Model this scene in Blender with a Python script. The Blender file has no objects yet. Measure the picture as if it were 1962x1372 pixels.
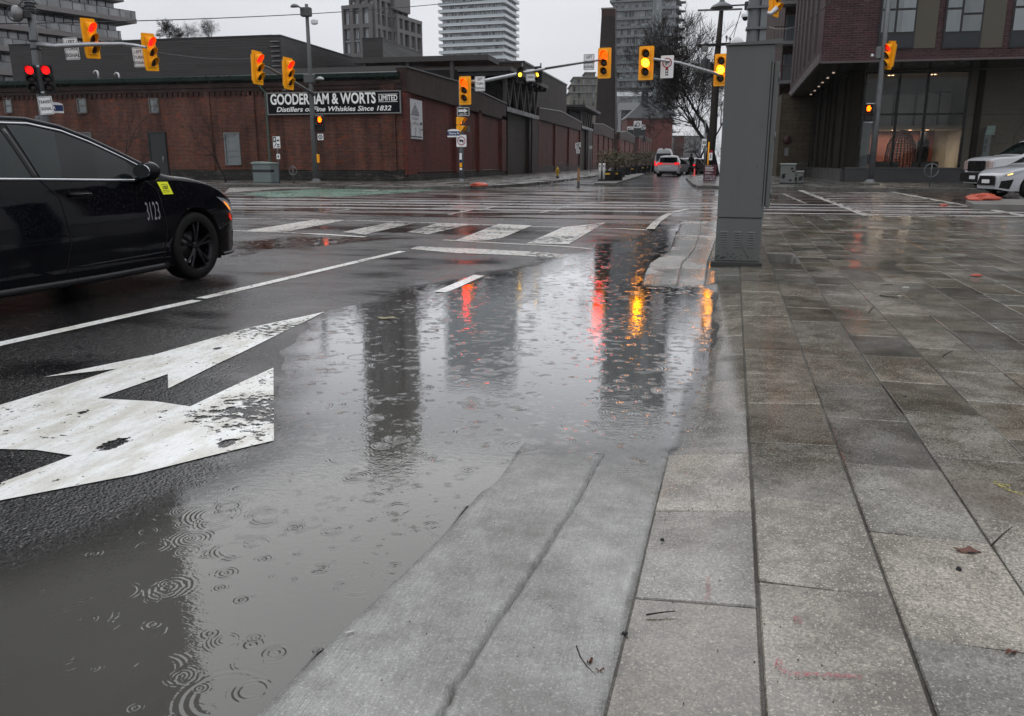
import bpy, bmesh, math, random
import numpy as np
from mathutils import Vector, Matrix, noise as mnoise
random.seed(7)
R = math.radians
# ---------------------------------------------------------------- camera, world, light, exposure
F = 1560.; CX = 981.; CY = 686.; H = 1.15; HZ = 312.
TH = math.atan((CY - HZ) / F); PSI = R(12.4)
sc = bpy.context.scene
C = sc.collection
cam_d = bpy.data.cameras.new('camera'); cam = bpy.data.objects.new('camera', cam_d); C.objects.link(cam)
cam.location = (0, 0, H); cam.rotation_euler = (math.pi/2 - TH, 0, PSI)
cam_d.sensor_width = 36; cam_d.lens = F/1962*36; cam_d.clip_end = 3000; cam_d.clip_start = 0.05
sc.camera = cam
sc.view_settings.view_transform = 'Standard'; sc.view_settings.look = 'None'
sc.view_settings.exposure = 0.32; sc.view_settings.gamma = 1; sc.view_settings.use_curve_mapping = False
w = bpy.data.worlds.new('World'); sc.world = w; w.use_nodes = True
nt = w.node_tree; nt.nodes.clear()
def wn(t, **k):
    n = nt.nodes.new(t)
    for a, b in k.items(): setattr(n, a, b)
    return n
sky = wn('ShaderNodeTexSky', sky_type='NISHITA', sun_disc=False, sun_elevation=R(50), sun_rotation=R(200))
bw = wn('ShaderNodeRGBToBW'); nt.links.new(sky.outputs[0], bw.inputs[0])
bgs = wn('ShaderNodeBackground'); bgs.inputs[1].default_value = 0.05; nt.links.new(bw.outputs[0], bgs.inputs[0])
tc = wn('ShaderNodeTexCoord'); sp = wn('ShaderNodeSeparateXYZ'); nt.links.new(tc.outputs['Generated'], sp.inputs[0])
mr = wn('ShaderNodeMapRange'); mr.inputs['From Min'].default_value = 0.0; mr.inputs['From Max'].default_value = 0.9
mr.inputs['To Min'].default_value = 0.60; mr.inputs['To Max'].default_value = 1.28
nt.links.new(sp.outputs[2], mr.inputs[0])
mp = wn('ShaderNodeMapping'); mp.inputs['Scale'].default_value = (1, 1, 3.2); nt.links.new(tc.outputs['Generated'], mp.inputs[0])
nz = wn('ShaderNodeTexNoise'); nz.inputs['Scale'].default_value = 2.2; nz.inputs['Detail'].default_value = 5; nt.links.new(mp.outputs[0], nz.inputs[0])
cr = wn('ShaderNodeMapRange'); cr.inputs['From Min'].default_value = 0.3; cr.inputs['From Max'].default_value = 0.7
cr.inputs['To Min'].default_value = 0.9; cr.inputs['To Max'].default_value = 1.08; nt.links.new(nz.outputs[0], cr.inputs[0])
mu = wn('ShaderNodeMath', operation='MULTIPLY'); nt.links.new(mr.outputs[0], mu.inputs[0]); nt.links.new(cr.outputs[0], mu.inputs[1])
bgc = wn('ShaderNodeBackground'); bgc.inputs[0].default_value = (0.955, 0.975, 1.03, 1); nt.links.new(mu.outputs[0], bgc.inputs[1])
ad = wn('ShaderNodeMixShader'); ad.inputs[0].default_value = 0.88
nt.links.new(bgs.outputs[0], ad.inputs[1]); nt.links.new(bgc.outputs[0], ad.inputs[2])
wo = wn('ShaderNodeOutputWorld'); nt.links.new(ad.outputs[0], wo.inputs[0])
sl = bpy.data.lights.new('sun', 'SUN'); sl.energy = 0.5; sl.angle = R(60); sl.color = (1, 0.98, 0.95)
so = bpy.data.objects.new('sun', sl); C.objects.link(so); so.rotation_euler = (R(40), 0, R(-160)); so.location = (0, 0, 60)

# ---------------------------------------------------------------- projection helpers (photo row/column to points of the place)
hd = Vector((-math.sin(PSI), math.cos(PSI), 0)); rt = Vector((math.cos(PSI), math.sin(PSI), 0)); zz = Vector((0, 0, 1))
f3 = hd*math.cos(TH) - zz*math.sin(TH); u3 = hd*math.sin(TH) + zz*math.cos(TH); O = Vector((0, 0, H))
def ray(x, y): return f3*F + rt*(x-CX) - u3*(y-CY)
def G(x, y, z=0.):
    r = ray(x, y); return O + r*((z-H)/r.z)
def GY(x, y, Y):
    r = ray(x, y); return O + r*(Y/r.y)
def GX(x, y, X):
    r = ray(x, y); return O + r*(X/r.x)
def GD(x, y, d):           # at heading depth d
    r = ray(x, y); return O + r*(d/(r.dot(hd)))
def ZB(b, y):              # height of the point above b seen on row y
    d = b.x*hd.x + b.y*hd.y; k = (CY-y)/F; c, s = math.cos(TH), math.sin(TH)
    return H + d*(k*c - s)/(c + k*s)

# ---------------------------------------------------------------- materials
class NB:
    def __init__(s, name):
        s.m = bpy.data.materials.new(name); s.m.use_nodes = True; s.t = s.m.node_tree; s.t.nodes.clear()
        s.out = s.t.nodes.new('ShaderNodeOutputMaterial')
    def n(s, typ, ins=None, **props):
        nd = s.t.nodes.new('ShaderNode'+typ)
        for k, v in props.items(): setattr(nd, k, v)
        for k, v in (ins or {}).items():
            sk = nd.inputs[k]
            if hasattr(v, 'is_output'): s.t.links.new(v, sk)
            elif hasattr(v, 'outputs'): s.t.links.new(v.outputs[0], sk)
            else: sk.default_value = v
        return nd
    def math(s, op, a, b=0.0, c=0.0, clamp=False):
        return s.n('Math', {0: a, 1: b, 2: c}, operation=op, use_clamp=clamp).outputs[0]
    def mr(s, v, a, b, c=0., d=1., smooth=False):
        return s.n('MapRange', {0: v, 1: a, 2: b, 3: c, 4: d}, interpolation_type='SMOOTHSTEP' if smooth else 'LINEAR').outputs[0]
    def mix(s, f, a, b, bt='MIX'):
        nd = s.n('MixRGB', {0: f, 1: a, 2: b}, blend_type=bt); return nd.outputs[0]
    def pos(s): return s.n('NewGeometry').outputs['Position']
    def obj(s): return s.n('TexCoord').outputs['Object']
    def scale(s, v, x, y, z): return s.n('Mapping', {'Vector': v, 'Scale': (x, y, z)}).outputs[0]
    def noise(s, v, scale, detail=4, rough=0.55): return s.n('TexNoise', {'Vector': v, 'Scale': scale, 'Detail': detail, 'Roughness': rough}).outputs[0]
    def ramp(s, f, stops):
        nd = s.n('ValToRGB', {0: f}); e = nd.color_ramp.elements
        while len(e) < len(stops): e.new(0.5)
        for i, (p, c) in enumerate(stops):
            e[i].position = p; e[i].color = (c, c, c, 1) if not isinstance(c, tuple) else (c + (1,) if len(c) == 3 else c)
        return nd.outputs[0]
    def bump(s, h, dist=0.002, strength=1.0, normal=None):
        i = {'Height': h, 'Distance': dist, 'Strength': strength}
        if normal is not None: i['Normal'] = normal
        return s.n('Bump', i).outputs[0]
    def finish(s, col, rough=0.6, normal=None, metal=0., spec=0.5, alpha=None, coat=0., ior=1.5, emit=None, es=0.):
        i = {'Base Color': col, 'Roughness': rough, 'Metallic': metal, 'Specular IOR Level': spec, 'IOR': ior}
        if normal is not None: i['Normal'] = normal
        if alpha is not None: i['Alpha'] = alpha
        if coat: i['Coat Weight'] = coat; i['Coat Roughness'] = 0.04
        if emit is not None: i['Emission Color'] = emit; i['Emission Strength'] = es
        p = s.n('BsdfPrincipled', i); s.t.links.new(p.outputs[0], s.out.inputs[0]); return s.m
def c4(c): return (c[0], c[1], c[2], 1) if isinstance(c, (tuple, list)) else (c, c, c, 1)
_mc = {}
def plain(name, col, rough=0.5, metal=0., var=0.25, scale=3., spec=0.3, coat=0., streak=True):
    """painted / metal / plastic surface with dirt, streaks and fine grain"""
    if name in _mc: return _mc[name]
    b = NB(name); p = b.pos()
    n1 = b.noise(p, scale, 5); st = b.noise(b.scale(p, 9, 9, 0.7), scale, 4) if streak else n1
    f = b.math('MULTIPLY_ADD', b.math('ADD', n1, st), var, 1 - var)
    col_ = b.mix(1.0, c4(col), b.n('CombineXYZ', {0: f, 1: f, 2: f}).outputs[0], 'MULTIPLY')
    r = b.mr(n1, 0.3, 0.7, max(0.02, rough*0.75), min(1, rough*1.25))
    _mc[name] = b.finish(col_, r, b.bump(b.noise(p, 60, 3), 0.0006, 0.5), metal, spec, coat=coat); return _mc[name]
def glow(name, col, s, base=(0.02, 0.02, 0.02)):
    if name in _mc: return _mc[name]
    b = NB(name); p = b.obj()
    v = b.n('TexVoronoi', {'Vector': p, 'Scale': 45.}).outputs['Distance']
    e = b.mix(b.mr(v, 0.0, 0.6), c4(col), c4(tuple(x*0.75 for x in col)))
    _mc[name] = b.finish(c4(base), 0.6, emit=e, es=s, spec=.05); return _mc[name]

# ---------------------------------------------------------------- mesh builder
class MB:
    def __init__(s): s.v = []; s.f = []; s.smooth = []
    def add(s, vs, fs, smooth=False):
        o = len(s.v); s.v += [tuple(v) for v in vs]; s.f += [tuple(i+o for i in f) for f in fs]; s.smooth += [smooth]*len(fs); return s
    def box(s, x0, x1, y0, y1, z0, z1, m=None):
        vs = [Vector((x, y, z)) for z in (z0, z1) for x, y in ((x0, y0), (x1, y0), (x1, y1), (x0, y1))]
        if m is not None: vs = [m @ v for v in vs]
        return s.add(vs, [(3, 2, 1, 0), (4, 5, 6, 7), (0, 1, 5, 4), (1, 2, 6, 5), (2, 3, 7, 6), (3, 0, 4, 7)])
    def bbox(s, x0, x1, y0, y1, z0, z1, b=0.02):     # box with chamfered vertical and top edges
        b = min(b, (x1-x0)*.45, (y1-y0)*.45, (z1-z0)*.45)
        def ring(i, z): return [(x0+i+(0), y0+i+b, z), (x0+i+b, y0+i, z), (x1-i-b, y0+i, z), (x1-i, y0+i+b, z), (x1-i, y1-i-b, z), (x1-i-b, y1-i, z), (x0+i+b, y1-i, z), (x0+i, y1-i-b, z)]
        rs = [ring(b, z0), ring(0, z0+b), ring(0, z1-b), ring(b, z1)]
        vs = sum(rs, []); fs = []
        for k in range(3):
            for i in range(8): j = (i+1) % 8; fs.append((k*8+i, k*8+j, k*8+8+j, k*8+8+i))
        fs.append(tuple(range(7, -1, -1))); fs.append(tuple(range(24, 32)))
        return s.add(vs, fs)
    def tube(s, pts, rad, seg=8, cap=True, smooth=True):
        pts = [Vector(p) for p in pts]; n = len(pts)
        if not hasattr(rad, '__len__'): rad = [rad]*n
        vs = []; prev = None
        for i, p in enumerate(pts):
            d = (pts[min(i+1, n-1)] - pts[max(i-1, 0)])
            if d.length < 1e-9: d = Vector((0, 0, 1))
            d.normalize()
            a = prev - d*prev.dot(d) if prev is not None else (Vector((1, 0, 0)) if abs(d.x) < .9 else Vector((0, 1, 0)))
            a = a - d*a.dot(d)
            if a.length < 1e-6: a = d.orthogonal()
            a.normalize(); prev = a; bb = d.cross(a)
            for k in range(seg):
                t = 2*math.pi*k/seg; vs.append(p + (a*math.cos(t) + bb*math.sin(t))*rad[i])
        fs = []
        for i in range(n-1):
            for k in range(seg): l = (k+1) % seg; fs.append((i*seg+k, i*seg+l, (i+1)*seg+l, (i+1)*seg+k))
        s.add(vs, fs, smooth)
        if cap: o = len(s.v)-len(vs); s.f += [tuple(o+k for k in range(seg-1, -1, -1)), tuple(o+(n-1)*seg+k for k in range(seg))]; s.smooth += [False]*2
        return s
    def cyl(s, p0, p1, r, seg=12, r1=None): return s.tube([p0, p1], [r, r if r1 is None else r1], seg)
    def bar(s, p0, p1, w_, h_=None):       # square bar
        h_ = h_ or w_; p0, p1 = Vector(p0), Vector(p1); d = (p1-p0).normalized()
        a = d.cross(zz) if abs(d.z) < .99 else Vector((1, 0, 0)); a.normalize(); bb = a.cross(d)
        vs = [p + a*sx*w_/2 + bb*sy*h_/2 for p in (p0, p1) for sx, sy in ((-1, -1), (1, -1), (1, 1), (-1, 1))]
        return s.add(vs, [(3, 2, 1, 0), (4, 5, 6, 7), (0, 1, 5, 4), (1, 2, 6, 5), (2, 3, 7, 6), (3, 0, 4, 7)])
    def prism(s, pts, ext):                # planar polygon (3d points) extruded by vector ext
        pts = [Vector(p) for p in pts]; e = Vector(ext); n = len(pts)
        vs = pts + [p+e for p in pts]
        fs = [tuple(range(n-1, -1, -1)), tuple(range(n, 2*n))] + [(i, (i+1) % n, n+(i+1) % n, n+i) for i in range(n)]
        return s.add(vs, fs)
    def plate(s, x0, x1, z0, z1, y, t=0.01): return s.box(x0, x1, y, y+t, z0, z1)
    def lathe(s, prof, seg=24, c=(0, 0, 0), axis='z', smooth=True):
        c = Vector(c); vs = []
        for r, h in prof:
            for k in range(seg):
                t = 2*math.pi*k/seg; x, y = r*math.cos(t), r*math.sin(t)
                vs.append(c + (Vector((x, y, h)) if axis == 'z' else Vector((x, h, y)) if axis == 'y' else Vector((h, x, y))))
        n = len(prof); fs = []
        for i in range(n-1):
            for k in range(seg): l = (k+1) % seg; fs.append((i*seg+k, i*seg+l, (i+1)*seg+l, (i+1)*seg+k))
        return s.add(vs, fs, smooth)
    def disc(s, c, r, y, seg=20, t=0.01, sx=1.):  # disc facing -y
        cx_, cz_ = c
        return s.prism([(cx_+sx*r*math.cos(2*math.pi*k/seg), y, cz_+r*math.sin(2*math.pi*k/seg)) for k in range(seg)], (0, t, 0))
    def ringd(s, c, r0, r1, y, seg=28, t=0.006):
        cx_, cz_ = c; vs = []; fs = []
        for k in range(seg):
            a = 2*math.pi*k/seg
            for r in (r0, r1):
                for yy in (y, y+t): vs.append((cx_+r*math.cos(a), yy, cz_+r*math.sin(a)))
        for k in range(seg):
            a = 4*k; b_ = 4*((k+1) % seg)
            fs += [(a, a+2, b_+2, b_), (a+1, b_+1, b_+3, a+3), (a, b_, b_+1, a+1), (a+2, a+3, b_+3, b_+2)]
        return s.add(vs, fs)
    def build(s, name, mat, parent=None, w=True, recalc=True, xf=None, edge=None):
        off = Vector((0, 0, 0))
        if parent is not None and w: off = parent['_o'] if '_o' in parent else parent.location; off = Vector(off)
        me = bpy.data.meshes.new(name)
        vs = [(xf @ Vector(v)) for v in s.v] if xf is not None else s.v
        me.from_pydata([(v[0]-off[0], v[1]-off[1], v[2]-off[2]) for v in vs], [], s.f)
        me.polygons.foreach_set('use_smooth', s.smooth)
        if recalc:
            bm = bmesh.new(); bm.from_mesh(me); bmesh.ops.recalc_face_normals(bm, faces=bm.faces); bm.to_mesh(me); bm.free()
        me.materials.append(mat); me.update()
        o = bpy.data.objects.new(name, me); C.objects.link(o)
        if parent is not None: o.parent = parent
        return o
def tag(o, label, cat=None, group=None, kind=None):
    if label: o['label'] = label
    if cat: o['category'] = cat
    if group: o['group'] = group
    if kind: o['kind'] = kind
    return o
def thing(name, label, cat, loc=(0, 0, 0), rz=0., group=None):
    o = bpy.data.objects.new(name, None); C.objects.link(o); o.location = loc; o.rotation_euler = (0, 0, rz); o.empty_display_size = .2
    return tag(o, label, cat, group)
def origin(o, parent):        # re-seat a world-built part (mesh, local to parent) is already fine; helper kept for sub-parts of parts
    return o
def struct(name, mb, mat): return tag(mb.build(name, mat), None, kind='structure')
def copy_tree(o, loc=None, rz=None, label=None, parent=None):
    c = o.copy(); C.objects.link(c)
    if parent is not None: c.parent = parent
    if loc is not None: c.location = loc
    if rz is not None: c.rotation_euler = (0, 0, rz)
    if label: c['label'] = label
    for ch in list(o.children): copy_tree(ch, parent=c)
    return c
def text(name, body, size, mat, parent, loc, rot=(math.pi/2, 0, 0), sx=1., bold=0.0, ext=0.002, align='CENTER', shear=0., space=1.):
    cu = bpy.data.curves.new(name, 'FONT'); cu.body = body; cu.size = size; cu.align_x = align; cu.align_y = 'CENTER'
    cu.offset = bold*size; cu.extrude = ext; cu.shear = shear; cu.space_character = space; cu.resolution_u = 3
    o = bpy.data.objects.new(name, cu); C.objects.link(o)
    dg = bpy.context.evaluated_depsgraph_get(); me = bpy.data.meshes.new_from_object(o.evaluated_get(dg))
    bpy.data.objects.remove(o); bpy.data.curves.remove(cu)
    me.materials.clear(); me.materials.append(mat)
    o = bpy.data.objects.new(name, me); C.objects.link(o); o.parent = parent; o.location = loc; o.rotation_euler = rot; o.scale = (sx, 1, 1)
    return o
# ================================================================ GROUND
from mathutils.geometry import tessellate_polygon
def lerp(tab, t):
    if t <= tab[0][0]: return tab[0][1]
    for (a, b), (c, d) in zip(tab, tab[1:]):
        if t <= c:
            k = (t-a)/(c-a); k = k*k*(3-2*k); return b + (d-b)*k
    return tab[-1][1]
def lin(tab, t):
    if t <= tab[0][0]: return tab[0][1]
    for (a, b), (c, d) in zip(tab, tab[1:]):
        if t <= c: return b + (d-b)*(t-a)/(c-a)
    return tab[-1][1]
RL = [(0.4, -.95), (1.37, -.83), (2.34, -.71), (2.84, -.685), (5, -.60), (8.2, -.47), (9.6, -.46), (11.2, -.27), (14.5, -.25), (20, -.2)]   # left edge of the concrete kerb strip
RR = [(0.4, -.17), (1.5, -.13), (2.0, -.105), (2.6, -.08), (5, .03), (8.2, .15), (10, .2), (14, .42), (20, .62)]                               # its right edge
RM = [(0.4, -.52), (1.5, -.46), (2.0, -.41), (2.6, -.35), (5, -.2), (8.2, -.12), (9.6, -.1), (11.2, .03), (14, .12), (20, .2)]               # crack between the two halves
RZ = [(0.4, .045), (1.4, .036), (2.2, .018), (3.0, -.003), (3.5, -.016), (6, -.022), (7.6, -.012), (8.15, .002), (8.6, .012), (10, .02), (14, .018), (20, .012)]
PUD = [(-500, 1150), (-60, 1085), (150, 1010), (300, 935), (420, 885), (535, 825), (548, 720), (575, 640), (640, 592), (720, 562), (850, 540), (985, 512), (1100, 480), (1190, 458), (1255, 440), (1330, 425), (1400, 600), (1440, 900), (1440, 1500), (-500, 1700)]
pud = np.array([(G(x, y).x, G(x, y).y) for x, y in PUD])
PUD2 = [(455, 462), (560, 455), (700, 452), (760, 457), (640, 470), (520, 480), (450, 492)]
pud2 = np.array([(G(x, y).x, G(x, y).y) for x, y in PUD2])
def sdist(P, poly):       # signed distance, + inside
    P = np.asarray(P, float); n = len(poly); d2 = np.full(len(P), 1e18); ins = np.zeros(len(P), bool)
    for i in range(n):
        a = poly[i]; b = poly[(i+1) % n]; e = b-a; w_ = P-a
        t = np.clip((w_@e)/(e@e), 0, 1); q = w_-t[:, None]*e; d2 = np.minimum(d2, (q**2).sum(1))
        cnd = (a[1] > P[:, 1]) != (b[1] > P[:, 1])
        with np.errstate(divide='ignore', invalid='ignore'):
            xi = (b[0]-a[0])*(P[:, 1]-a[1])/(b[1]-a[1])+a[0]
        ins ^= cnd & (P[:, 0] < xi)
    d = np.sqrt(d2); return np.where(ins, d, -d)
def wob(P, s, a):         # cheap smooth noise
    x, y = P[:, 0]*s, P[:, 1]*s
    return a*(np.sin(x*1.7+y*.9+1.3)+np.sin(x*.6-y*2.1+.4)+.6*np.sin(x*3.9+y*3.1)+.5*np.sin(x*5.3-y*4.7+2.))/3.1
def road_z(P):
    P = np.asarray(P, float)
    d = sdist(P, pud) + wob(P, 2.2, .10)*np.clip(P[:, 1]/4, .3, 2)
    z = np.where(d > 0, -np.minimum(d*.035, .06), np.minimum(-d*.03, .012))
    d2 = sdist(P, pud2) + wob(P, 1.1, .3)
    z = np.where(d2 > -.4, np.minimum(z, np.clip(-d2*.02, -.01, .012)), z)
    near = np.clip((30-P[:, 1])/10, 0, 1)
    z = z + near*wob(P, .8, .0022)
    far = np.maximum(np.abs(P[:, 0]) > 14, P[:, 1] > 34)
    pit = (P[:, 0] > .75) & (P[:, 0] < 1.4) & (P[:, 1] > 9.5) & (P[:, 1] < 11.1)
    return np.where(pit, -.35, np.where(far, .01, z))
def slab_z(x, y): return min(lerp(RZ, y) + .12*(x-lin(RR, y)), .040 if y < 4 else .030)
# --- road: one sheet to the horizon
xs = np.unique(np.concatenate([[-900, -400, -200, -100, -60, -40, -30, -22, -18], np.arange(-14, 3, .1), np.arange(3, 14, .5), [18, 25, 40, 70, 120, 250, 500, 900]]).round(3))
ys = np.unique(np.concatenate([[-300, -100, -40, -15, -6, -2], np.arange(-1, 20, .1), np.arange(20, 40, .4), [45, 55, 70, 90, 120, 170, 250, 400, 700, 1500]]).round(3))
XX, YY = np.meshgrid(xs, ys); P = np.stack([XX.ravel(), YY.ravel()], 1); ZZ = road_z(P)
nx, ny = len(xs), len(ys)
mb = MB(); mb.add(np.column_stack([P, ZZ]).tolist(), [(j*nx+i, j*nx+i+1, (j+1)*nx+i+1, (j+1)*nx+i) for j in range(ny-1) for i in range(nx-1)], True)
def asphalt():
    b = NB('wet_asphalt'); p = b.pos()
    big = b.noise(b.scale(p, .35, .35, 0), 1.0, 4); mid = b.noise(b.scale(p, 1.2, 2.2, 0), 1.0, 5); lg = b.noise(b.scale(p, .12, .5, 0), 1.0, 5)
    v = b.n('TexVoronoi', {'Vector': p, 'Scale': 85.}); vc = b.n('SeparateColor', {0: v.outputs['Color']}); v2 = b.n('TexVoronoi', {'Vector': p, 'Scale': 30.}); vc2 = b.n('SeparateColor', {0: v2.outputs['Color']}); g = b.noise(p, 260, 2); gg = b.noise(p, 45, 3)
    stone = b.math('MULTIPLY', b.mr(vc.outputs[0], .80, .97), b.mr(v.outputs['Distance'], .45, .25, 0, 1))
    base = b.mix(b.mr(big, .35, .65), c4((.006, .006, .0065)), c4((.014, .014, .0145)))
    base = b.mix(b.math('MULTIPLY', stone, .9), base, c4((.16, .155, .145))); base = b.mix(b.math('MULTIPLY', b.mr(vc2.outputs[1], .93, .97), b.mr(v2.outputs['Distance'], .22, .12, 0, .8)), base, c4((.22, .21, .19))); base = b.mix(b.mr(b.noise(p, 420, 2, .8), .62, .80, 0, .5), base, c4((.05, .05, .05)))
    wet = b.mr(b.math('ADD', b.math('MULTIPLY', lg, .65), b.math('MULTIPLY', mid, .35)), .43, .60, 0, 1, True)   # standing film
    mot = b.noise(p, 48, 5, .85); rough = b.math('MULTIPLY', b.mix(wet, c4(.18), c4(.08)), b.mr(mot, .36, .64, .45, 1.8)); base = b.mix(1., base, b.n('CombineXYZ', {0: b.mr(mot, .36, .64, .5, 1.6), 1: b.mr(mot, .36, .64, .5, 1.6), 2: b.mr(mot, .36, .64, .5, 1.6)}).outputs[0], 'MULTIPLY')
    h = b.math('ADD', b.math('MULTIPLY', b.math('SUBTRACT', 1.0, v.outputs['Distance']), .9), b.math('MULTIPLY', g, .5))
    h = b.math('ADD', h, b.math('MULTIPLY', gg, 1.6))
    st = b.mr(wet, 0, 1, 1.0, .2)
    n0 = b.bump(b.noise(b.scale(p, 1, 1, 0), 7, 4, .6), .012, b.mr(wet, 0, 1, .35, .2))
    nrm = b.n('Bump', {'Height': h, 'Distance': .0026, 'Strength': st, 'Normal': n0}).outputs[0]
    return b.finish(base, rough, nrm, spec=b.mr(wet, 0, 1, .62, .8))
ASPH = asphalt()
road = struct('road', mb, ASPH)
# --- setts between the kerbs, tram rails set in them
def setts():
    b = NB('brick_setts'); p = b.pos()
    br = b.n('TexBrick', {'Vector': p, 'Scale': 1.0, 'Color1': c4((.050, .030, .024)), 'Color2': c4((.034, .024, .021)), 'Mortar': c4((.02, .018, .017)), 'Mortar Size': .012, 'Brick Width': .5, 'Row Height': .25, 'Bias': 0.})
    n = b.noise(b.scale(p, .3, 1.1, 0), 1.0, 5); n2 = b.noise(p, 30, 3)
    r = b.mr(n, .42, .56, .34, .10, True)
    col = b.mix(b.mr(n2, .3, .7, 0, .5), br.outputs['Color'], c4((.055, .043, .036)))
    h = b.math('SUBTRACT', b.math('MULTIPLY', n2, .5), br.outputs['Fac'])
    return b.finish(col, r, b.bump(h, .002, b.mr(n, .42, .56, 1., .5)))
SETT = setts()
YT0, YT1 = G(900, 418).y, 39.
def flat(name, poly, z, mat, cat=None, lab=None, sub=0, zf=None, parent=None):
    """ground sheet from a plan polygon, cut finely enough to lie on the ground"""
    bm = bmesh.new(); vs = [bm.verts.new((x, y, z)) for x, y in poly]
    for tri in tessellate_polygon([[Vector((x, y, 0)) for x, y in poly]]):
        if len(set(tri)) == 3: bm.faces.new([vs[i] for i in tri])
    if not sub: bmesh.ops.dissolve_limit(bm, angle_limit=.01, verts=bm.verts, edges=bm.edges)
    if sub:
        for _ in range(8):
            es = [e for e in bm.edges if e.calc_length() > sub]
            if not es: break
            bmesh.ops.subdivide_edges(bm, edges=es, cuts=1, use_grid_fill=False); bmesh.ops.triangulate(bm, faces=bm.faces)
    if zf:
        P_ = np.array([(v.co.x, v.co.y) for v in bm.verts]); zs = zf(P_)
        for v, q in zip(bm.verts, zs): v.co.z = float(q)+z
    bmesh.ops.recalc_face_normals(bm, faces=bm.faces)
    if sum(ff.normal.z for ff in bm.faces) < 0: bmesh.ops.reverse_faces(bm, faces=bm.faces)
    me = bpy.data.meshes.new(name); bm.to_mesh(me); bm.free(); me.materials.append(mat)
    o = bpy.data.objects.new(name, me); C.objects.link(o)
    if parent is not None: o.parent = parent
    if cat: tag(o, lab, cat)
    else: o['kind'] = 'structure'
    return o
def px(*pts, z=0.): return [(G(x, y, z).x, G(x, y, z).y) for x, y in pts]
flat('tramway', [(-90, YT0+.4), (-6, YT0), (2.4, YT0-.1), (3.7, 19.2), (7.4, 19.8), (40, 19.8), (40, 37.2), (-5, 38.6), (-90, 38.4)], .016, SETT)
RAIL = plain('wet_rail', (.75, .75, .76), .32, 1., streak=False)
for k, yy in enumerate((396., 402.5, 391.5, 386.5)):
    q = G(900, yy); mb = MB(); mb.box(-90, 60, q.y-.035, q.y+.035, .012, .024); tag(mb.build('tram_rail', RAIL), ['steel tram rail second nearest across the brown setts', 'steel tram rail nearest the crosswalk across the brown setts', 'steel tram rail third from the near crosswalk', 'steel tram rail farthest from the near crosswalk'][k], 'rail', 'tram rails across the junction')
# --- road paint
def paint(name, col=(.62, .62, .60), wear=.55, sc_=22., warm=(.45, .42, .36), blobs=(), frays=()):
    b = NB(name); p = b.pos()
    big = b.noise(p, .8, 5); n = b.noise(p, sc_, 6, .7); f = b.noise(b.scale(p, 1, .25, 1), 90, 3); s2 = b.noise(b.scale(p, 4, 1.2, 1), 2, 4)
    col_ = b.mix(b.mr(s2, .42, .62), c4(col), c4(warm)); col_ = b.mix(b.mr(f, .5, .75, 0, .3), col_, c4((.2, .19, .18)))
    g = b.math('ADD', b.math('MULTIPLY', n, .6), b.math('MULTIPLY', big, .4))
    for (c_, r_) in frays:
        g = b.math('ADD', g, b.mr(b.n('VectorMath', {0: p, 1: c_}, operation='DISTANCE').outputs['Value'], 0., r_, .085, 0., True))
    g = b.math('ADD', g, b.mr(b.noise(p, 160, 3, .8), .60, .78, 0., .10))
    a = b.mr(g, wear-.015, wear+.012, 1, 0)
    for (c_, r_) in blobs:
        d = b.n('VectorMath', {0: b.scale(p, 1, .55, 1), 1: (c_[0], c_[1]*.55, c_[2])}, operation='DISTANCE').outputs['Value']
        d = b.math('ADD', d, b.math('MULTIPLY', b.math('SUBTRACT', b.noise(p, 28, 4, .7), .5), r_*1.6)); a = b.math('MULTIPLY', a, b.mr(d, r_*.9, r_*1.05, 0, 1))
    return b.finish(col_, b.mr(n, .3, .7, .18, .4), b.bump(b.noise(p, 140, 3), .001), alpha=a)
BL = [(tuple(G(x, y)), r_) for x, y, r_ in ((218, 858, .050), (160, 796, .026), (316, 800, .018), (418, 672, .028), (435, 852, .034), (305, 786, .010), (102, 933, .012), (458, 654, .02), (90, 700, .01), (330, 690, .012))]
P_ARR = paint('arrow_paint_white', (.74, .75, .73), .575, 24., (.56, .545, .49), BL, [(tuple(G(480, 790)), .5), (tuple(G(520, 630)), .6)])
P_NEW = paint('road_paint_white', (.74, .75, .73), .575, 24., (.60, .585, .53)); P_OLD = paint('worn_road_paint', (.50, .50, .48), .555, 14.); P_FAR = paint('faded_road_paint', (.34, .34, .33), .53, 9.)
P_GRN = paint('green_lane_paint', (.10, .22, .16), .56, 5., (.07, .15, .11)); P_GRN.name = 'green_lane_paint'
def mark(poly, mat, lab, z=.004, sub=.25, name='road_marking', base=None, group='painted road markings'):
    o = flat(name, poly, z + (0 if base is None else base), mat, 'road marking', lab, sub=sub, zf=None if base is not None else road_z); o['group'] = group; return o
def strip(pts, wd):          # polyline (px) -> polygon in plan with a true width
    q = [Vector(G(x, y).xy) for x, y in pts]; L_, R_ = [], []
    for i, p_ in enumerate(q):
        d = (q[min(i+1, len(q)-1)]-q[max(i-1, 0)]).normalized(); n_ = Vector((-d.y, d.x))*wd/2
        L_.append(tuple(p_+n_)); R_.append(tuple(p_-n_))
    return L_ + R_[::-1]
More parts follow.
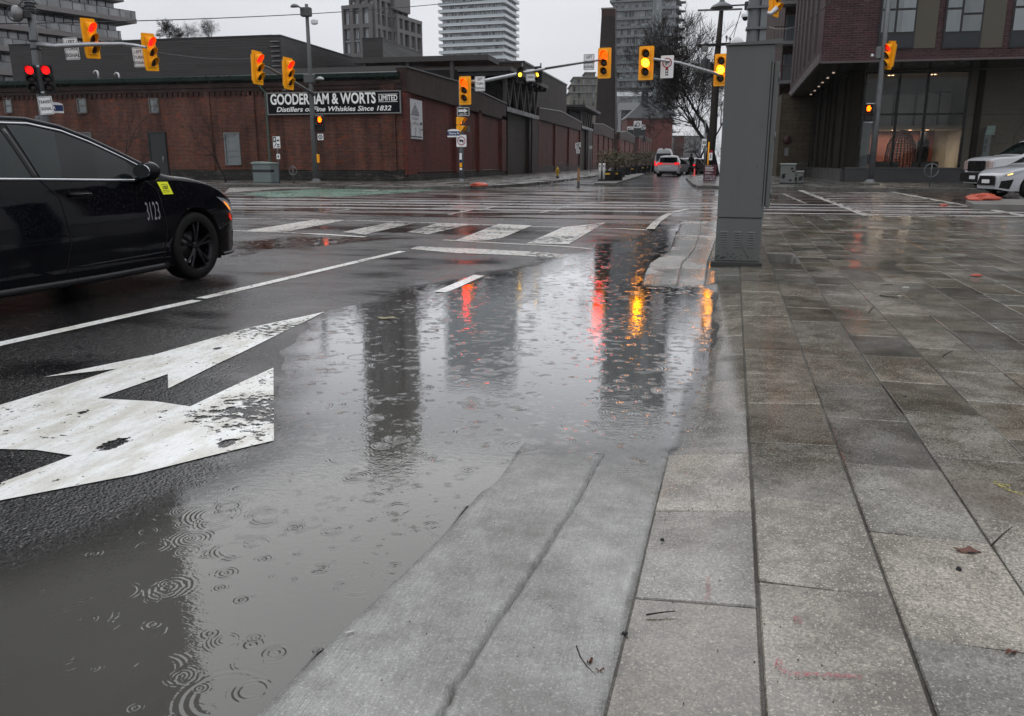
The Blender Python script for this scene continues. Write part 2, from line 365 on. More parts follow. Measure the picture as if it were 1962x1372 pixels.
# arrow: nose, upper edge, barbs, shaft (as painted: straight-and-right arrow)
ARROW = px((622, 598), (480, 632), (300, 683), (85, 727), (225, 711), (120, 745), (0, 782), (-160, 836), (-330, 900), (-330, 960), (-200, 905), (-100, 875), (0, 867), (70, 869), (140, 880), (0, 934), (-160, 978), (-330, 1030), (-330, 1090), (-120, 1003), (0, 967), (260, 914), (525, 845), (524, 706), (365, 785), (300, 775), (188, 769), (322, 722), (323, 750))
mark(ARROW, P_ARR, 'large white straight and right turn arrow at the puddle edge', sub=.2, name='lane_arrow')
mark(strip([(-700, 826), (0, 663), (378, 579)], .115), P_NEW, 'long white lane line nearest the camera beside the black car')
mark(strip([(386, 575), (771, 483.5)], .115), P_NEW, 'white lane line running from the black car to the stop bar')
mark(strip([(842, 560.5), (918, 531)], .115), P_NEW, 'short white dash in the flooded lane beyond the arrow', z=.022)
mark(px((800, 474), (900, 478), (1010, 484), (1168, 492), (1172, 498), (1000, 491.5), (870, 487), (786, 479)), P_OLD, 'wide white stop bar before the crosswalk')
mark(strip([(850, 461.5), (940, 467), (1170, 478.5)], .10), P_OLD, 'thin white line on the near side of the crosswalk')
mark(strip([(430, 443), (560, 448), (700, 454)], .12), P_OLD, 'thin white crosswalk line left of the arrowed lane')
mark(strip([(430, 420), (600, 421.5), (800, 427.5), (1000, 435), (1240, 441)], .12), P_OLD, 'thin white line on the far side of the crosswalk')
for pts, m_, lb in (([(870, 464), (955, 431), (1020, 434), (962, 458), (930, 463)], P_OLD, 'broad white crosswalk stripe in line with the corner signal pole'),
                ([(1008, 469), (1080, 437), (1136, 431), (1160, 428), (1090, 470)], P_OLD, 'broad white crosswalk stripe nearest the flooded kerb'),
                ([(780, 447), (836, 430), (900, 432), (820, 451)], P_FAR, 'worn crosswalk stripe third from the kerb'),
                ([(655, 447), (760, 425), (800, 428), (700, 451)], P_FAR, 'worn crosswalk stripe fourth from the kerb'),
                ([(470, 444), (600, 423), (660, 424), (545, 447)], P_OLD, 'white crosswalk stripe just in front of the black car')):
    mark(px(*pts), m_, lb, z=.007)
mark(strip([(1246, 441), (1258, 427), (1275, 415), (1290, 408), (1318, 402)], .15), P_OLD, 'curved white guide line towards the grey cabinet', base=.018, z=.004)
for a, b_, lb in (((860, 413), (900, 405), 'short white dash on the setts left of the red reflection'), ((925, 403), (945, 398), 'small white dash among the tram rails'), ((960, 397), (988, 392), 'short white dash farther along the tram rails'), ((620, 409), (670, 403), 'thin white dash on the setts beyond the car bumper'), ((1035, 410), (1090, 396), 'thin dashed guide line over the middle of the rails'), ((1270, 389), (1312, 384), 'short white dash near the grey cabinet on the setts')):
    mark(strip([a, b_], .13), P_FAR, lb, base=.026, z=0)
flat('bicycle_lane_surface', px((455, 372), (600, 363), (860, 361), (800, 369), (650, 378), (520, 379)), .021, P_GRN, 'lane surface', 'faded green painted bicycle crossing before the brick warehouse')
for k in range(4): mark(px((690+k*30, 366-k*.6), (735+k*35, 363.4-k*.5), (760+k*30, 364-k*.6), (712+k*30, 367-k*.6)), P_FAR, 'pale chevron worn into the green crossing, number %s from the left' % ('one', 'two', 'three', 'four')[k], base=.026, z=0)
mark(px((440, 361), (560, 358.8), (640, 360), (520, 364), (430, 371)), P_FAR, 'grey hatched paint patch behind the green crossing', base=.024, z=0)
mark(strip([(620, 361.6), (900, 362.4), (1180, 361), (1380, 360.5)], .35), P_FAR, 'thin pale concrete edge line along the far side of the setts', base=.022, z=0)
# ladder crosswalk on the right
mark(strip([(1533, 365.5), (1560, 376), (1600, 391), (1662, 415)], .22), P_OLD, 'white left border line of the right-hand crosswalk', base=.022, z=0)
mark(strip([(1708, 368.5), (1800, 386), (1990, 420)], .22), P_OLD, 'white right border line of the right-hand crosswalk', base=.022, z=0)
for k in range(11):
    y_ = 369.3 + k*1.9 + k*k*.27
    t = (y_-366)/49.; xl = 1537+128*t; xr = 1712 + (y_-369)*5.6
    mark(px((xl, y_), (min(xr, 2100), y_+.9), (min(xr, 2100)+3, y_+1.9+k*.1), (xl+3, y_+1.0+k*.1)), P_FAR, 'long faded crosswalk bar on the right, %s from the far side' % ('first', 'second', 'third', 'fourth', 'fifth', 'sixth', 'seventh', 'eighth', 'ninth', 'tenth', 'eleventh')[k], base=.022, z=0)
mark(strip([(1500, 372), (1545, 392)], .1), P_FAR, 'thin pale slanted line on the setts left of the ladder crosswalk', base=.022, z=0)
# --- concrete kerb strip with its crack
def concrete(name, a=(.205, .205, .20), c=(.125, .12, .112), rough=.5, brush=0., tint=False, agg=.35, wetlo=.16):
    b = NB(name); p = b.pos(); RNG = (.40, .61) if brush else (.43, .56)
    big = b.noise(p, 1.5, 5); mid = b.noise(p, 11 if brush else 7, 6, .72); v = b.n('TexVoronoi', {'Vector': p, 'Scale': 240.}); fine = b.noise(p, 320, 2); fi = b.noise(p, 110, 4, .7)
    col = b.mix(b.mr(b.math('ADD', b.math('MULTIPLY', big, .5), b.math('MULTIPLY', mid, .5)), *RNG), c4(c), c4(a))
    if brush: col = b.mix(b.mr(b.noise(b.scale(p, 60, 2.2, 1), 5, 4, .7), .42, .62, 0, .38), col, c4(tuple(x*.6 for x in c)))
    col = b.mix(b.math('MULTIPLY', b.mr(fi, .42, .62), agg), col, c4(tuple(x*.45 for x in c)))
    col = b.mix(b.math('MULTIPLY', b.mr(v.outputs['Color'], .7, .95), agg), col, c4(tuple(min(1, x*1.9) for x in a)))
    if tint:
        at = b.n('Attribute', attribute_name='tint', attribute_type='GEOMETRY'); col = b.mix(1., col, at.outputs['Color'], 'MULTIPLY')
        xg = b.n('SeparateXYZ', {0: p})
        st = b.mr(b.noise(b.scale(p, 1.3, .9, 1), 1.2, 4), .57, .68, 0, .45)
        col = b.mix(st, col, c4((.085, .055, .038)))
    wsum = b.noise(b.scale(p, .9, .8, 0), 1.1, 4)
    if brush: wsum = b.math('ADD', wsum, b.mr(b.n('SeparateXYZ', {0: p}).outputs[1], 6.5, 9., 0, .09, True))
    if tint: sx_ = b.n('SeparateXYZ', {0: p}); wsum = b.math('ADD', wsum, b.math('MULTIPLY', b.mr(sx_.outputs[0], .25, 1.5, .16, 0., True), b.mr(sx_.outputs[1], 2.2, 4., 0, 1, True))); wsum = b.math('ADD', wsum, b.mr(sx_.outputs[1], 5., 12., 0, .07, True))
    wet = b.mr(wsum, .42, .6, 0, 1, True)
    r = b.mix(wet, c4(rough), c4(wetlo))
    h = b.math('ADD', b.math('MULTIPLY', fine, .6), b.math('MULTIPLY', v.outputs['Distance'], .8)); h = b.math('ADD', h, b.math('MULTIPLY', fi, .8))
    if brush: h = b.math('ADD', h, b.math('MULTIPLY', b.noise(b.scale(p, 55, 3.0, 1), 6, 4, .7), brush))
    return b.finish(col, r, b.n('Bump', {'Height': h, 'Distance': .0009 if tint else .0012, 'Strength': b.mr(wet, 0, 1, .9, .16)}).outputs[0], spec=.8 if tint else .5)
CONC = concrete('kerb_concrete', (.345, .343, .33), (.165, .162, .150), .45, 2.6, agg=.3, wetlo=.12)
def noi(x, y, s): return mnoise.noise(Vector((x*s, y*s, 3.1)))
ysr = list(np.arange(.4, 4, .02))+list(np.arange(4, 20.01, .1)); vs = []; fs = []; NU = 34
for j, y in enumerate(ysr):
    l, r_ = lin(RL, y), lin(RR, y); m_ = lin(RM, y) + .010*noi(0, y, 2) + .006*noi(5, y, 11) + .005*noi(7, y, 31)
    tm = (m_-l)/(r_-l)
    us = [k/14*tm*.985 if k < 14 else None for k in range(14)]
    us = [tm*(1-(1-k/14)**1.5) for k in range(15)] + [tm+(1-tm)*((k+1)/19)**1.5 for k in range(19)]
    for u in us:
        x = l+(r_-l)*u; z = lerp(RZ, y) + .002*(max(0, u-tm))
        d = abs(x-m_); wd = .010+.006*noi(2, y, 5)
        z -= .003*math.exp(-(d/.018)**2) + (.030 if d < .004 else 0)*(1 if y < 2.2 or y > 7 else (.6 if noi(9, y, 2.1) > -.1 else .1))
        z += .0016*noi(x, y, 6) + .0008*noi(x, y, 25)
        if u < .02: z -= .006
        vs.append((x, y, z))
n_ = len(us)
for j in range(len(ysr)-1):
    for k in range(n_-1): fs.append((j*n_+k, j*n_+k+1, (j+1)*n_+k+1, (j+1)*n_+k))
nb = len(vs)           # kerb face on the road side
for j, y in enumerate(ysr):
    x, y_, z = vs[j*n_]; vs.append((x-.012, y, -.10))
for j in range(len(ysr)-1): fs.append((nb+j, j*n_, (j+1)*n_, nb+j+1))
nb = len(vs)
for j, y in enumerate(ysr): x, y_, z = vs[j*n_+n_-1]; vs.append((x+.002, y, z-.06))
for j in range(len(ysr)-1): fs.append((j*n_+n_-1, nb+j, nb+j+1, (j+1)*n_+n_-1))
mb = MB(); mb.add(vs, fs, True); struct('kerb_strip', mb, CONC)
# --- paving slabs
PAV = concrete('paving_slab_concrete', (.235, .220, .188), (.088, .079, .062), .25, 0, True, agg=.75, wetlo=.06)
mb = MB(); tints = []
ux, uy = .99908, -.0429; vx, vy = .0429, .99908; W_, L_ = .342, .605
offs = {-1: 1.98, 0: 2.12, 1: 1.93, 2: 2.10, 3: 1.80}
cutx = lambda y: lin(RR, y)+.003
HOLE = px((1468, 480), (1512, 480), (1535, 514), (1466, 514), z=.03)
hx0, hx1 = .92, 1.22; hy0, hy1 = 9.85, 11.1
for c in range(-3, 34):
    o_ = offs.get(c, 1.9 + .3*(c % 2) + random.uniform(-.06, .06)) - 1.65
    rows = range(-4, 30)
    for r_ in rows:
        u0, u1 = c*W_+.004, (c+1)*W_-.004; v0, v1 = o_+r_*L_+.003, o_+(r_+1)*L_-.003
        yc = 1.65+(v0+v1)/2
        if c*W_ < -1.2: continue
        q = []
        for (u, v) in ((u0, v0), (u1, v0), (u1, v1), (u0, v1)): q.append((.20+ux*u+vx*v, 1.65+uy*u+vy*v))
        if q[0][1] > 18.9 or q[2][1] > 19.6: continue
        xc = sum(a for a, _ in q)/4; yc = sum(b for _, b in q)/4
        if .88 < xc < 1.18 and 9.9 < yc < 10.7: continue
        if max(q[1][0]-cutx(q[1][1]), q[2][0]-cutx(q[2][1])) < .05: continue
        q = [(max(x, cutx(y)), y) for x, y in q]
        if (q[1][0]-q[0][0]) < .03 and (q[2][0]-q[3][0]) < .03: continue
        t1, t2 = random.uniform(-.002, .002), random.uniform(-.002, .002)
        dz = random.uniform(-.0015, .0015); bz = .004
        top = []; 
        for k, (x, y) in enumerate(q):
            z = slab_z(x, y)+dz+(t1 if k in (0, 3) else -t1)+(t2 if k < 2 else -t2); top.append((x, y, z))
        cxm = sum(x for x, _, _ in top)/4; cym = sum(y for _, y, _ in top)/4
        ins = [(x+(cxm-x)*.022, y+(cym-y)*.014, z) for x, y, z in top]
        out = [(x, y, z-bz) for x, y, z in top]; bot = [(x, y, z-.05) for x, y, z in top]
        vs = ins+out+bot; fs = [(0, 1, 2, 3)]+[(4+k, 4+(k+1) % 4, (k+1) % 4, k) for k in range(4)]+[(8+k, 8+(k+1) % 4, 4+(k+1) % 4, 4+k) for k in range(4)]
        mb.add(vs, fs)
        t = random.gauss(1, .17); t = max(.58, min(1.35, t)); wm = random.uniform(-.03, .07)
        tints += [(t*(1+wm), t, t*(1-wm), 1)]*12
sw = mb.build('pavement', PAV, recalc=False); sw['kind'] = 'structure'
at = sw.data.attributes.new('tint', 'FLOAT_COLOR', 'POINT')
at.data.foreach_set('color', np.array(tints, 'f').ravel())
# sand-filled bedding under the joints
SAND = concrete('joint_grit', (.10, .094, .08), (.05, .046, .04), .8, agg=.5, wetlo=.7)
gy = sorted(list(np.arange(.4, 19.3, .15))+[9.72, 9.76, 10.82, 10.87]); gx = [0, .02, .1, .3, .6, .63, .66, .69, .72, .85, .95, 1.0, 1.03, 1.06, 1.09, 1.12, 1.6, 3, 5, 8, 12]; vs = []; fs = []
for y in gy:
    for k, g_ in enumerate(gx): x = cutx(y)-.004+g_; vs.append((x, y, slab_z(x, y)-(.010 if x > cutx(y)+.01 else .002)-(.24 if (.87 < x < 1.22 and 9.75 < y < 10.85) else 0)))
for j in range(len(gy)-1):
    for k in range(len(gx)-1): fs.append((j*len(gx)+k, j*len(gx)+k+1, (j+1)*len(gx)+k+1, (j+1)*len(gx)+k))
mb = MB(); mb.add(vs, fs, True); struct('pavement_bedding', mb, SAND)
# --- puddle
WX = np.concatenate([np.arange(-9, -4, .12), np.arange(-4, .75, .05)]); WY = np.concatenate([np.arange(.35, 9, .06), np.arange(9, 22, .12)])
XX, YY = np.meshgrid(WX, WY); P = np.stack([XX.ravel(), YY.ravel()], 1); gz = road_z(P)
for i, (x, y) in enumerate(P):
    l, r_ = lin(RL, y), lin(RR, y)
    if l <= x <= r_: gz[i] = lerp(RZ, y)
    elif x > r_: gz[i] = slab_z(x, y)
thin = np.array([x > lin(RL, y) for x, y in P])
dep = -gz; nx, ny = len(WX), len(WY); keep = dep > -.006
mb = MB(); fs = []
for j in range(ny-1):
    for i in range(nx-1):
        q = (j*nx+i, j*nx+i+1, (j+1)*nx+i+1, (j+1)*nx+i)
        if any(keep[k] for k in q): fs.append(q)
mb.add(np.column_stack([P, np.zeros(len(P))]).tolist(), fs, True)
def water():
    b = NB('muddy_rain_water'); p = b.pos(); sp_ = b.n('SeparateXYZ', {0: p}); p2 = b.n('CombineXYZ', {0: sp_.outputs[0], 1: sp_.outputs[1]}).outputs[0]
    tot = None
    for cell, lam, amp, sd, thr in ((.21, .016, .65, 0., .5), (.15, .014, .55, 3.7, .5), (.36, .022, .4, 9.1, .8), (.095, .010, .32, 17.3, .5)):
        q = b.n('VectorMath', {0: p2, 1: (sd, sd*1.7, 0)}, operation='ADD').outputs[0]
        v = b.n('TexVoronoi', {'Vector': q, 'Scale': 1/cell, 'Randomness': .9}); v.voronoi_dimensions = '2D'
        d = b.math('MULTIPLY', v.outputs['Distance'], cell); cs = b.n('SeparateColor', {0: v.outputs['Color']})
        r0 = b.math('MULTIPLY', b.math('POWER', cs.outputs[0], 1.4), cell*.42)
        e = b.math('SUBTRACT', d, r0); wv = b.math('SINE', b.math('MULTIPLY', e, 2*math.pi/lam))
        wd = b.math('MULTIPLY_ADD', cs.outputs[2], lam*1.5, lam*.55)
        env = b.math('EXPONENT', b.math('MULTIPLY', b.math('POWER', b.math('DIVIDE', b.math('ABSOLUTE', e), wd), 2.0), -1.0))
        gate = b.math('GREATER_THAN', cs.outputs[1], thr)
        am = b.math('MULTIPLY', gate, b.mr(r0, 0., cell*.42, 1., .35))
        am = b.math('MULTIPLY', am, b.mr(b.noise(p2, 2.2/cell, 2), .40, .57, 0., 1.35))
        h = b.math('MULTIPLY', b.math('MULTIPLY', wv, env), b.math('MULTIPLY', am, amp))
        tot = h if tot is None else b.math('ADD', tot, h)
    wind = b.noise(b.scale(p2, 1, 1.6, 1), 26, 2); w2 = b.noise(b.scale(p2, 1, 1.8, 1), 70, 1)
    loc = b.mr(b.noise(p2, 1.1, 3), .38, .62, .35, 1.)
    hh = b.math('ADD', b.math('MULTIPLY', tot, 1.0), b.math('MULTIPLY', b.math('ADD', wind, b.math('MULTIPLY', w2, .35)), b.math('MULTIPLY', loc, .8)))
    nrm = b.bump(hh, .00075)
    at_ = b.n('Attribute', attribute_name='depth', attribute_type='GEOMETRY').outputs['Fac']
    nn = b.math('ADD', b.math('MULTIPLY', b.math('SUBTRACT', b.noise(p2, 30, 4, .7), .5), .006), b.math('MULTIPLY', b.math('SUBTRACT', b.noise(p2, 3, 3), .5), .006))
    a = b.mr(b.math('ADD', at_, nn), -.004, .009, 0, 1, True)
    murk = b.mr(at_, .000, .014, .35, 1.0, True)
    mud = b.mix(b.mr(b.noise(p2, .7, 4), .4, .62), c4((.068, .066, .058)), c4((.056, .054, .048)))
    body = b.n('BsdfDiffuse', {'Color': mud}); clear = b.n('BsdfTransparent', {'Color': c4((.86, .86, .85))})
    inner = b.n('MixShader', {0: murk, 1: clear, 2: body})
    gl = b.n('BsdfGlossy', {'Color': c4(1.), 'Roughness': .012, 'Normal': nrm}); fr = b.n('Fresnel', {'IOR': 1.5, 'Normal': nrm})
    wsh = b.n('MixShader', {0: b.math('MULTIPLY', fr.outputs[0], b.mr(fr.outputs[0], .10, .32, 1.1, 2.1, True), clamp=True), 1: inner, 2: gl}); tr = b.n('BsdfTransparent')
    o = b.n('MixShader', {0: a, 1: tr, 2: wsh}); b.t.links.new(o.outputs[0], b.out.inputs[0]); return b.m
pw = mb.build('puddle_water', water(), recalc=False); pw['kind'] = 'structure'
at = pw.data.attributes.new('depth', 'FLOAT', 'POINT'); at.data.foreach_set('value', np.where(thin, np.where(P[:, 0] > np.array([lin(RR, y) for _, y in P]), dep*.22, dep*.8), dep).astype('f'))
# ================================================================ MATERIALS FOR BUILDINGS
def brick(name, a, c, mortar, bw_=.23, rh=.076, ms=.014, dirt=.5, rough=.62, bias=-.1, orange=None):
    b = NB(name); p = b.pos(); s_ = b.n('SeparateXYZ', {0: p}); u = b.math('ADD', s_.outputs[0], s_.outputs[1])
    v = b.n('CombineXYZ', {0: u, 1: s_.outputs[2]}).outputs[0]
    br = b.n('TexBrick', {'Vector': v, 'Scale': 1.0, 'Color1': c4(a), 'Color2': c4(c), 'Mortar': c4(mortar), 'Mortar Size': ms, 'Brick Width': bw_, 'Row Height': rh, 'Bias': bias, 'Mortar Smooth': .2})
    n = b.noise(p, .55, 6, .65); n2 = b.noise(p, 3.5, 5, .7); st = b.noise(b.scale(p, 1.6, 1.6, .12), 1.2, 4)
    col = b.mix(b.mr(n2, .35, .65, 0, .55), br.outputs['Color'], b.mix(.5, c4(tuple(x*.45 for x in a)), c4(tuple(x*.5 for x in mortar))))
    if orange: col = b.mix(b.mr(b.noise(b.scale(p, 1, 1, 2.2), 1.7, 5, .7), .56, .68, 0, .8), col, c4(orange))
    f = b.mr(b.math('ADD', b.math('MULTIPLY', n, .5), b.math('MULTIPLY', st, .5)), .36, .62, 1-dirt, 1.12)
    col = b.mix(1., col, b.n('CombineXYZ', {0: f, 1: f, 2: f}).outputs[0], 'MULTIPLY')
    lm = b.mr(b.noise(b.scale(p, 1.2, 1.2, 4.5), 2.2, 6, .8), .58, .72, 0, .6); col = b.mix(lm, col, c4((.22, .19, .17)))
    h = b.math('SUBTRACT', b.math('MULTIPLY', n2, .6), br.outputs['Fac'])
    return b.finish(col, rough, b.bump(h, .008), spec=.18)
BR_OLD = brick('old_red_brick', (.150, .034, .020), (.036, .012, .010), (.17, .11, .085), orange=(.24, .06, .025), dirt=.6)
BR_ST = brick('dark_red_brick', (.20, .030, .020), (.075, .015, .011), (.11, .055, .045), dirt=.5)
BR_PAR = brick('sooty_brick', (.062, .028, .023), (.034, .018, .015), (.06, .045, .04), dirt=.45)
BR_TAN = brick('tan_brown_brick', (.062, .038, .026), (.04, .027, .02), (.035, .028, .024), dirt=.4)
BR_CH = brick('chimney_brick', (.034, .021, .019), (.022, .015, .014), (.03, .026, .025), dirt=.45)
BR_PUR = brick('purple_brown_brick', (.080, .030, .034), (.034, .015, .018), (.10, .080, .082), dirt=.25, bw_=.36, rh=.11, ms=.012)
STN = brick('rubble_stone', (.05, .045, .04), (.026, .024, .023), (.02, .019, .018), bw_=.5, rh=.2, ms=.02, dirt=.6, orange=(.14, .12, .10))
BLK = brick('buff_stone_block', (.115, .094, .062), (.09, .074, .05), (.045, .038, .028), bw_=.9, rh=.3, ms=.012, dirt=.3)
def clad(name, a, c, pitch=.24, vertical=False):
    b = NB(name); p = b.pos(); s_ = b.n('SeparateXYZ', {0: p}); u = b.math('ADD', s_.outputs[0], s_.outputs[1])
    q = s_.outputs[2] if not vertical else u
    idx = b.math('FLOOR', b.math('DIVIDE', q, pitch)); fr = b.math('FRACT', b.math('DIVIDE', q, pitch))
    row = b.n('TexWhiteNoise', {'Vector': b.n('CombineXYZ', {0: idx, 1: b.math('FLOOR', b.math('DIVIDE', u, 3.7))}).outputs[0]}).outputs['Value']
    n = b.noise(b.scale(p, .3, .3, 3), 1.5, 6, .7)
    col = b.mix(b.math('MULTIPLY_ADD', row, .6, b.mr(n, .35, .65, 0, .4)), c4(c), c4(a))
    gap = b.math('LESS_THAN', fr, .13); col = b.mix(gap, col, c4((.004, .004, .004)))
    return b.finish(col, b.mr(n, .3, .7, .35, .6), b.bump(b.math('ADD', b.math('MULTIPLY', gap, -1.0), b.math('MULTIPLY', row, .5)), .03))
CLAD = clad('charred_board_cladding', (.034, .031, .030), (.014, .013, .013)); CLAD2 = clad('grey_board_cladding', (.038, .035, .033), (.018, .017, .016), .2)
def glass(name, col=(.02, .025, .028), rough=.04, var=.5, cell=1.2, spec=.7, hi=(.09, .10, .11)):
    b = NB(name); p = b.pos(); s_ = b.n('SeparateXYZ', {0: p}); u = b.math('ADD', s_.outputs[0], s_.outputs[1])
    wv = b.n('TexWhiteNoise', {'Vector': b.n('CombineXYZ', {0: b.math('FLOOR', b.math('DIVIDE', u, cell)), 1: b.math('FLOOR', b.math('DIVIDE', s_.outputs[2], 3.))}).outputs[0]}).outputs['Value']
    n = b.noise(b.scale(p, 1, 1, .25), 1.1, 4)
    c_ = b.mix(b.math('MULTIPLY', b.mr(b.math('ADD', b.math('MULTIPLY', wv, .6), b.math('MULTIPLY', n, .6)), .45, .85), var), c4(col), c4(hi))
    return b.finish(c_, rough, b.bump(b.noise(p, .5, 2), .03, .3), spec=spec, ior=1.55)
GL = glass('dark_window_glass'); GLT = glass('tower_glass', (.04, .045, .05), .08, 1., 1.6, .6, (.30, .32, .34)); GLB = glass('pale_curtained_glass', (.07, .085, .09), .08, .8, 1.3, .8, (.20, .23, .24))
RAILG = plain('balcony_glass_rail', (.48, .53, .55), .12, 0, .25, .5); RAILG2 = plain('smoky_glass_rail', (.16, .18, .185), .1, 0, .35, .5)
CONG = plain('tower_concrete', (.15, .14, .138), .7, 0, .25, .3); CONL = plain('pale_concrete', (.24, .235, .23), .7, 0, .3, .3); CONM = plain('mid_grey_concrete', (.19, .19, .19), .7, 0, .35, .3)
WHT = plain('white_painted_metal', (.70, .72, .73), .4, 0, .3, 2); DKM = plain('dark_painted_steel', (.022, .022, .024), .4, 0, .4, 2)
GRNM = plain('dark_green_metal', (.010, .022, .018), .3, 0, .4, 2); PAT = plain('weathered_green_downpipe', (.06, .085, .07), .5, 0, .5, 2)
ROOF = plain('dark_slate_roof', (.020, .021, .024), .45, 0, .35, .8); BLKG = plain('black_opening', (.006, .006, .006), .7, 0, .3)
STEEL = plain('galvanized_steel', (.13, .137, .14), .42, .55, .45, 6, streak=False); STEELB = plain('bright_galvanized_steel', (.42, .43, .44), .3, .75, .3, 4)
GATE = plain('brown_rolling_gate', (.045, .036, .028), .6, 0, .45, 1.5); DOOR = plain('grey_steel_door', (.028, .030, .031), .45, 0, .3, 1)
# ================================================================ BRICK WAREHOUSE
A = G(775, 347, .15); XW, YW = A.x, A.y; ZR = 5.95
def zrow(p, y): return ZB(p, y)
def fx(x): return GY(x, 250, YW).x           # plan X of a column of the front wall
wh = thing('brick_warehouse', 'long low red brick warehouse with green gutter at the far left corner', 'building', (XW, YW, 0))
mb = MB(); mb.box(-75, XW, YW, YW+22, .75, ZR-.35); mb.build('wall', BR_OLD, wh)
mb = MB(); mb.box(-75, XW+.04, YW-.05, YW+22, 0, .72); mb.build('stone_base', STN, wh)
mb = MB()
for x in list(np.arange(-74.8, XW-.3, .34)): mb.box(x, x+.17, YW-.10, YW-.003, ZR-1.05, ZR-.82)
mb.box(-75, XW-.02, YW-.09, YW-.003, ZR-.80, ZR-.62); mb.box(-75, XW+.0, YW-.16, YW-.003, ZR-.60, ZR-.36); mb.build('brick_cornice', BR_PAR, wh)
mb = MB(); mb.prism([(-75, YW-.2, ZR-.35), (-75, YW-.42, ZR-.22), (-75, YW-.46, ZR-.02), (-75, YW-.38, ZR+.04), (-75, YW+.3, ZR+.06), (-75, YW+.3, ZR-.34)], (75+XW-.1, 0, 0)); mb.build('gutter', GRNM, wh)
for xa_, xb_, yy_, zt_ in ((XW-1.2, XW-.4, .14, ZR-.61), (fx(507)-.9, fx(507)-.5, .1, ZR-.82), (fx(398), fx(398)+.3, .08, ZR-.82)): mb = MB(); mb.box(xa_, xb_, YW-yy_, YW-.003, .72, zt_); mb.build('pilaster', BR_OLD, wh)
q0 = GY(507, 158, YW-.15); mb = MB(); mb.tube([(q0.x-.35, YW-.3, ZR-.3), (q0.x-.3, YW-.2, ZR-.55), (q0.x, YW-.15, ZR-.9), (q0.x, YW-.15, 1.0), (q0.x+.02, YW-.15, .3)], .065, 8)
for z in (1.4, 2.6, 3.8, 4.8): mb.cyl((q0.x, YW-.15, z), (q0.x, YW-.15, z+.08), .085, 8)
mb.build('downpipe', PAT, wh)
def rect_on_front(x0, x1, y0, y1, Y):
    a = GY(x0, y0, Y); b_ = GY(x1, y0, Y); c_ = GY((x0+x1)/2, y1, Y); return a.x, b_.x, c_.z, a.z
def win(x0, x1, y0, y1, parent, Y, frame, pane, bars=(), t=.09, depth=.02, sillm=None, name='window'):
    a, b_, z0, z1 = rect_on_front(x0, x1, y0, y1, Y)
    mb = MB(); mb.box(a-.03, a+.05, Y-t, Y, z0, z1); mb.box(b_-.05, b_+.03, Y-t, Y, z0, z1); mb.box(a+.05, b_-.05, Y-t, Y, z1-.07, z1); mb.box(a+.05, b_-.05, Y-t-.03, Y, z0-.02, z0+.06)
    for u in bars: mb.box(a+.05, b_-.05, Y-t*.8, Y, z0+(z1-z0)*u-.025, z0+(z1-z0)*u+.025)
    f = mb.build(name, frame, parent)
    mb = MB(); mb.box(a+.05, b_-.05, Y-t*.35, Y-.004, z0+.06, z1-.07); p_ = mb.build('pane', pane, f, w=False); 
    off = Vector(parent.location)
    for v in p_.data.vertices: v.co -= off
    return f
def subpart(mb, name, mat, partobj):      # a sub-part whose part sits under a thing built in world space
    o = mb.build(name, mat, None); off = Vector(partobj.parent.location)
    for v in o.data.vertices: v.co -= off
    o.parent = partobj; return o
WF = plain('weathered_window_frame', (.12, .11, .10), .6); WF2 = plain('grey_window_frame', (.16, .17, .17), .5)
for x0, x1 in ((148, 165), (286, 303), (8, 22)): win(x0, x1, 188, 217, wh, YW-.003, WF, GLB, (.5,))
win(152, 175, 253, 300, wh, YW-.003, WF, GL, (.5,))
win(430, 458, 254, 316, wh, YW-.003, WF2, GLB, (.28, .45))
a, b_, z0, z1 = rect_on_front(284, 318, 253, 337, YW-.003)
mb = MB(); mb.box(a, a+.09, YW-.14, YW-.003, .05, z1); mb.box(b_-.09, b_, YW-.14, YW-.003, .05, z1); mb.box(a+.09, b_-.09, YW-.14, YW-.003, z1-.1, z1); fr = mb.build('door_frame', DKM, wh)
mb = MB(); mb.box(a+.09, b_-.09, YW-.09, YW-.004, .05, z1-.1); dr = mb.build('door', DOOR, wh)
mb = MB(); mb.tube([(b_-.26, YW-.1, 1.15), (b_-.26, YW-.15, 1.15), (b_-.26, YW-.15, 1.5), (b_-.26, YW-.1, 1.5)], .018, 6); subpart(mb, 'handle', STEELB, dr)
# sign band on the front wall
SB = plain('sign_black', (.006, .006, .008), .5, 0, .2, spec=.1); SW = plain('sign_white', (.85, .85, .82), .5, 0, .12, 5, streak=False); SFR = plain('sign_frame_grey', (.20, .20, .20), .5)
a, b_, z0, z1 = rect_on_front(511, 768, 178, 219, YW-.2)
sg = thing('warehouse_sign', 'long black sign with white whisky distillers lettering on the brick warehouse', 'sign', ((a+b_)/2, YW-.2, (z0+z1)/2))
mb = MB(); mb.box(a+.06, b_-.06, YW-.24, YW-.16, z0+.06, z1-.06); mb.build('panel', SB, sg)
mb = MB(); mb.box(a, b_, YW-.27, YW-.15, z0, z0+.06); mb.box(a, b_, YW-.27, YW-.15, z1-.06, z1); mb.box(a, a+.06, YW-.27, YW-.15, z0+.06, z1-.06); mb.box(b_-.06, b_, YW-.27, YW-.15, z0+.06, z1-.06); mb.build('frame', SFR, sg)
Ws = b_-a; Hs = z1-z0
def fit(o, wd, cx_=0.):       # scale lettering to a real width and centre it
    xs_ = [v.co.x for v in o.data.vertices]; w0 = max(xs_)-min(xs_); o.scale[0] = wd/w0; o.location[0] = cx_-o.scale[0]*(max(xs_)+min(xs_))/2; return o
fit(text('lettering', 'GOODERHAM', Hs*.66, SW, sg, (0, -.045, Hs*.17), bold=.028), Ws*.445, -Ws*.25)
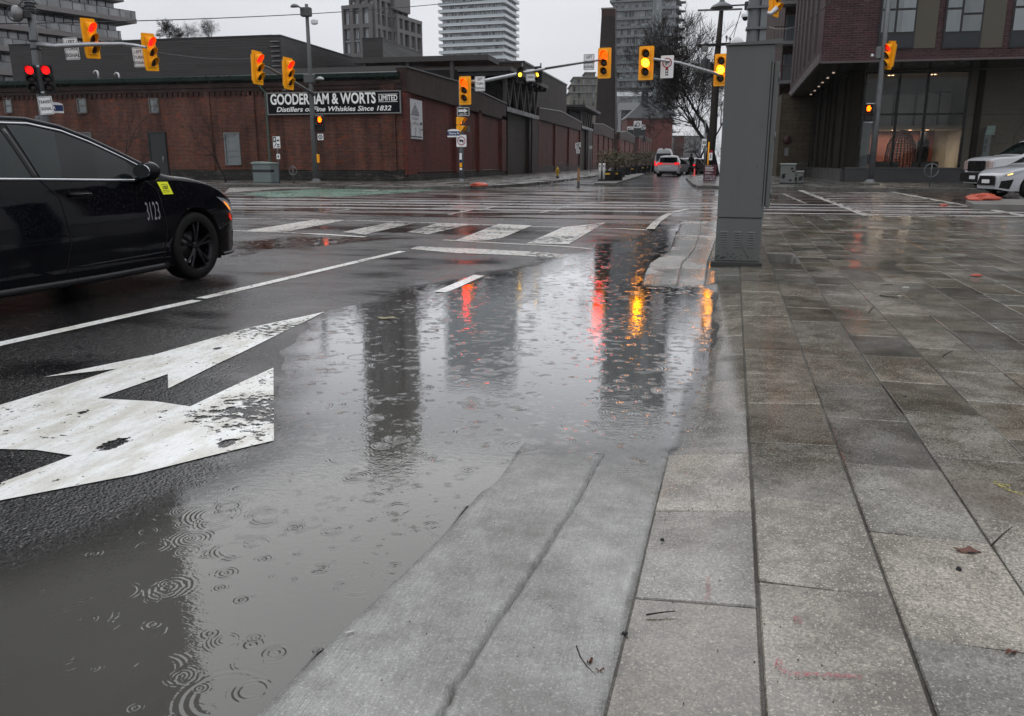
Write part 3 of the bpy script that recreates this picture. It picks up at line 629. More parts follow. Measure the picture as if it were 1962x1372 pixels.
fit(text('lettering', '& WORTS', Hs*.66, SW, sg, (0, -.045, Hs*.17), bold=.028), Ws*.325, Ws*.156)
fit(text('lettering', 'LIMITED', Hs*.34, SW, sg, (0, -.045, Hs*.17), bold=.02), Ws*.135, Ws*.408)
mb = MB(); mb.box(Ws*.338, Ws*.478, -.05, -.04, Hs*.33, Hs*.35); mb.box(Ws*.338, Ws*.478, -.05, -.04, Hs*.005, Hs*.025); mb.build('lettering_rule', SW, sg, w=False)
fit(text('lettering', 'Distillers of Fine Whiskies Since 1832', Hs*.30, SW, sg, (0, -.045, -Hs*.27), bold=.018, shear=.25), Ws*.86, 0)
# street side of the warehouse (plane X = XW)
def SY(x): return GX(x, 300, XW).y           # Y of a column on the street wall
side = [GX(x, y, XW) for x, y in ((771, 128), (963, 197))]
ys0, ys1 = YW, SY(963)
st = thing('street_side_wall', 'dark brick wall of the warehouse running away along the street with a poster', 'wall', (XW, YW, 0))
mb = MB(); mb.box(XW+.002, XW+.12, YW+.0, ys1, .5, 6.0); mb.build('wall', BR_ST, st)
mb = MB(); zt = [GX(x, y, XW+.3).z for x, y in ((772, 129), (900, 175), (962, 197))]; mb.prism([(XW-.3, YW-.02, 4.95), (XW-.3, ys1, 4.6), (XW-.3, ys1, zt[2]), (XW-.3, YW+10, 6.35), (XW-.3, YW-.02, 6.2)], (.62, 0, 0)); mb.build('parapet', BR_PAR, st)
mb = MB(); mb.box(XW-.34, XW+.40, YW-.04, ys1, 6.3, 6.36) if False else mb.prism([(XW-.34, YW-.05, 6.2), (XW-.34, YW+10, 6.35), (XW-.34, ys1, zt[2]), (XW-.34, ys1, zt[2]+.07), (XW-.34, YW+10, 6.42), (XW-.34, YW-.05, 6.27)], (.74, 0, 0)); mb.build('coping', plain('lead_coping', (.07, .07, .072), .4), st)
mb = MB(); mb.box(XW+.002, XW+.2, YW-.02, ys1, 0, .5); mb.build('stone_base', STN, st)
for x0, x1 in ((771, 778), (866, 872), (911, 915), (955, 963)):
    mb = MB(); mb.box(XW+.12, XW+.32, SY(x0), SY(x1), .5, 4.9); mb.build('pilaster', BR_ST, st)
mb = MB(); mb.box(XW+.121, XW+.2, SY(877), SY(882), .1, 2.55); mb.build('door', BLKG, st)
mb = MB(); mb.tube([(XW+.16, YW+2, .62), (XW+.16, ys1, .62)], .03, 6); mb.build('pipe', DKM, st)
# poster
a = GX(779, 186, XW+.2); b2 = GX(808, 195, XW+.2); c2 = GX(808, 267, XW+.2); d2 = GX(780, 265, XW+.2)
Y0, Y1, Z0, Z1 = a.y, b2.y, (c2.z+d2.z)/2, (a.z+b2.z)/2
po = thing('wall_poster', 'white poster with line drawing of a tall building on the side wall', 'poster', (XW+.2, (Y0+Y1)/2, (Z0+Z1)/2), math.pi/2)
Wp, Hp = Y1-Y0, Z1-Z0
mb = MB(); mb.box(-Wp/2, Wp/2, -.02, .06, -Hp/2, Hp/2); mb.build('board', plain('poster_paper', (.50, .51, .53), .5, 0, .12, 4), po, w=False)
mb = MB(); mb.box(-Wp/2+.02, Wp/2-.1, -.03, -.021, -Hp*.13, -Hp*.06); mb.box(-Wp/2+.1, Wp/2-.2, -.03, -.021, -Hp*.46, -Hp*.43)
for k, hh in enumerate((.12, .2, .3, .36, .28, .2, .14)): 
    x = -Wp*.22+k*Wp*.07
    for r_ in range(int(hh*26)): mb.box(x, x+Wp*.045, -.03, -.021, Hp*(.12+r_*.033), Hp*(.12+r_*.033+.02))
mb.box(-Wp*.3, Wp*.3, -.03, -.021, Hp*.098, Hp*.11)
for k in range(2): mb.box(-Wp*.2, Wp*.2, -.03, -.021, Hp*(.03-k*.035), Hp*(.04-k*.035))
for x, z in ((-.3, -.22), (.0, -.27), (.3, -.25)): mb.ringd((Wp*x, Hp*z), .10, .12, -.03); mb.box(Wp*x-.01, Wp*x+.01, -.03, -.021, Hp*-.43, Hp*z-.12)
mb.box(-Wp*.48, -Wp*.42, -.03, -.021, -Hp*.24, -Hp*.2); mb.box(Wp*.4, Wp*.47, -.03, -.021, -Hp*.27, -Hp*.23)
mb.build('printed_drawing', plain('printing_ink', (.05, .05, .055), .5, 0, .1), po, w=False)
text('lettering', 'PARCEL LOADING', .2, SW, po, (-.04, -.032, -Hp*.095), sx=1.05, bold=.01)
# gate bays and gabled bays farther along the street
def bay(xs_, tops, label, ncols, parsplit, mat=BR_ST):
    y0 = GX(xs_[0], 300, XW).y; y1 = GX(xs_[-1], 300, XW).y
    t = thing('gabled_brick_bay', label, 'wall', (XW, y0, 0), group='gabled brick bays along the street')
    pr = [GX(x, y, XW+.3) for x, y in tops]; par = [GX(x, y, XW+.3) for x, y in parsplit]
    mb = MB(); zb = max(p_.z for p_ in par); mb.prism([(XW-.1, y0, 0)] + [(XW-.1, y1, 0)] + [(XW-.1, p_.y if 0 < i < len(par)-1 else (y0, y1)[i > 0], p_.z) for i, p_ in enumerate(par)][::-1], (.2, 0, 0)); mb.build('wall', mat, t)
    prl = [(y0, pr[0].z)] + [(p_.y, p_.z) for p_ in pr[1:-1]] + [(y1, pr[-1].z)]; pal = [(y0, par[0].z)] + [(p_.y, p_.z) for p_ in par[1:-1]] + [(y1, par[-1].z)]
    mb = MB(); mb.prism([(XW-.4, a, b) for a, b in pal] + [(XW-.4, a, b) for a, b in prl[::-1]], (.72, 0, 0)); mb.build('parapet', BR_PAR, t)
    mb = MB(); mb.prism([(XW-.44, a, b+.002) for a, b in prl] + [(XW-.44, a, b+.12) for a, b in prl[::-1]], (.82, 0, 0)); mb.build('coping', plain('lead_coping', (.07, .07, .072), .4), t)
    for k in range(ncols+1):
        yy = y0 + (y1-y0)*k/ncols; wd = .5; yy = min(max(yy, y0+wd/2), y1-wd/2)
        zt_ = np.interp(yy, [a for a, _ in pal], [b for _, b in pal]); mb = MB(); mb.box(XW+.1, XW+.3, yy-wd/2, yy+wd/2, 0, float(zt_)-.02); mb.build('pilaster', mat, t)
    mb = MB(); mb.box(XW+.1, XW+.22, y0+.5, y1-.5, .0, .8); mb.build('plinth', BR_PAR, t)
    mb = MB(); mb.box(XW-14, XW-.1, y0, y0+.35, 0, min(pr[0].z, pr[-1].z)-.3); mb.build('end_wall', BR_PAR, t); return t
bay((1026, 1108), ((1027, 206), (1074, 214), (1108, 233)), 'first gabled brick bay beyond the tall gate with three red panels', 3, ((1027, 227), (1074, 240), (1108, 249)))
bay((1132, 1172), ((1132, 236), (1155, 238), (1172, 248)), 'second gabled brick bay, beside the street planters', 4, ((1132, 255), (1155, 259), (1172, 266)))
bay((1184, 1213), ((1184, 252), (1200, 252), (1213, 261)), 'third gabled brick bay with a white wall lamp', 3, ((1184, 266), (1200, 269), (1213, 275)))
bay((1221, 1246), ((1221, 260), (1234, 261), (1246, 268)), 'farthest gabled brick bay close to the white van', 6, ((1221, 264), (1234, 266), (1246, 272)))
def gatebay(xa, xb, xgate0, xgate1, top, label, fascia_z, truss=True):
    y0 = GX(xa, 300, XW).y; y1 = GX(xb, 300, XW).y; t = thing('gate_bay', label, 'building', (XW, y0, 0))
    mb = MB(); mb.box(XW-9, XW-1.2, y0, y1, 0, top+.3); mb.build('wall', BR_PAR, t)
    mb = MB(); g0, g1 = GX(xgate0, 300, XW-.2).y, GX(xgate1, 300, XW-.2).y; mb.box(XW-1.198, XW-.2, g0, g1, 0, top-.1); mb.build('rolling_gate', BR_TAN, t)
    mb = MB(); mb.box(XW-1.1, XW+.28, g1+.05, y1, 0, top-.1); mb.build('pier', BR_PAR, t)
    mb = MB(); mb.cyl((XW+.1, g1-.1, .1), (XW+.1, g1-.1, top-.1), .06, 8); mb.build('pipe', plain('grey_pipe', (.14, .15, .16), .4), t)
    mb = MB(); mb.box(XW-9, XW+.35, y0-.05, y1, top-.1, top+.28); mb.build('lintel', DKM, t)
    if truss:
        mb = MB(); n = 5; zt_ = fascia_z-.45
        for X in (XW+.15,):
            for k in range(n):
                ya = y0 + (y1-y0)*(k)/n; yb = y0+(y1-y0)*(k+1)/n; ym = (ya+yb)/2
                mb.bar((X, ya, zt_), (X, ym, top+.28), .22); mb.bar((X, ym, top+.28), (X, yb, zt_), .22)
            mb.bar((X, y0, zt_+.1), (X, y1, zt_+.1), .25); mb.bar((X, y0, top+.28), (X, y0, zt_), .25)
        mb.build('truss', plain('grey_timber', (.055, .052, .05), .6, 0, .5), t)
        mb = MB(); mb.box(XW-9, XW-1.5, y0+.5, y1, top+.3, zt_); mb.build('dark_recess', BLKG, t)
    mb = MB(); mb.box(XW-9.4 if xa < 1000 else XW-7, XW+1.0, y0-1.5, y1+(1.5 if xa < 1000 else 4), fascia_z-.32, fascia_z); mb.build('canopy_roof', plain('canopy_fascia', (.05, .047, .046), .55, 0, .3), t)
    mb = MB()
    for k in range(8): yy = y0-1.2+(y1-y0+2)*k/7; mb.box(XW-6, XW+.9, yy, yy+.15, fascia_z-.62, fascia_z-.34)
    mb.build('rafter', DKM, t); return t
f1 = GX(963, 119, XW+1.0)
gb = gatebay(964, 1026, 973, 1010, 5.45, 'tall gate bay with steel truss and deep canopy beside the warehouse', f1.z)
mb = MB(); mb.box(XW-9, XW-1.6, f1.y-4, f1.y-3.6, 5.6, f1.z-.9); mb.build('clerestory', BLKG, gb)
mb = MB()
for k in range(3): x = XW-1.8-k*3.4; mb.box(x-.13, x+.13, f1.y-4.4, f1.y-4.15, 5.6, f1.z-.32)
mb.build('post', plain('grey_timber', (.055, .052, .05), .6, 0, .5), gb)
mb = MB(); mb.box(XW-9.5, XW+1.0, f1.y-4.6, f1.y-1.2, f1.z-.35, f1.z+.02); mb.build('canopy_edge', plain('canopy_fascia', (.05, .047, .046), .55, 0, .3), gb)
f2 = GX(1100, 191, XW+1.0)
gatebay(1109, 1131, 1112, 1120, 5.9, 'second gate bay with small truss and canopy below the chimney', GX(1105, 191, XW+1).z)
p1 = GX(1004, 120, XW-.5); p2 = GX(1086, 164, XW-.5)
bs = thing('brick_hall', 'tall windowless brown brick hall rising behind the street wall', 'building', (XW-.5, p1.y, 0))
mb = MB(); mb.prism([(XW-.5, p1.y, 3), (XW-.5, p2.y, 3), (XW-.5, p2.y, p2.z), (XW-.5, p1.y, p1.z)], (-20, 0, 0)); mb.build('wall', BR_TAN, bs)
mb = MB(); mb.prism([(XW-.42, p1.y-.1, p1.z+.002), (XW-.42, p2.y+.1, p2.z+.002), (XW-.42, p2.y+.1, p2.z+.17), (XW-.42, p1.y-.1, p1.z+.17)], (-20.2, 0, 0)); mb.build('coping', DKM, bs)
# ================================================================ DARK CLAD BLOCKS BEHIND
def box_by_px(name, label, corner, ytop, xleft, xright, Yf, mat, z0=4.5, cat='building', roof=True):
    k = GY(corner, ytop, Yf); xl = GY(xleft, ytop, Yf).x; yb = GX(xright, ytop, k.x).y; t = thing(name, label, cat, (k.x, Yf, 0))
    mb = MB(); mb.box(xl, k.x, Yf, yb, z0, k.z); mb.build('wall', mat, t)
    mb = MB(); mb.box(xl-.05, k.x+.05, Yf-.05, yb+.05, k.z+.002, k.z+.12); mb.build('roof_edge', DKM, t); return t, k, xl, yb
t1, k, xl, yb = box_by_px('clad_building', 'long black timber clad block rising behind the warehouse roof', 537, 69, 14, 684, 72, CLAD)
mb = MB()
for i in range(9): mb.box(k.x-.9+.12*i/9, k.x-.1, 71.7, 71.995, k.z-.5-i*.42, k.z-.44-i*.42)
mb.build('corner_rungs', plain('pale_rung', (.25, .25, .25), .5), t1)
mb = MB(); mb.box(k.x-16, k.x-2.4, 75, 88, k.z+.12, k.z+.62); mb.build('roof_block', plain('brown_roof_edge', (.05, .042, .038), .6), t1)
r_ = thing('roof_railing', 'glass railing with pale posts on the black clad roof', 'railing', (k.x-22, 78, k.z+.12))
mb = MB()
for i in range(14): mb.box(-9+i*1.3, -8.94+i*1.3, -.03, .03, 0, 1.0)
mb.build('post', WHT, r_, w=False); mb = MB(); mb.box(-9, 8, -.02, .02, .1, .95); mb.build('glass_panel', RAILG2, r_, w=False)
box_by_px('clad_penthouse', 'small black timber clad box in front of the concrete tower', 733, 74, 694, 808, 84, CLAD2)
a = GY(683, 129, 60); b_ = GY(768, 127, 60)
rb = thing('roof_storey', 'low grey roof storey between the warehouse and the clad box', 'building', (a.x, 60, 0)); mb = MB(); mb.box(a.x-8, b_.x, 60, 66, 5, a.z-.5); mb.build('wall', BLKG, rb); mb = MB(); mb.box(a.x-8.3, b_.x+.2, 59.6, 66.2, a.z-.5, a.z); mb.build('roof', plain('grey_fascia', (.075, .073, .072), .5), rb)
for x, y, lb in ((188, 142, 'left of two small hooked vent pipes on the warehouse roof'), (228, 146, 'right of two small hooked vent pipes on the warehouse roof')):
    q = GY(x, y, YW+2); mb = MB(); mb.tube([(q.x, YW+2, ZR-.1), (q.x, YW+2, q.z), (q.x-.05, YW+2, q.z+.16), (q.x-.18, YW+2, q.z+.2), (q.x-.28, YW+2, q.z+.12), (q.x-.28, YW+2, q.z+.02)], .06, 8); tag(mb.build('vent_pipe', STEELB), lb, 'vent pipe', 'vent pipes on the warehouse roof')
# ================================================================ TOWERS
def local(t): return lambda x, y, z: (x, y, z)
def tower_frame(t, w_, d_, floors, z0, bays, dbays, conc=CONG):     # concrete grid with recessed windows; local: front face y=0, x 0..w
    fh = 3.0; top = z0+floors*fh
    mb = MB(); mb.box(.6, w_-.6, .6, d_-.6, 0, top-.2); mb.build('core', GLT, t, w=False)
    mb = MB()
    for i in range(bays+1): x = w_*i/bays; mb.box(x-.55 if i else 0, x+.55 if i < bays else w_, 0, .9, 0, top)
    for i in range(dbays+1): y = d_*i/dbays; mb.box(w_-.9, w_-.001, max(.9, y-.55), min(d_, y+.55), 0, top-.001); mb.box(.001, .9, max(.9, y-.55), min(d_, y+.55), 0, top-.001)
    for k in range(int(z0/fh/2)-0, floors//2+int(z0/fh/2)+1):
        z = k*fh*2
        if z > top-.1: break
        mb.box(.01, w_-.01, .01, .88, z, z+.95); mb.box(w_-.88, w_-.012, .02, d_-.02, z, z+.95); mb.box(.012, .88, .02, d_-.02, z, z+.95)
    mb.box(-.05, w_+.05, -.05, d_+.05, top-.3, top+.7); mb.build('concrete_frame', conc, t, w=False)
    mb = MB(); f0 = int(floors*.0)
    for k in range(0, int(top/fh/2)):
        z = k*fh*2+fh+.35
        for i in range(bays): x0_ = w_*i/bays+.56; x1_ = w_*(i+1)/bays-.56; mb.box(x0_, x1_, .25, .6, z-.12, z); mb.box(x0_, x1_, .22, .25, z, z+.9)
        for i in range(dbays): y0_ = d_*i/dbays+.56; y1_ = d_*(i+1)/dbays-.56; mb.box(w_-.6, w_-.25, y0_, y1_, z-.12, z)
    mb.build('balcony', CONL, t, w=False)
# tower 1: grey concrete grid tower
d1 = 190.; k = GD(712, 100, d1)
T1 = thing('concrete_tower', 'grey concrete grid apartment tower left of the white tower', 'building', (k.x, k.y, 0), R(-11)); T1['_o'] = (0, 0, 0)
wpx = d1/1604.
def sub_tower(t, name, x0, x1, y0, y1, ztop, bx, by, conc=CONG):
    """one block of a tower, local coordinates; x=right, y=away"""
    fh = 3.0; mb = MB(); mb.box(x0+.7, x1-.7, y0+.7, y1-.7, 0, ztop-.3); mb.build('glazing', GLT, t, w=False); mb = MB()
    for i in range(bx+1):
        x = x0+(x1-x0)*i/bx; a_, b__ = max(x0, x-.42), min(x1, x+.42); mb.box(a_, b__, y0, y0+1, 0, ztop)
    for i in range(by+1):
        y = y0+(y1-y0)*i/by; a_, b__ = max(y0+1.0, y-.42), min(y1, y+.42)
        if b__ > a_: mb.box(x1-1, x1-.01, a_, b__, 0, ztop-.01); mb.box(x0+.01, x0+1, a_, b__, 0, ztop-.01)
    z = 0
    while z < ztop-1: mb.box(x0+.02, x1-.02, y0+.02, y0+.98, z, z+.85); mb.box(x1-.98, x1-.03, y0+1, y1-.03, z+.005, z+.845); mb.box(x0+.03, x0+.98, y0+1, y1-.03, z+.005, z+.845); z += 6
    mb.box(x0-.03, x1+.03, y0-.03, y1+.03, ztop-.5, ztop+.3); mb.build('concrete_frame', conc, t, w=False)
    mb = MB(); z = 3.2
    while z < ztop-1.5:
        for i in range(bx): mb.box(x0+(x1-x0)*i/bx+.5, x0+(x1-x0)*(i+1)/bx-.5, y0+.2, y0+.69, z, z+.14); mb.box(x0+(x1-x0)*i/bx+.5, x0+(x1-x0)*(i+1)/bx-.5, y0+.2, y0+.24, z+.14, z+.34)
        for i in range(by): mb.box(x1-.69, x1-.2, y0+(y1-y0)*i/by+.5, y0+(y1-y0)*(i+1)/by-.5, z, z+.14)
        z += 6
    mb.build('balcony', CONL, t, w=False)
    mb = MB(); z = 1
    while z < ztop-2:
        for i in range(bx):
            for u in (.35, .5, .7): x = x0+(x1-x0)*(i+u)/bx; mb.box(x-.05, x+.05, y0+.62, y0+.69, z, z+2.1)
        z += 3
    mb.build('mullion', WHT, t, w=False)
zt = GD(680, 9, d1).z
sub_tower(T1, 'low', -7.4, 0, 0, 8, zt, 3, 4)
sub_tower(T1, 'high', -6.2, .5, 1.2, 15.5, d1*math.tan(R(21.2)), 3, 6)
zr = GD(798, 45, d1+18).z
sub_tower(T1, 'right', .4, 1.9, 8.1, 19.5, zr, 1, 4)
mb = MB(); zz0 = GD(770, 30, d1+15).z; mb.box(.6, 1.4, 8, 15, zz0, d1*math.tan(R(19))); mb.build('upper_wing', CONG, T1, w=False)
# tower 2: white balconied tower
d2_ = 400.; k = GD(968, 100, d2_); m_ = d2_/1604.
T2 = thing('white_balcony_tower', 'tall pale tower with white wraparound balconies on every floor', 'building', (k.x, k.y, 0), R(-4))
wl = -(968-836)*m_*1.0; D2 = 24; nfl = 36
mb = MB(); mb.box(wl+1.6, -1.6, 1.6, D2, 0, nfl*3.03); mb.build('glazing', GLT, T2, w=False)
mb = MB()
rnd = random.Random(3)
for fl in range(18, nfl):
    z = fl*3.03
    for i in range(26):
        if rnd.random() < .62: x = wl+2+(-wl-4)*i/26; mb.box(x, x+rnd.choice((.35, .7, .9)), 1.5, 1.598, z+.3, z+2.7)
    for i in range(10): y = 2+i*2.1; mb.box(-1.598, -1.5, y, y+.5, z+.3, z+2.7)
mb.build('window_panel', plain('pale_window_panel', (.32, .335, .35), .3, 0, .3, .4), T2, w=False)
for fl in range(nfl+1):
    z = fl*3.03; mb = MB(); mb.box(wl, 0, 0, D2, z-.12, z+.16); s_ = mb.build('balcony_slab', WHT, T2, w=False)
    mb = MB(); mb.box(wl+.02, -.02, .02, .08, z+.16, z+1.15); mb.box(-.08, -.02, .08, D2-.1, z+.16, z+1.15); mb.box(wl+.02, wl+.08, .08, D2-.1, z+.16, z+1.15)
    o = mb.build('glass_rail', RAILG, s_, w=False)
# tower 3: grey balconied tower
d3 = 430.; k = GD(1296, 120, d3); m_ = d3/1604.
T3 = thing('grey_balcony_tower', 'wide grey glass tower with balconies behind the brick chimney', 'building', (k.x, k.y, 0), R(-3))
wl = -(1296-1168)*m_; D3 = 20; nfl = 32; fh3 = 15.6*m_
mb = MB(); mb.box(wl+1.5, -1.5, 1.5, D3, 0, nfl*fh3); mb.build('glazing', GLT, T3, w=False)
sx0, sx1 = wl+(1248-1168)*m_, wl+(1262-1168)*m_
mb = MB(); mb.box(sx0, sx1+.8, .9, 1.6, 0, nfl*fh3); mb.build('glazed_bay', GLB, T3, w=False)
mb = MB()
for fl in range(9, nfl):
    z = fl*fh3
    for i in range(30):
        x = wl+1.6+(-wl-3.2)*i/30; mb.box(x, x+.09, 1.42, 1.5, z+.2, z+fh3-.1)
        if rnd.random() < .3: mb.box(x+.09, x+.75, 1.44, 1.5, z+.2, z+fh3-.4)
mb.build('window_panel', plain('grey_window_panel', (.16, .175, .18), .3, 0, .3, .4), T3, w=False)
for fl in range(nfl+1):
    z = fl*fh3; mb = MB()
    mb.box(wl, sx0-.1, 0, D3, z-.12, z+.13); mb.box(sx1+.9, 0, 0, D3, z-.12, z+.13); mb.box(sx0-.1, sx1+.9, 1.0, D3, z-.12, z+.13)
    mb.prism([(0, 6, z-.12), (2.6, 7.5, z-.12), (2.6, 12, z-.12), (0, 13.5, z-.12)], (0, 0, .25))
    s_ = mb.build('balcony_slab', CONM, T3, w=False)
    mb = MB(); mb.box(wl+.02, sx0-.12, .02, .08, z+.14, z+1.12); mb.box(sx1+.92, -.02, .02, .08, z+.14, z+1.12); mb.box(-.08, -.02, .08, D3-.1, z+.14, z+1.12); mb.box(2.52, 2.58, 7.5, 12, z+.14, z+1.12)
    mb.build('glass_rail', RAILG2, s_, w=False)
# podium of tower 3
q0, q1 = GD(1172, 168, 390.), GD(1248, 206, 390.)
pd = thing('glass_podium', 'low pale glass building at the foot of the grey tower', 'building', (q0.x, q0.y, 0), PSI)
Wd = (q1-q0).length*1.0; Wd = (1248-1172)*390/1604.; mb = MB(); mb.box(0, Wd, 0, 10, 0, q0.z-1.2); mb.build('glazing', GLB, pd, w=False)
mb = MB(); mb.box(-.3, Wd+.3, -.6, 10, q0.z-1.2, q0.z); mb.build('roof', DKM, pd, w=False)
mb = MB(); zb_ = GD(1200, 184, 390).z; mb.box(-.1, Wd+.1, -.4, -.02, zb_-.1, zb_+1.6); mb.build('white_band', WHT, pd, w=False)
mb = MB()
for i in range(16): mb.box(Wd*i/15-.06, Wd*i/15+.06, -.12, -.003, 2, zb_-.1)
mb.build('mullion', DKM, pd, w=False)
# beige midrise
q0 = GD(1095, 150, 260.); m_ = 260/1604.
bm_ = thing('beige_midrise', 'stepped beige apartment block left of the chimney', 'building', (q0.x, q0.y, 0), PSI)
for x0_, x1_, yt, yd in ((-3*m_, 60*m_, 178, 0), (1*m_, 60*m_, 163, .8), (6*m_, 60*m_, 149, 2), (30*m_, 48*m_, 140, 6)):
    z = GD(1100, yt, 260+yd).z; mb = MB(); mb.box(x0_, x1_, yd, 16, 0, z); mb.build('wall', plain('beige_stone', (.16, .15, .125), .7, 0, .3, .4), bm_, w=False)
    mb = MB(); mb.box(x0_-.4, x1_+.2, yd-.4, 16, z, z+.3); mb.build('cornice', CONM, bm_, w=False)
for r0, yt in enumerate((156, 170, 183, 197)):
    z = GD(1100, yt, 260).z
    for i in range(5):
        x = (4+i*9.)*m_; mb = MB(); mb.box(x, x+3.6*m_, (.66, .66, -.14, -.14)[r0] if r0 else 1.86, (.79, .79, -.004, -.004)[r0] if r0 else 1.99, z-.8, z+.8); mb.build('window', GL if (i+r0) % 2 else GLB, bm_, w=False)
# left glass condominium with deep bands
d4 = 137.; k = GD(262, 40, d4); T4 = thing('banded_glass_condominium', 'huge glass condominium with heavy concrete bands at the upper left', 'building', (k.x, k.y, 0), R(68.4))
BAND = plain('condo_band_concrete', (.19, .175, .17), .65, 0, .3, .3); W4, D4 = 82., 24.
zb_ = GD(262, 41, d4).z; fl0 = zb_-3.1*2
mb = MB(); mb.box(-W4, -2.0, 2.6, D4, 0, zb_+36*3.1); mb.build('glazing', glass('condo_glass', (.10, .105, .112), .05, 1., 1.5, .9, (.30, .31, .325)), T4, w=False)
mb = MB(); 
for i in range(58): x = -W4+i*1.38; mb.box(x-.05, x+.05, 2.48, 2.598, 6, zb_+36*3.1)
mb.build('mullion', DKM, T4, w=False)
for j in range(-5, 37):
    z = zb_+j*3.1; mb = MB(); xr = 0 if j >= 0 else (-2.2 if j > -3 else -1.); xr = [0, -1.2, .3, -.4][j % 4] if j >= 0 else xr
    fr_ = 0 if j % 2 == 0 else 1.0
    mb.box(-W4, xr, fr_, D4, z-.32, z+.35); s_ = mb.build('balcony_band', BAND, T4, w=False)
    mb = MB(); mb.box(-W4+.1, xr-.05, fr_+.05, fr_+.12, z+.351, z+1.4); g_ = mb.build('glass_rail', glass('rail_glass_grey', (.15, .155, .158), .06, .8, 1.5, .7, (.28, .285, .29)), s_, w=False)
    mb = MB(); 
    for i in range(45): x = -W4+.2+i*1.84; mb.box(x-.03, x+.03, fr_+.0, fr_+.049, z+.351, z+1.42) if x < xr else None
    mb.box(-W4+.1, xr-.04, fr_-.0, fr_+.14, z+1.402, z+1.45); mb.build('rail_post', DKM, s_, w=False)
# chimney
dch = 205.; kc = GD(1160, 300, dch); mch = dch/1604.
ch = thing('brick_chimney', 'tall tapering dark brick chimney stack above the warehouse row', 'chimney', (kc.x, kc.y, 0))
zt = GD(1160, 18, dch).z
wt = 25*mch*.97; wb = wt*1.75
def frus(mb, w0, w1, z0, z1, xo0=0., xo1=0.):
    vs = [(x*w0/2+xo0, y*w0/2, z0) for x, y in ((-1, -1), (1, -1), (1, 1), (-1, 1))]+[(x*w1/2+xo1, y*w1/2, z1) for x, y in ((-1, -1), (1, -1), (1, 1), (-1, 1))]
    return mb.add(vs, [(3, 2, 1, 0), (4, 5, 6, 7), (0, 1, 5, 4), (1, 2, 6, 5), (2, 3, 7, 6), (3, 0, 4, 7)])
mb = MB(); frus(mb, wb, wt, 0, zt, 0, 0); mb.build('stack', BR_CH, ch, w=False)
mb = MB(); frus(mb, wt+.12, wt+.16, zt-1.6, zt-.2); mb.build('red_cap_band', brick('cap_brick', (.09, .028, .022), (.055, .02, .017), (.04, .03, .03)), ch, w=False)
mb = MB(); frus(mb, wt+.35, wt+.35, zt-.2, zt+.12); mb.build('cap', CONM, ch, w=False)
# cupola house
dcu = 330.; m_ = dcu/1604.; kc = GD(1238, 300, dcu); cu_ = thing('cupola_house', 'brick house with dark hipped roof and a square cupola', 'building', (kc.x, kc.y, 0), PSI)
ze = GD(1238, 226, dcu).z; za = GD(1238, 193, dcu).z; zc1 = GD(1238, 165, dcu).z; hw = 41*m_
mb = MB(); mb.box(-hw+.6, hw+1.5, .6, 2*hw, 0, ze-.1); mb.build('wall', BR_ST, cu_, w=False)
mb = MB(); a1 = 1.3; mb.add([(-hw, 0, ze), (hw, 0, ze), (hw, 2*hw, ze), (-hw, 2*hw, ze), (-a1, hw-a1, za), (a1, hw-a1, za), (a1, hw+a1, za), (-a1, hw+a1, za), (-hw, 0, ze-.25), (hw, 0, ze-.25), (hw, 2*hw, ze-.25), (-hw, 2*hw, ze-.25)], [(0, 1, 5, 4), (1, 2, 6, 5), (2, 3, 7, 6), (3, 0, 4, 7), (4, 5, 6, 7), (8, 9, 1, 0), (9, 10, 2, 1), (10, 11, 3, 2), (11, 8, 0, 3), (11, 10, 9, 8)]); rf = mb.build('roof', ROOF, cu_, w=False)
mb = MB(); c_ = 1.05
mb.box(-c_-.15, c_+.15, hw-c_-.15, hw+c_+.15, za-.3, za+.35)
for x in (-c_, -c_*.36, c_*.36, c_):
    for y in (hw-c_, hw+c_): mb.box(x-.16, x+.16, y-.14, y+.14, za+.35, zc1-.25)
for y in (hw-.3, hw+.3):
    for x in (-c_, c_): mb.box(x-.14, x+.14, y-.14, y+.14, za+.35, zc1-.25)
mb.box(-c_-.3, c_+.3, hw-c_-.3, hw+c_+.3, zc1-.25, zc1+.05); frus2 = [(-c_-.4, hw-c_-.4, zc1+.05), (c_+.4, hw-c_-.4, zc1+.05), (c_+.4, hw+c_+.4, zc1+.05), (-c_-.4, hw+c_+.4, zc1+.05), (-.25, hw-.25, zc1+.85), (.25, hw-.25, zc1+.85), (.25, hw+.25, zc1+.85), (-.25, hw+.25, zc1+.85)]
mb.add(frus2, [(3, 2, 1, 0), (4, 5, 6, 7), (0, 1, 5, 4), (1, 2, 6, 5), (2, 3, 7, 6), (3, 0, 4, 7)]); mb.build('cupola', plain('cupola_dark_green', (.022, .03, .03), .5), rf, w=False)
mb = MB(); mb.box(-c_+.2, c_-.2, hw-.05, hw+.05, za+.35, zc1-.25) if False else None
g_ = thing('dark_gabled_house', 'dark gabled house behind the cupola house', 'building', (GD(1214, 300, 352.).x, GD(1214, 300, 352.).y, 0), PSI)
zg = GD(1200, 211, 352).z; zg2 = GD(1200, 197, 352).z; hw2 = 26*352/1604.
mb = MB(); mb.box(-hw2, hw2, 0, 10, 0, zg); mb.build('wall', DKM, g_, w=False); mb = MB(); mb.prism([(-hw2-.3, -.3, zg), (-hw2-.3, 5, zg2+.4), (-hw2-.3, 10.3, zg)], (2*hw2+.6, 0, 0)); mb.build('roof', plain('grey_metal_roof', (.06, .065, .07), .4), g_, w=False)
mb = MB(); mb.ringd((-hw2+1.2, zg-2), .5, .7, -.1); mb.build('round_window', CONM, g_, w=False)
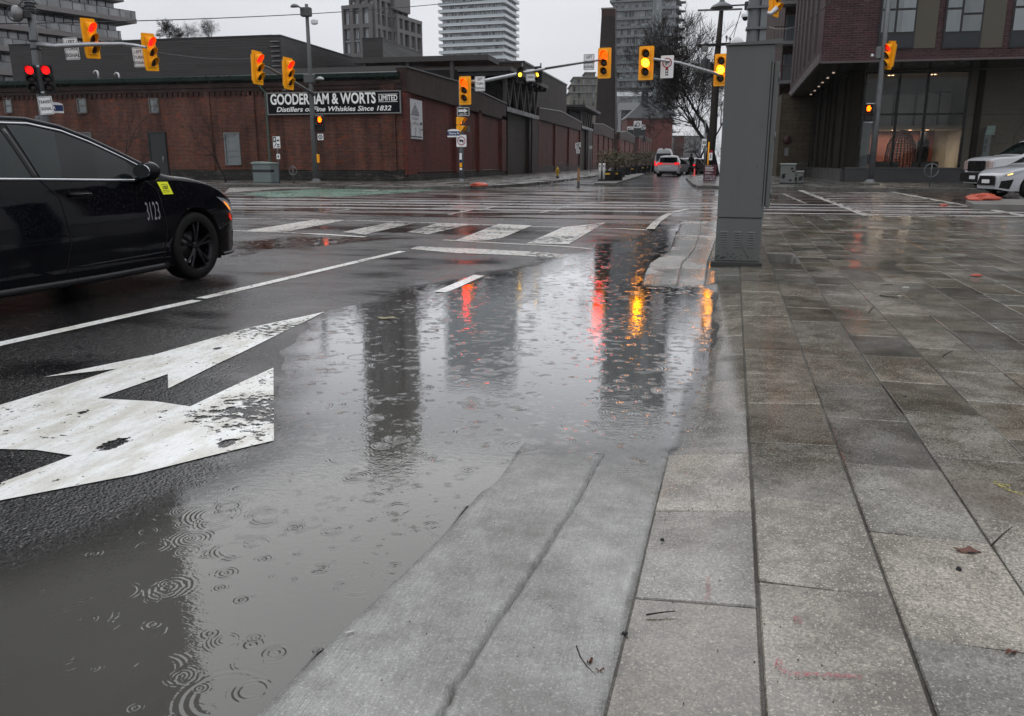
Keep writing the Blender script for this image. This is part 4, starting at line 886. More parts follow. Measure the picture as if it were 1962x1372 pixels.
# roof plant in white
for i, (x, y, w_, h_, lb) in enumerate(((1208, 246, 11, 6, 'low white roof unit nearest the planters'), (1222, 239, 14, 13, 'largest white box unit on the far roof'), (1233, 244, 8, 9, 'white fan unit right of the largest roof unit'), (1176, 251, 14, 3, 'flat white roof duct beside the chimney'))):
    q = GD(x, y+h_/2, 250.); m_ = 250/1604.; t = thing('rooftop_unit', lb, 'rooftop unit', (q.x, q.y, q.z), PSI, 'white rooftop units')
    mb = MB(); mb.bbox(-w_*m_/2, w_*m_/2, 0, 1.2, 0, h_*m_, .08); mb.build('casing', plain('white_unit_paint', (.55, .56, .56), .5, 0, .2, 2), t, w=False)
    mb = MB(); mb.ringd((0, h_*m_*.5), h_*m_*.2, h_*m_*.3, -.03, 16); mb.box(-w_*m_*.45, -w_*m_*.2, -.02, -.004, h_*m_*.2, h_*m_*.5); mb.build('fan_grille', DKM, t, w=False)
    mb = MB(); mb.box(-w_*m_/2, w_*m_/2, .2, 1.0, -3.5, 0); mb.build('support', DKM, t, w=False)
# far end of the street: brick and grey masses, trees come later
for nm, lb, x0_, x1_, yt, d_, mt in (('brick_house', 'brick gable at the end of the street behind the van', 1246, 1283, 252, 370., BR_ST), ('grey_shed', 'pale grey sloping shed right of the brick gable', 1283, 1302, 262, 400., CONM), ('brick_house', 'narrow brick house framed by the bare tree at the end of the street', 1301, 1311, 262, 380., BR_ST), ('far_tower_block', 'hazy pale block far down the street', 1311, 1345, 262, 560., CONM)):
    q0, q1 = GD(x0_, yt, d_), GD(x1_, yt, d_); t = thing(nm, lb, 'building', (q0.x, q0.y, 0), PSI); wd = (q1-q0).length
    mb = MB(); mb.box(0, wd, 0, 12, 0, q0.z); mb.build('wall', mt, t, w=False); mb = MB(); mb.box(-.2, wd+.2, -.2, 12.2, q0.z, q0.z+.5); mb.build('roof', ROOF, t, w=False)
    mb = MB()
    for i in range(3): mb.box(wd*(.15+i*.3), wd*(.3+i*.3), -.06, -.003, 2.5, 4.5)
    mb.build('window', GL, t, w=False)
# ================================================================ RIGHT-HAND BUILDINGS
RA = R(-2.5)
c1 = G(1616, 348, .15); kb = GY(1572, 122, c1.y-4.2); ZS = kb.z                      # corner of the overhang
rbld = thing('brick_corner_building', 'purple brown brick building on the right with a deep dark overhang', 'building', (kb.x, kb.y, 0))
dirL = Vector((math.sin(R(2.5)), math.cos(R(2.5)), 0)); endL = None
r_ = ray(1512, 191); tt = (ZS-H)/r_.z; far = O+r_*tt                                    # far left soffit corner
K0 = Vector((kb.x, kb.y, ZS)); K1 = far; XR = kb.x+34
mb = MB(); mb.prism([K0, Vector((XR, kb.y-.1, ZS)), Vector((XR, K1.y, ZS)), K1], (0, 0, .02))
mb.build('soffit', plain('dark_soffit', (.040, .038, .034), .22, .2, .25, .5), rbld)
dl = (K1-K0).normalized(); nl = Vector((-dl.y, dl.x, 0))
mb = MB(); mb.prism([K0+zz*.02, Vector((XR, kb.y-.1, ZS+.02)), Vector((XR, K1.y, ZS+.02)), K1+zz*.02], (0, 0, 14)); mb.build('wall', BR_PUR, rbld)
Ls = (K1-K0).length
mb = MB()
for i in range(1, 7):
    p_ = K0+dl*(Ls*(i/7.)); a_ = p_+nl*.0; mb.bar(a_+nl*.06+zz*.9, a_+nl*.06+zz*14, .12)
mb.build('side_fin', plain('fin_grey_brown', (.10, .085, .085), .5), rbld)
mb = MB(); mb.bar(K0+nl*.04+zz*.25, K1+nl*.04+zz*.25, .1, .45); mb.box(kb.x, XR, kb.y-.06, kb.y-.003, ZS-.0, ZS+.10); mb.build('edge_trim', plain('trim_mauve', (.09, .07, .072), .5), rbld)
def fr(x, y, Y=None):
    return GY(x, y, kb.y if Y is None else Y)
TAUP = plain('taupe_wall_panel', (.082, .074, .056), .55, 0, .12, .4)
for lbl, x0_, x1_, xp, yb_ in (('a', 1680, 1749, 1790, 95), ('b', 1803, 1876, 1918, 94), ('c', 1931, 2010, 2050, 92)):
    z0_ = fr(x0_, yb_).z; X0, X1, XP = fr(x0_, yb_).x, fr(x1_, yb_).x, fr(xp, yb_).x; zt_ = ZS+13.5; Yk = kb.y
    mb = MB(); mb.box(X0, X1, Yk-.07, Yk-.004, z0_, zt_); f_ = mb.build('window', DKM, rbld)
    hgt = 2.05; zz_ = z0_+.75
    while zz_ < ZS+12:
        mb = MB(); xm = X0+(X1-X0)*.44
        mb.box(X0+.08, xm-.05, Yk-.10, Yk-.075, zz_, zz_+.95); mb.box(xm+.05, X1-.08, Yk-.10, Yk-.075, zz_, zz_+.95 if lbl != 'b' else zz_+.7)
        mb.box(X0+.08, xm-.05, Yk-.10, Yk-.075, zz_+1.05, zz_+2.0); mb.box(xm+.05, X1-.08, Yk-.10, Yk-.075, zz_+(1.05 if lbl != 'b' else .8), zz_+2.0)
        subpart(mb, 'pane', GLB, f_); zz_ += 3.1
    mb = MB(); mb.box(X0+.05, X1-.05, Yk-.09, Yk-.072, z0_+.05, z0_+.62); subpart(mb, 'spandrel', plain('spandrel_dark', (.018, .022, .026), .2), f_)
    mb = MB(); mb.box(X1+.004, XP, Yk-.05, Yk-.004, z0_, zt_); mb.build('wall_panel', TAUP, rbld)
# soffit lights
LAMPC = glow('warm_downlight', (1., .75, .55), 1.2)
for i, (x, y) in enumerate(((1597, 139.5), (1586, 149.5), (1576, 158.3), (1569, 166), (1561, 174), (1554, 181), (1547, 187))):
    r_ = ray(x, y); q = O+r_*((ZS-.01-H)/r_.z); mb = MB(); mb.lathe([(.055, -.012), (.0, -.012)], 12, q); mb.lathe([(.08, -.005), (.055, -.014)], 12, q); mb.build('downlight', LAMPC, rbld)
# ground floor under the overhang
SF = c1; zp = GY(1616, 325, SF.y).z
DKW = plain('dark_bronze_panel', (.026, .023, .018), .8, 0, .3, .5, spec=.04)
gf = thing('glazed_storefront', 'tall lit storefront window under the brick overhang', 'shopfront', (SF.x, SF.y, 0))
# side wall under the soffit, running away
s0 = Vector((SF.x, SF.y, 0)); s1p = G(1546, 338.5, .15); s1 = Vector((s1p.x, s1p.y, 0))
ds = (s1-s0).normalized(); ns = Vector((ds.y, -ds.x, 0)) if Vector((ds.y, -ds.x, 0)).x < 0 else Vector((-ds.y, ds.x, 0)); Lw = (s1-s0).length
def on_side(u, off=0.): return s0+ds*(Lw*u)+ns*off
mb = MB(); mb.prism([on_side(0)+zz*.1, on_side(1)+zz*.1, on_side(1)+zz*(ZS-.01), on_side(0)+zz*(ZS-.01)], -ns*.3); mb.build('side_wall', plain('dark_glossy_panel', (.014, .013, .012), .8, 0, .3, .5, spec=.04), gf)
mb = MB()
for u0, u1 in ((.0, .035), (.10, .22), (.3, .36), (.42, .44), (.52, .58), (.7, .76), (.86, .9)):
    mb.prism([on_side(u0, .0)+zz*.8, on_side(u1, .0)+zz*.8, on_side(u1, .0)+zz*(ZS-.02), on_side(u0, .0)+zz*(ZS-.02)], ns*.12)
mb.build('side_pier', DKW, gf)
zsill = GY(1700, 323, SF.y).z
mb = MB(); mb.box(SF.x-.0, SF.x+30, SF.y-.25, SF.y+.2, .1, zsill); mb.prism([on_side(0)+zz*.1, on_side(1)+zz*.1, on_side(1)+zz*zsill, on_side(0)+zz*zsill], ns*.2); mb.build('plinth', plain('granite_plinth', (.05, .05, .05), .35, 0, .35, 1), gf)
mb = MB(); mb.box(SF.x-.05, SF.x+30, SF.y-.32, SF.y+.2, zsill+.002, zsill+.06); mb.build('sill', plain('sill_stone', (.09, .088, .082), .4), gf)
def sx(x): return GY(x, 300, SF.y).x
zh = GY(1750, 137, SF.y).z
mb = MB(); mb.box(sx(1839), SF.x+30, SF.y-.02, SF.y+.3, zsill+.06, ZS-.01); mb.box(sx(1641)-.0, sx(1841), SF.y-.02, SF.y+.3, zh+.05, ZS-.01); mb.build('wall', TAUP, gf)
mb = MB(); mb.box(sx(1641)-.5, sx(1641), SF.y-.05, SF.y+.25, zsill+.06, ZS-.01); mb.box(sx(1862)-.15, sx(1862)+.15, SF.y-.12, SF.y-.022, zsill+.06, ZS-.05); mb.box(sx(1839), SF.x+30, SF.y-.03, SF.y-.021, GY(1900, 219, SF.y).z-.02, GY(1900, 219, SF.y).z); mb.build('pier', DKW, gf)
fr_m = plain('black_mullion', (.008, .008, .008), .3, .3, .2)
zm = GY(1750, 219, SF.y).z
mb = MB()
for x in (1644, 1708, 1762, 1838): mb.box(sx(x)-.06, sx(x)+.06, SF.y-.12, SF.y-.0, zsill+.06, zh)
mb.box(sx(1644)+.06, sx(1838)-.06, SF.y-.10, SF.y-.0, zh-.08, zh+.0); mb.box(sx(1644)+.06, sx(1838)-.06, SF.y-.10, SF.y-.005, zm-.05, zm+.05)
fw = mb.build('window_frame', fr_m, gf)
bg_ = NB('storefront_glass'); fres = bg_.n('Fresnel', {'IOR': 1.5}); tr_ = bg_.n('BsdfTransparent', {'Color': c4((.8, .82, .82))}); gl_ = bg_.n('BsdfGlossy', {'Roughness': .02}); mx_ = bg_.n('MixShader', {0: bg_.math('MULTIPLY', fres.outputs[0], .55), 1: tr_, 2: gl_}); bg_.t.links.new(mx_.outputs[0], bg_.out.inputs[0])
mb = MB(); mb.box(sx(1644)+.06, sx(1838)-.06, SF.y-.06, SF.y-.045, zsill+.06, zh-.08); subpart(mb, 'pane', bg_.m, fw)
# the room behind the glass
ri = thing('shop_interior', 'warm lit shop room with red display and grey upper panels behind the storefront glass', 'shop interior', (sx(1750), SF.y+5, 0))
IW = plain('interior_wall', (.45, .42, .37), .6, 0, .15, .5); IR = plain('interior_red_wall', (.10, .030, .022), .5, 0, .4, .8); IG = plain('interior_grey_panel', (.30, .33, .32), .3, 0, .3, .4)
xa_, xb_ = sx(1640)+.42, sx(1850)
mb = MB(); mb.box(xa_-.5, xb_+.6, SF.y+6, SF.y+6.2, 0, ZS-.1); mb.box(xa_-.7, xa_-.5, SF.y+.3, SF.y+6, 0, ZS-.1); mb.box(xb_+.6, xb_+.8, SF.y+.3, SF.y+6, 0, ZS-.1); mb.box(xa_-.5, xb_+.6, SF.y+.3, SF.y+6.2, ZS-.12, ZS-.02); mb.box(xa_-.5, xb_+.6, SF.y+.3, SF.y+6.2, .4, .55); mb.build('wall', IW, ri)
zmz = GY(1750, 248, SF.y+3).z
mb = MB(); mb.box(xa_+.9, xb_-.3, SF.y+3, SF.y+3.2, zmz+.2, ZS-.8); mb.build('upper_panel', IG, ri)
mb = MB(); mb.box(xa_-.4, xb_+.5, SF.y+2.9, SF.y+6, zmz, zmz+.18); mb.build('mezzanine_slab', IW, ri)
mb = MB()
for x in (1694, 1725, 1768, 1815): mb.box(sx(x), sx(x)+.07, SF.y+2.85, SF.y+2.98, zmz+.2, ZS-.8)
mb.box(xa_+.9, xb_-.3, SF.y+2.86, SF.y+2.97, ZS-.95, ZS-.87); mb.build('panel_mullion', fr_m, ri)
mb = MB(); mb.box(xa_+1.0, xb_-.2, SF.y+5.7, SF.y+5.9, .6, zmz); mb.build('red_back_wall', IR, ri)
mb = MB(); mb.box(sx(1788), sx(1812), SF.y+3.5, SF.y+4, .6, 2.4); mb.box(sx(1800), sx(1812), SF.y+4.1, SF.y+4.4, 2.4, 3.4); mb.build('dark_cabinet', DKM, ri)
mb = MB(); mb.box(sx(1645), sx(1668), SF.y+.5, SF.y+.6, zsill+.06, GY(1650, 232, SF.y).z); mb.build('white_panel', plain('white_blind', (.34, .35, .35), .6, 0, .1), ri)
LAMP2 = glow('shop_spot', (1., .55, .3), 12.)
for i in range(5):
    x = sx(1665+i*35); mb = MB(); mb.lathe([(.10, -.02), (.0, -.02)], 10, (x, SF.y+3.6, zmz-.005)); mb.build('spot_lamp', LAMP2, ri)
for x in (1704, 1711, 1785, 1792):
    q = GY(x, 141, SF.y+1.0); mb = MB(); mb.lathe([(.07, 0), (.0, 0)], 10, (q.x, SF.y+1.0, ZS-.14)); mb.build('spot_lamp', LAMP2, ri)
# wicker display: woven chair-like basket
wk = thing('wicker_display', 'tall red woven basket display standing in the storefront', 'display', (sx(1738), SF.y+1.6, .55)); mb = MB()
prof = [(.75, 0), (.8, .5), (.78, 1.1), (.7, 1.6), (.5, 2.0), (.25, 2.25), (.05, 2.35)]
for k in range(26):
    a = 2*math.pi*k/26; mb.tube([(r_*math.cos(a), r_*math.sin(a)*.7, h_) for r_, h_ in prof], .022, 4)
for h_ in np.arange(.1, 2.3, .14):
    rr = float(np.interp(h_, [p_[1] for p_ in prof], [p_[0] for p_ in prof])); mb.tube([(rr*math.cos(t), rr*math.sin(t)*.7, h_) for t in np.linspace(0, 2*math.pi, 25)], .02, 4)
mb.build('basket', plain('red_brown_wicker', (.16, .07, .055), .5, 0, .3, 6), wk, w=False)
mb = MB(); mb.box(-.9, .9, -.6, .6, -.1, .0); mb.build('stand', DKM, wk, w=False)
for x, lb in ((1705, 'left grey bench roll behind the storefront glass'), (1783, 'right grey bench roll behind the storefront glass')):
    t = thing('bench', lb, 'bench', (sx(x), SF.y+1.0, zsill), group='grey benches in the storefront'); mb = MB(); mb.tube([(-.65, 0, .2), (.65, 0, .2)], .17, 14); mb.build('bolster', plain('grey_upholstery', (.12, .12, .125), .8), t, w=False); mb = MB(); mb.box(-.5, -.4, -.05, .05, -.4, .1); mb.box(.4, .5, -.05, .05, -.4, .1); mb.build('leg', DKM, t, w=False)
# stone flank and balconied building farther back
sb = thing('stone_flank_building', 'buff stone block wall behind the overhang', 'building', (0, 0, 0))
e0 = GY(1487, 330, 66.); e1 = GY(1560, 330, 66.); zt_ = GY(1500, 180, 66.).z
mb = MB(); mb.box(e0.x, e1.x+2, 66, 70, 0, zt_); mb.build('wall', BLK, sb)
mb = MB(); q = GY(1508.5, 268, 66.); mb.lathe([(0, -.12), (.28, -.12), (.32, -.05), (.32, 0)], 20, (q.x, 65.99, q.z), 'y'); mb.build('round_vent', plain('vent_brown', (.05, .02, .015), .4), sb)
mb = MB(); mb.box(q.x-.14, q.x+.14, 65.93, 65.995, q.z-1.15, q.z-.6); mb.build('small_plate', CONM, sb)
bb = thing('balcony_apartment_block', 'red brick apartment block with corner balconies beyond the stone wall', 'building', (0, 0, 0))
g0 = GY(1499, 100, 74.); mb = MB(); mb.box(g0.x, g0.x+14, 74, 110, 0, 30); mb.build('wall', brick('red_apartment_brick', (.09, .03, .026), (.06, .024, .02), (.05, .035, .03)), bb)
for i in range(6):
    z = 7.4+i*3.0; mb = MB(); mb.box(g0.x-.9, g0.x+2.2, 72.4, 74, z, z+.25); s_ = mb.build('balcony', CONM, bb)
    mb = MB()
    for k in range(12): mb.box(g0.x-.85+k*.26, g0.x-.82+k*.26, 72.42, 72.45, z+.25, z+1.3)
    mb.box(g0.x-.87, g0.x+2.2, 72.4, 72.46, z+1.3, z+1.36); o = subpart(mb, 'railing', DKM if i % 2 else BR_ST, s_)
    mb = MB(); mb.box(g0.x+.1, g0.x+1.2, 73.93, 73.995, z+.3, z+2.4); mb.build('window', GLB, bb)
lw = GY(1490, 300, 80.); ls = thing('light_stone_building', 'pale building with tall windows squeezed beside the grey cabinet', 'building', (0, 0, 0))
mb = MB(); mb.box(lw.x-.6, g0.x+.4, 78, 90, 0, 28); mb.build('wall', CONM, ls)
for i in range(8):
    for k in range(2): mb = MB(); x = lw.x-.2+k*1.6; mb.box(x, x+1.0, 77.93, 77.995, 2.6+i*3, 4.6+i*3); mb.build('window', GLB, ls)
mb = MB(); mb.box(lw.x-.4, lw.x+1.8, 76.6, 78, 3.2, 3.5); mb.build('red_awning', plain('red_awning', (.16, .02, .02), .6), ls)

il = bpy.data.lights.new('shop_ceiling_light', 'AREA'); il.energy = 150; il.size = 3; il.size_y = 1.5; il.shape = 'RECTANGLE'; il.color = (1, .8, .6)
io = bpy.data.objects.new('shop_ceiling_light', il); C.objects.link(io); io.location = (sx(1750), SF.y+4.4, zmz-.1)
# ================================================================ KERBS AND FAR PAVEMENTS
FARC = concrete('wet_pavement_concrete', (.115, .11, .10), (.06, .057, .052), .42, 0, agg=.5, wetlo=.12)
KERB = plain('kerb_dark_concrete', (.075, .072, .066), .4, 0, .5, 3, streak=False)
def slab(name, poly, z, mat=FARC, z0=-.05):
    bm = bmesh.new(); vs = [bm.verts.new((x, y, z)) for x, y in poly]
    for tri in tessellate_polygon([[Vector((x, y, 0)) for x, y in poly]]):
        if len(set(tri)) == 3: bm.faces.new([vs[i] for i in tri])
    bmesh.ops.dissolve_limit(bm, angle_limit=.01, verts=bm.verts, edges=bm.edges); vs = list(bm.verts)
    lo = {v: bm.verts.new((v.co.x, v.co.y, z0)) for v in vs}
    for e in [e for e in bm.edges if e.is_boundary]:
        a, b_ = e.verts; bm.faces.new([a, b_, lo[b_], lo[a]])
    bmesh.ops.recalc_face_normals(bm, faces=bm.faces)
    me = bpy.data.meshes.new(name); bm.to_mesh(me); bm.free(); me.materials.append(mat); o = bpy.data.objects.new(name, me); C.objects.link(o); o['kind'] = 'structure'; return o
kl = px((-500, 352.2), (0, 352.6), (300, 353), (610, 353.6), (660, 356), (700, 357.2), (780, 357.8), (880, 357.2), (940, 355.6), (1000, 352), (1050, 347.4), (1100, 341.4), (1150, 335), (1200, 329), z=.15)
slab('warehouse_pavement', kl + [(-9.6, 420), (XW+.1, 420), (XW+.1, YW+.1), (-120, YW+.1)], .15)
rl = [(1.4, 420), (1.4, 72)] + px((1314, 340), (1327, 352), (1337, 355.5), (1400, 357), (1480, 357.5), (1560, 358.5), (1640, 361), (1720, 361.5), (1962, 362.5), (2400, 364), z=.15) + [(70, 90), (70, 420)]
slab('shop_pavement', rl, .15)
isl = px((1139, 350.5), (1180, 350.8), (1236, 333), (1222, 332), (1178, 339), z=.12); slab('planter_island', isl, .12, KERB)
med = px((1851, 384), (1866, 391.5), (1990, 393), (2200, 396), (2200, 384), (1900, 381), z=.15); slab('traffic_island', med, .15, plain('island_concrete', (.15, .145, .135), .5, 0, .4, 2, streak=False))
# joints of the far pavement as thin grooves
# ================================================================ SIGNALS, SIGNS, POLES
YEL = plain('signal_yellow', (.95, .40, .008), .35, 0, .12, 3); BLK_ = plain('signal_black', (.008, .008, .009), .35, 0, .3, 3)
LRED = glow('lit_red_lens', (1., .005, .0), 36.); LAMB = glow('lit_amber_lens', (1., .34, .004), 34.); LORG = glow('lit_orange_hand', (1., .075, .0), 9.); LOFF = plain('dark_lens', (.018, .010, .009), .2, 0, .3, 8); LREDS = glow('red_lens_side', (1., .004, .004), 4.)
LYEL = glow('lit_yellow_bicycle', (1., .55, .03), 6.)
WS = plain('sign_sheet_white', (.78, .79, .79), .4, 0, .15, 3); INK = plain('sign_ink_black', (.012, .012, .012), .5, 0, .1); REDI = plain('sign_ink_red', (.32, .015, .02), .5, 0, .1); BLUI = plain('sign_ink_blue', (.012, .03, .12), .4, 0, .1)
def rrect(w_, h_, r, n=4):
    pts = []
    for cx_, cy_, a0 in ((w_/2-r, h_/2-r, 0), (-w_/2+r, h_/2-r, 90), (-w_/2+r, -h_/2+r, 180), (w_/2-r, -h_/2+r, 270)):
        for k in range(n+1): a = R(a0+90*k/n); pts.append((cx_+r*math.cos(a), cy_+r*math.sin(a)))
    return pts
def head(loc, rz, label, lit=0, litm=LRED, yellow=True, tilt=0., group='traffic signal heads', scale=1., lens=.15, cat='traffic signal'):
    t = thing('traffic_signal', label, cat, loc, rz, group); t.scale = (scale,)*3; t.rotation_euler[1] = tilt
    body, bw2, bh = (YEL, .30, 1.28) if yellow else (BLK_, .21, 1.02); sp_ = .345 if yellow else .31
    mb = MB(); mb.prism([(x, .0, z) for x, z in rrect(bw2*2, bh, .05)], (0, .03, 0)); mb.build('backboard', body, t, w=False)
    mb = MB(); mb.bbox(-.17, .17, .031, .22, -sp_*1.5, sp_*1.5, .03); mb.build('housing', body, t, w=False)
    mb = MB(); mb.bbox(-.17, .17, -.05, -.001, -sp_*1.5, sp_*1.5, .015)
    mb.build('door_panel', body, t, w=False)
    for i in range(3):
        z = sp_*(1-i); on = i == lit
        mb = MB(); mb.lathe([(lens*.0001, -.085), (lens*.5, -.08), (lens*.86, -.065), (lens*.96, -.052)], 24, (0, 0, z), 'y'); mb.build('lens', litm if on else LOFF, t, w=False)
        mb = MB(); n = 20; vs = []; fs = []
        for k in range(n+1):
            a = R(-35+250*k/n); c_, s_ = math.cos(a), math.sin(a); L = .05+.19*max(0, (s_+.6)/1.6)
            for rr in (lens*1.03, lens*1.10):
                for y in (-.05, -.05-L): vs.append((rr*c_, y, z+rr*s_))
        for k in range(n): a, b_ = 4*k, 4*k+4; fs += [(a, a+1, b_+1, b_), (a+2, b_+2, b_+3, a+3), (a+1, a+3, b_+3, b_+1)]
        mb.add(vs, fs, False); mb.build('visor', body, t, w=False)
    return t
def ped(loc, rz, label, face=True):
    t = thing('pedestrian_signal', label, 'pedestrian signal', loc, rz, 'pedestrian signal heads')
    for i in range(2):
        z = .19-i*.38; mb = MB(); mb.bbox(-.18, .18, 0, .2, z-.185, z+.185, .03); b_ = mb.build('housing', BLK_ if face else YEL, t, w=False)
        mb = MB(); mb.add([(-.18, 0, z+.18), (.18, 0, z+.18), (.18, -.26, z+.14), (-.18, -.26, z+.14), (-.18, 0, z-.16), (.18, 0, z-.16)], [(0, 1, 2, 3), (0, 3, 4), (1, 5, 2)]); mb.build('visor', BLK_ if face else YEL, t, w=False)
        mb = MB(); mb.box(-.15, .15, -.012, -.001, z-.15, z+.15); mb.build('screen', plain('screen_black', (.012, .01, .01), .25, 0, .1), t, w=False)
    mb = MB(); z = .19; mb.prism([(x, -.03, z+zz_) for x, zz_ in ((-.06, -.12), (.05, -.12), (.09, -.03), (.11, .03), (.08, .04), (.06, .0), (.06, .10), (.03, .12), (.01, .13), (-.02, .12), (-.05, .10), (-.08, .06), (-.08, -.05))], (0, .012, 0)); mb.build('lit_hand', LORG, t, w=False)
    return t
def sign(name, w_, h_, loc, rz, label, lines=(), size=.16, extra=None, plate=WS, ink=INK, r=.04, group=None, bold=.008, cat='sign', gap=1.28, sxx=.82, border=True):
    t = thing(name, label, cat, loc, rz, group)
    mb = MB(); mb.prism([(x, 0, z) for x, z in rrect(w_, h_, r)], (0, .012, 0)); mb.build('plate', plate, t, w=False)
    if border:
        mb = MB(); b_ = .012
        for x0, x1, z0, z1 in ((-w_/2+.03, w_/2-.03, h_/2-.035, h_/2-.022), (-w_/2+.03, w_/2-.03, -h_/2+.022, -h_/2+.035), (-w_/2+.022, -w_/2+.034, -h_/2+.04, h_/2-.04), (w_/2-.034, w_/2-.022, -h_/2+.04, h_/2-.04)): mb.box(x0, x1, -.004, -.001, z0, z1)
        mb.build('border', ink, t, w=False)
    for i, ln in enumerate(lines):
        z = (len(lines)-1)/2*size*gap - i*size*gap; text('lettering', ln, size, ink, t, (0, -.006, z), sx=sxx, bold=bold)
    if extra: extra(t)
    mb = MB(); mb.box(-.03, .03, .013, .07, -h_*.35, h_*.35); mb.build('bracket', STEEL, t, w=False)
    return t
# ---- far-left signal pole
def pole(name, base, top_z, r0, r1, label, mat=STEEL, group=None, plate=True):
    t = thing(name, label, 'pole' if 'lamp' not in name else 'street lamp', base, 0, group); h = top_z-base.z
    mb = MB(); mb.tube([(0, 0, 0), (0, 0, h*.33), (0, 0, h*.66), (0, 0, h)], [r0, r0*.67+r1*.33, r0*.33+r1*.67, r1], 14); mb.build('pole', mat, t, w=False)
    if plate:
        mb = MB(); mb.bbox(-r0*2.3, r0*2.3, -r0*2.3, r0*2.3, 0, .10, .02); mb.build('base_block', plain('base_concrete', (.13, .12, .10), .6), t, w=False)
        mb = MB(); mb.lathe([(r0*1.7, .10), (r0*1.6, .16), (r0*1.15, .2), (r0*1.02, .26)], 14); mb.build('base_collar', mat, t, w=False)
    return t
def rel(p_, t): return Vector(p_)-Vector(t.location)
B1 = G(103, 367, .15); d1_ = B1.dot(hd)
def at(x, y, d): return GD(x, y, d)
t = pole('signal_pole', B1, ZB(B1, -60), .17, .13, 'thick galvanized signal pole at the far left carrying two transit signals')
arm = [at(62, 84, d1_), at(110, 88, d1_-.3), at(170, 85, d1_-.8), at(235, 84, d1_-1.3), at(255, 86, d1_-1.5), at(280, 91, d1_-1.8)]
mb = MB(); mb.tube([rel(a, t) for a in arm], [.10, .09, .075, .06, .05, .04], 10); mb.build('mast_arm', STEELB, t, w=False)
mb = MB(); 
for y in (96, 81, 8, 14, 20, 26): z = ZB(B1, y)-B1.z; mb.lathe([(.165, z), (.18, z+.01), (.18, z+.05), (.165, z+.06)], 14)
mb.build('band_clamp', DKM, t, w=False)
mb = MB(); mb.bar(rel(at(48, 127, d1_-.25), t), rel(at(84, 127, d1_-.25), t), .05); mb.bar(rel(at(60, 177, d1_-.25), t), rel(at(92, 177, d1_-.25), t), .05); mb.build('signal_bracket', STEELB, t, w=False)
q = at(74, 186, d1_-.2); mb = MB(); mb.bbox(*[v for v in (rel(q, t).x-.28, rel(q, t).x+.0, rel(q, t).y-.12, rel(q, t).y+.1, rel(q, t).z-.5, rel(q, t).z+.25)], .03) if False else mb.bbox(-.32, -.14, -.1, .1, ZB(B1, 235)-B1.z, ZB(B1, 222)-B1.z, .02); mb.build('junction_box', STEEL, t, w=False)
# round floodlight with its bracket
q = at(29, 26, d1_-.3); t = thing('floodlight', 'round pale floodlight clamped to the far left signal pole', 'floodlight', q, R(20))
mb = MB(); mb.lathe([(.0, -.06), (.2, -.05), (.27, -.01), (.28, .06), (.22, .16), (.12, .26), (.0, .3)], 24, (0, 0, 0), 'x'); o = mb.build('reflector_shell', plain('aluminium_dull', (.20, .20, .20), .4, .5, .4, 5), t, w=False)
mb = MB(); mb.ringd((0, 0), .23, .275, -.02, 24); mb.tube([(-.1, 0, .08), (.25, 0, .1), (.75, 0, .1)], .025, 6); mb.tube([(.1, 0, .2), (.3, 0, .42), (.6, 0, .45), (.75, 0, .3)], .02, 6); mb.bbox(.28, .5, -.08, .08, -.15, .12, .03); mb.build('bracket', DKM, t, w=False)
head(at(174, 74, 29.5), R(82), 'yellow signal with red lit between the two left turn signs at far left', 0, LREDS, tilt=R(-4))
head(at(288, 100, 31.), R(80), 'yellow signal at the tip of the far left mast arm', 0, LREDS, tilt=R(-4))
mb = MB()
LT = ['LEFT', 'TURN', 'SIGNAL']
t_ = sign('left_turn_sign', .46, .72, at(137, 93.5, 30.), R(22), 'white left turn signal sign nearest the far left pole', LT, .17, group='left turn signal signs'); t_.rotation_euler[1] = R(-3)
t_ = sign('left_turn_sign', .38, .66, at(266, 110, 31.), R(28), 'white left turn signal sign hanging near the far left arm tip', LT, .145, group='left turn signal signs'); t_.rotation_euler[1] = R(-3)
mb = MB(); a_ = at(162, 62, 29.8); b_ = at(168, 103, 29.8); t = thing('signal_hanger', 'grey vertical hanger tube behind the larger far left signal', 'bracket', (a_+b_)/2); mb.tube([rel(a_, t), rel(b_, t)], .05, 8); mb.build('tube', STEEL, t, w=False)
for x, lb in ((61, 'black transit signal with red light on the left of the far left pole'), (92, 'black transit signal with red light on the right of the far left pole')):
    hd_ = head(at(x, 152, d1_-.35), R(30), lb, 0, LREDS, False, group='transit signal heads', scale=.92, lens=.14); hd_.rotation_euler[1] = R(-4)
sign('transit_signal_sign', .49, .60, at(88, 202, d1_-.3), R(12), 'white transit signal sign on the far left pole above the car roof', ['TRANSIT', 'SIGNAL'], .15, sxx=.74, gap=1.5).rotation_euler[1] = R(-4)
def street_name(w_, loc, rz, label, txt, sz):
    t = thing('street_name_sign', label, 'street sign', loc, rz)
    pts = [(-w_/2, -.15), (w_/2, -.15), (w_/2, .12)]+[(w_/2*math.cos(a), .12+.10*math.sin(a)) for a in np.linspace(.3, math.pi-.3, 7)]+[(-w_/2, .12)]
    mb = MB(); mb.prism([(x, 0, z) for x, z in pts], (0, .03, 0)); mb.build('plate', WS, t, w=False)
    mb = MB(); mb.box(-w_/2+.002, w_/2-.002, -.006, -.001, -.08, .12); mb.build('blue_band', BLUI, t, w=False)
    text('lettering', txt, sz, WS, t, (.02, -.01, .02), bold=.02); return t
street_name(.6, at(103, 208, d1_+.1), R(30), 'small blue and white street name blade beside the transit sign', 'R', .14)
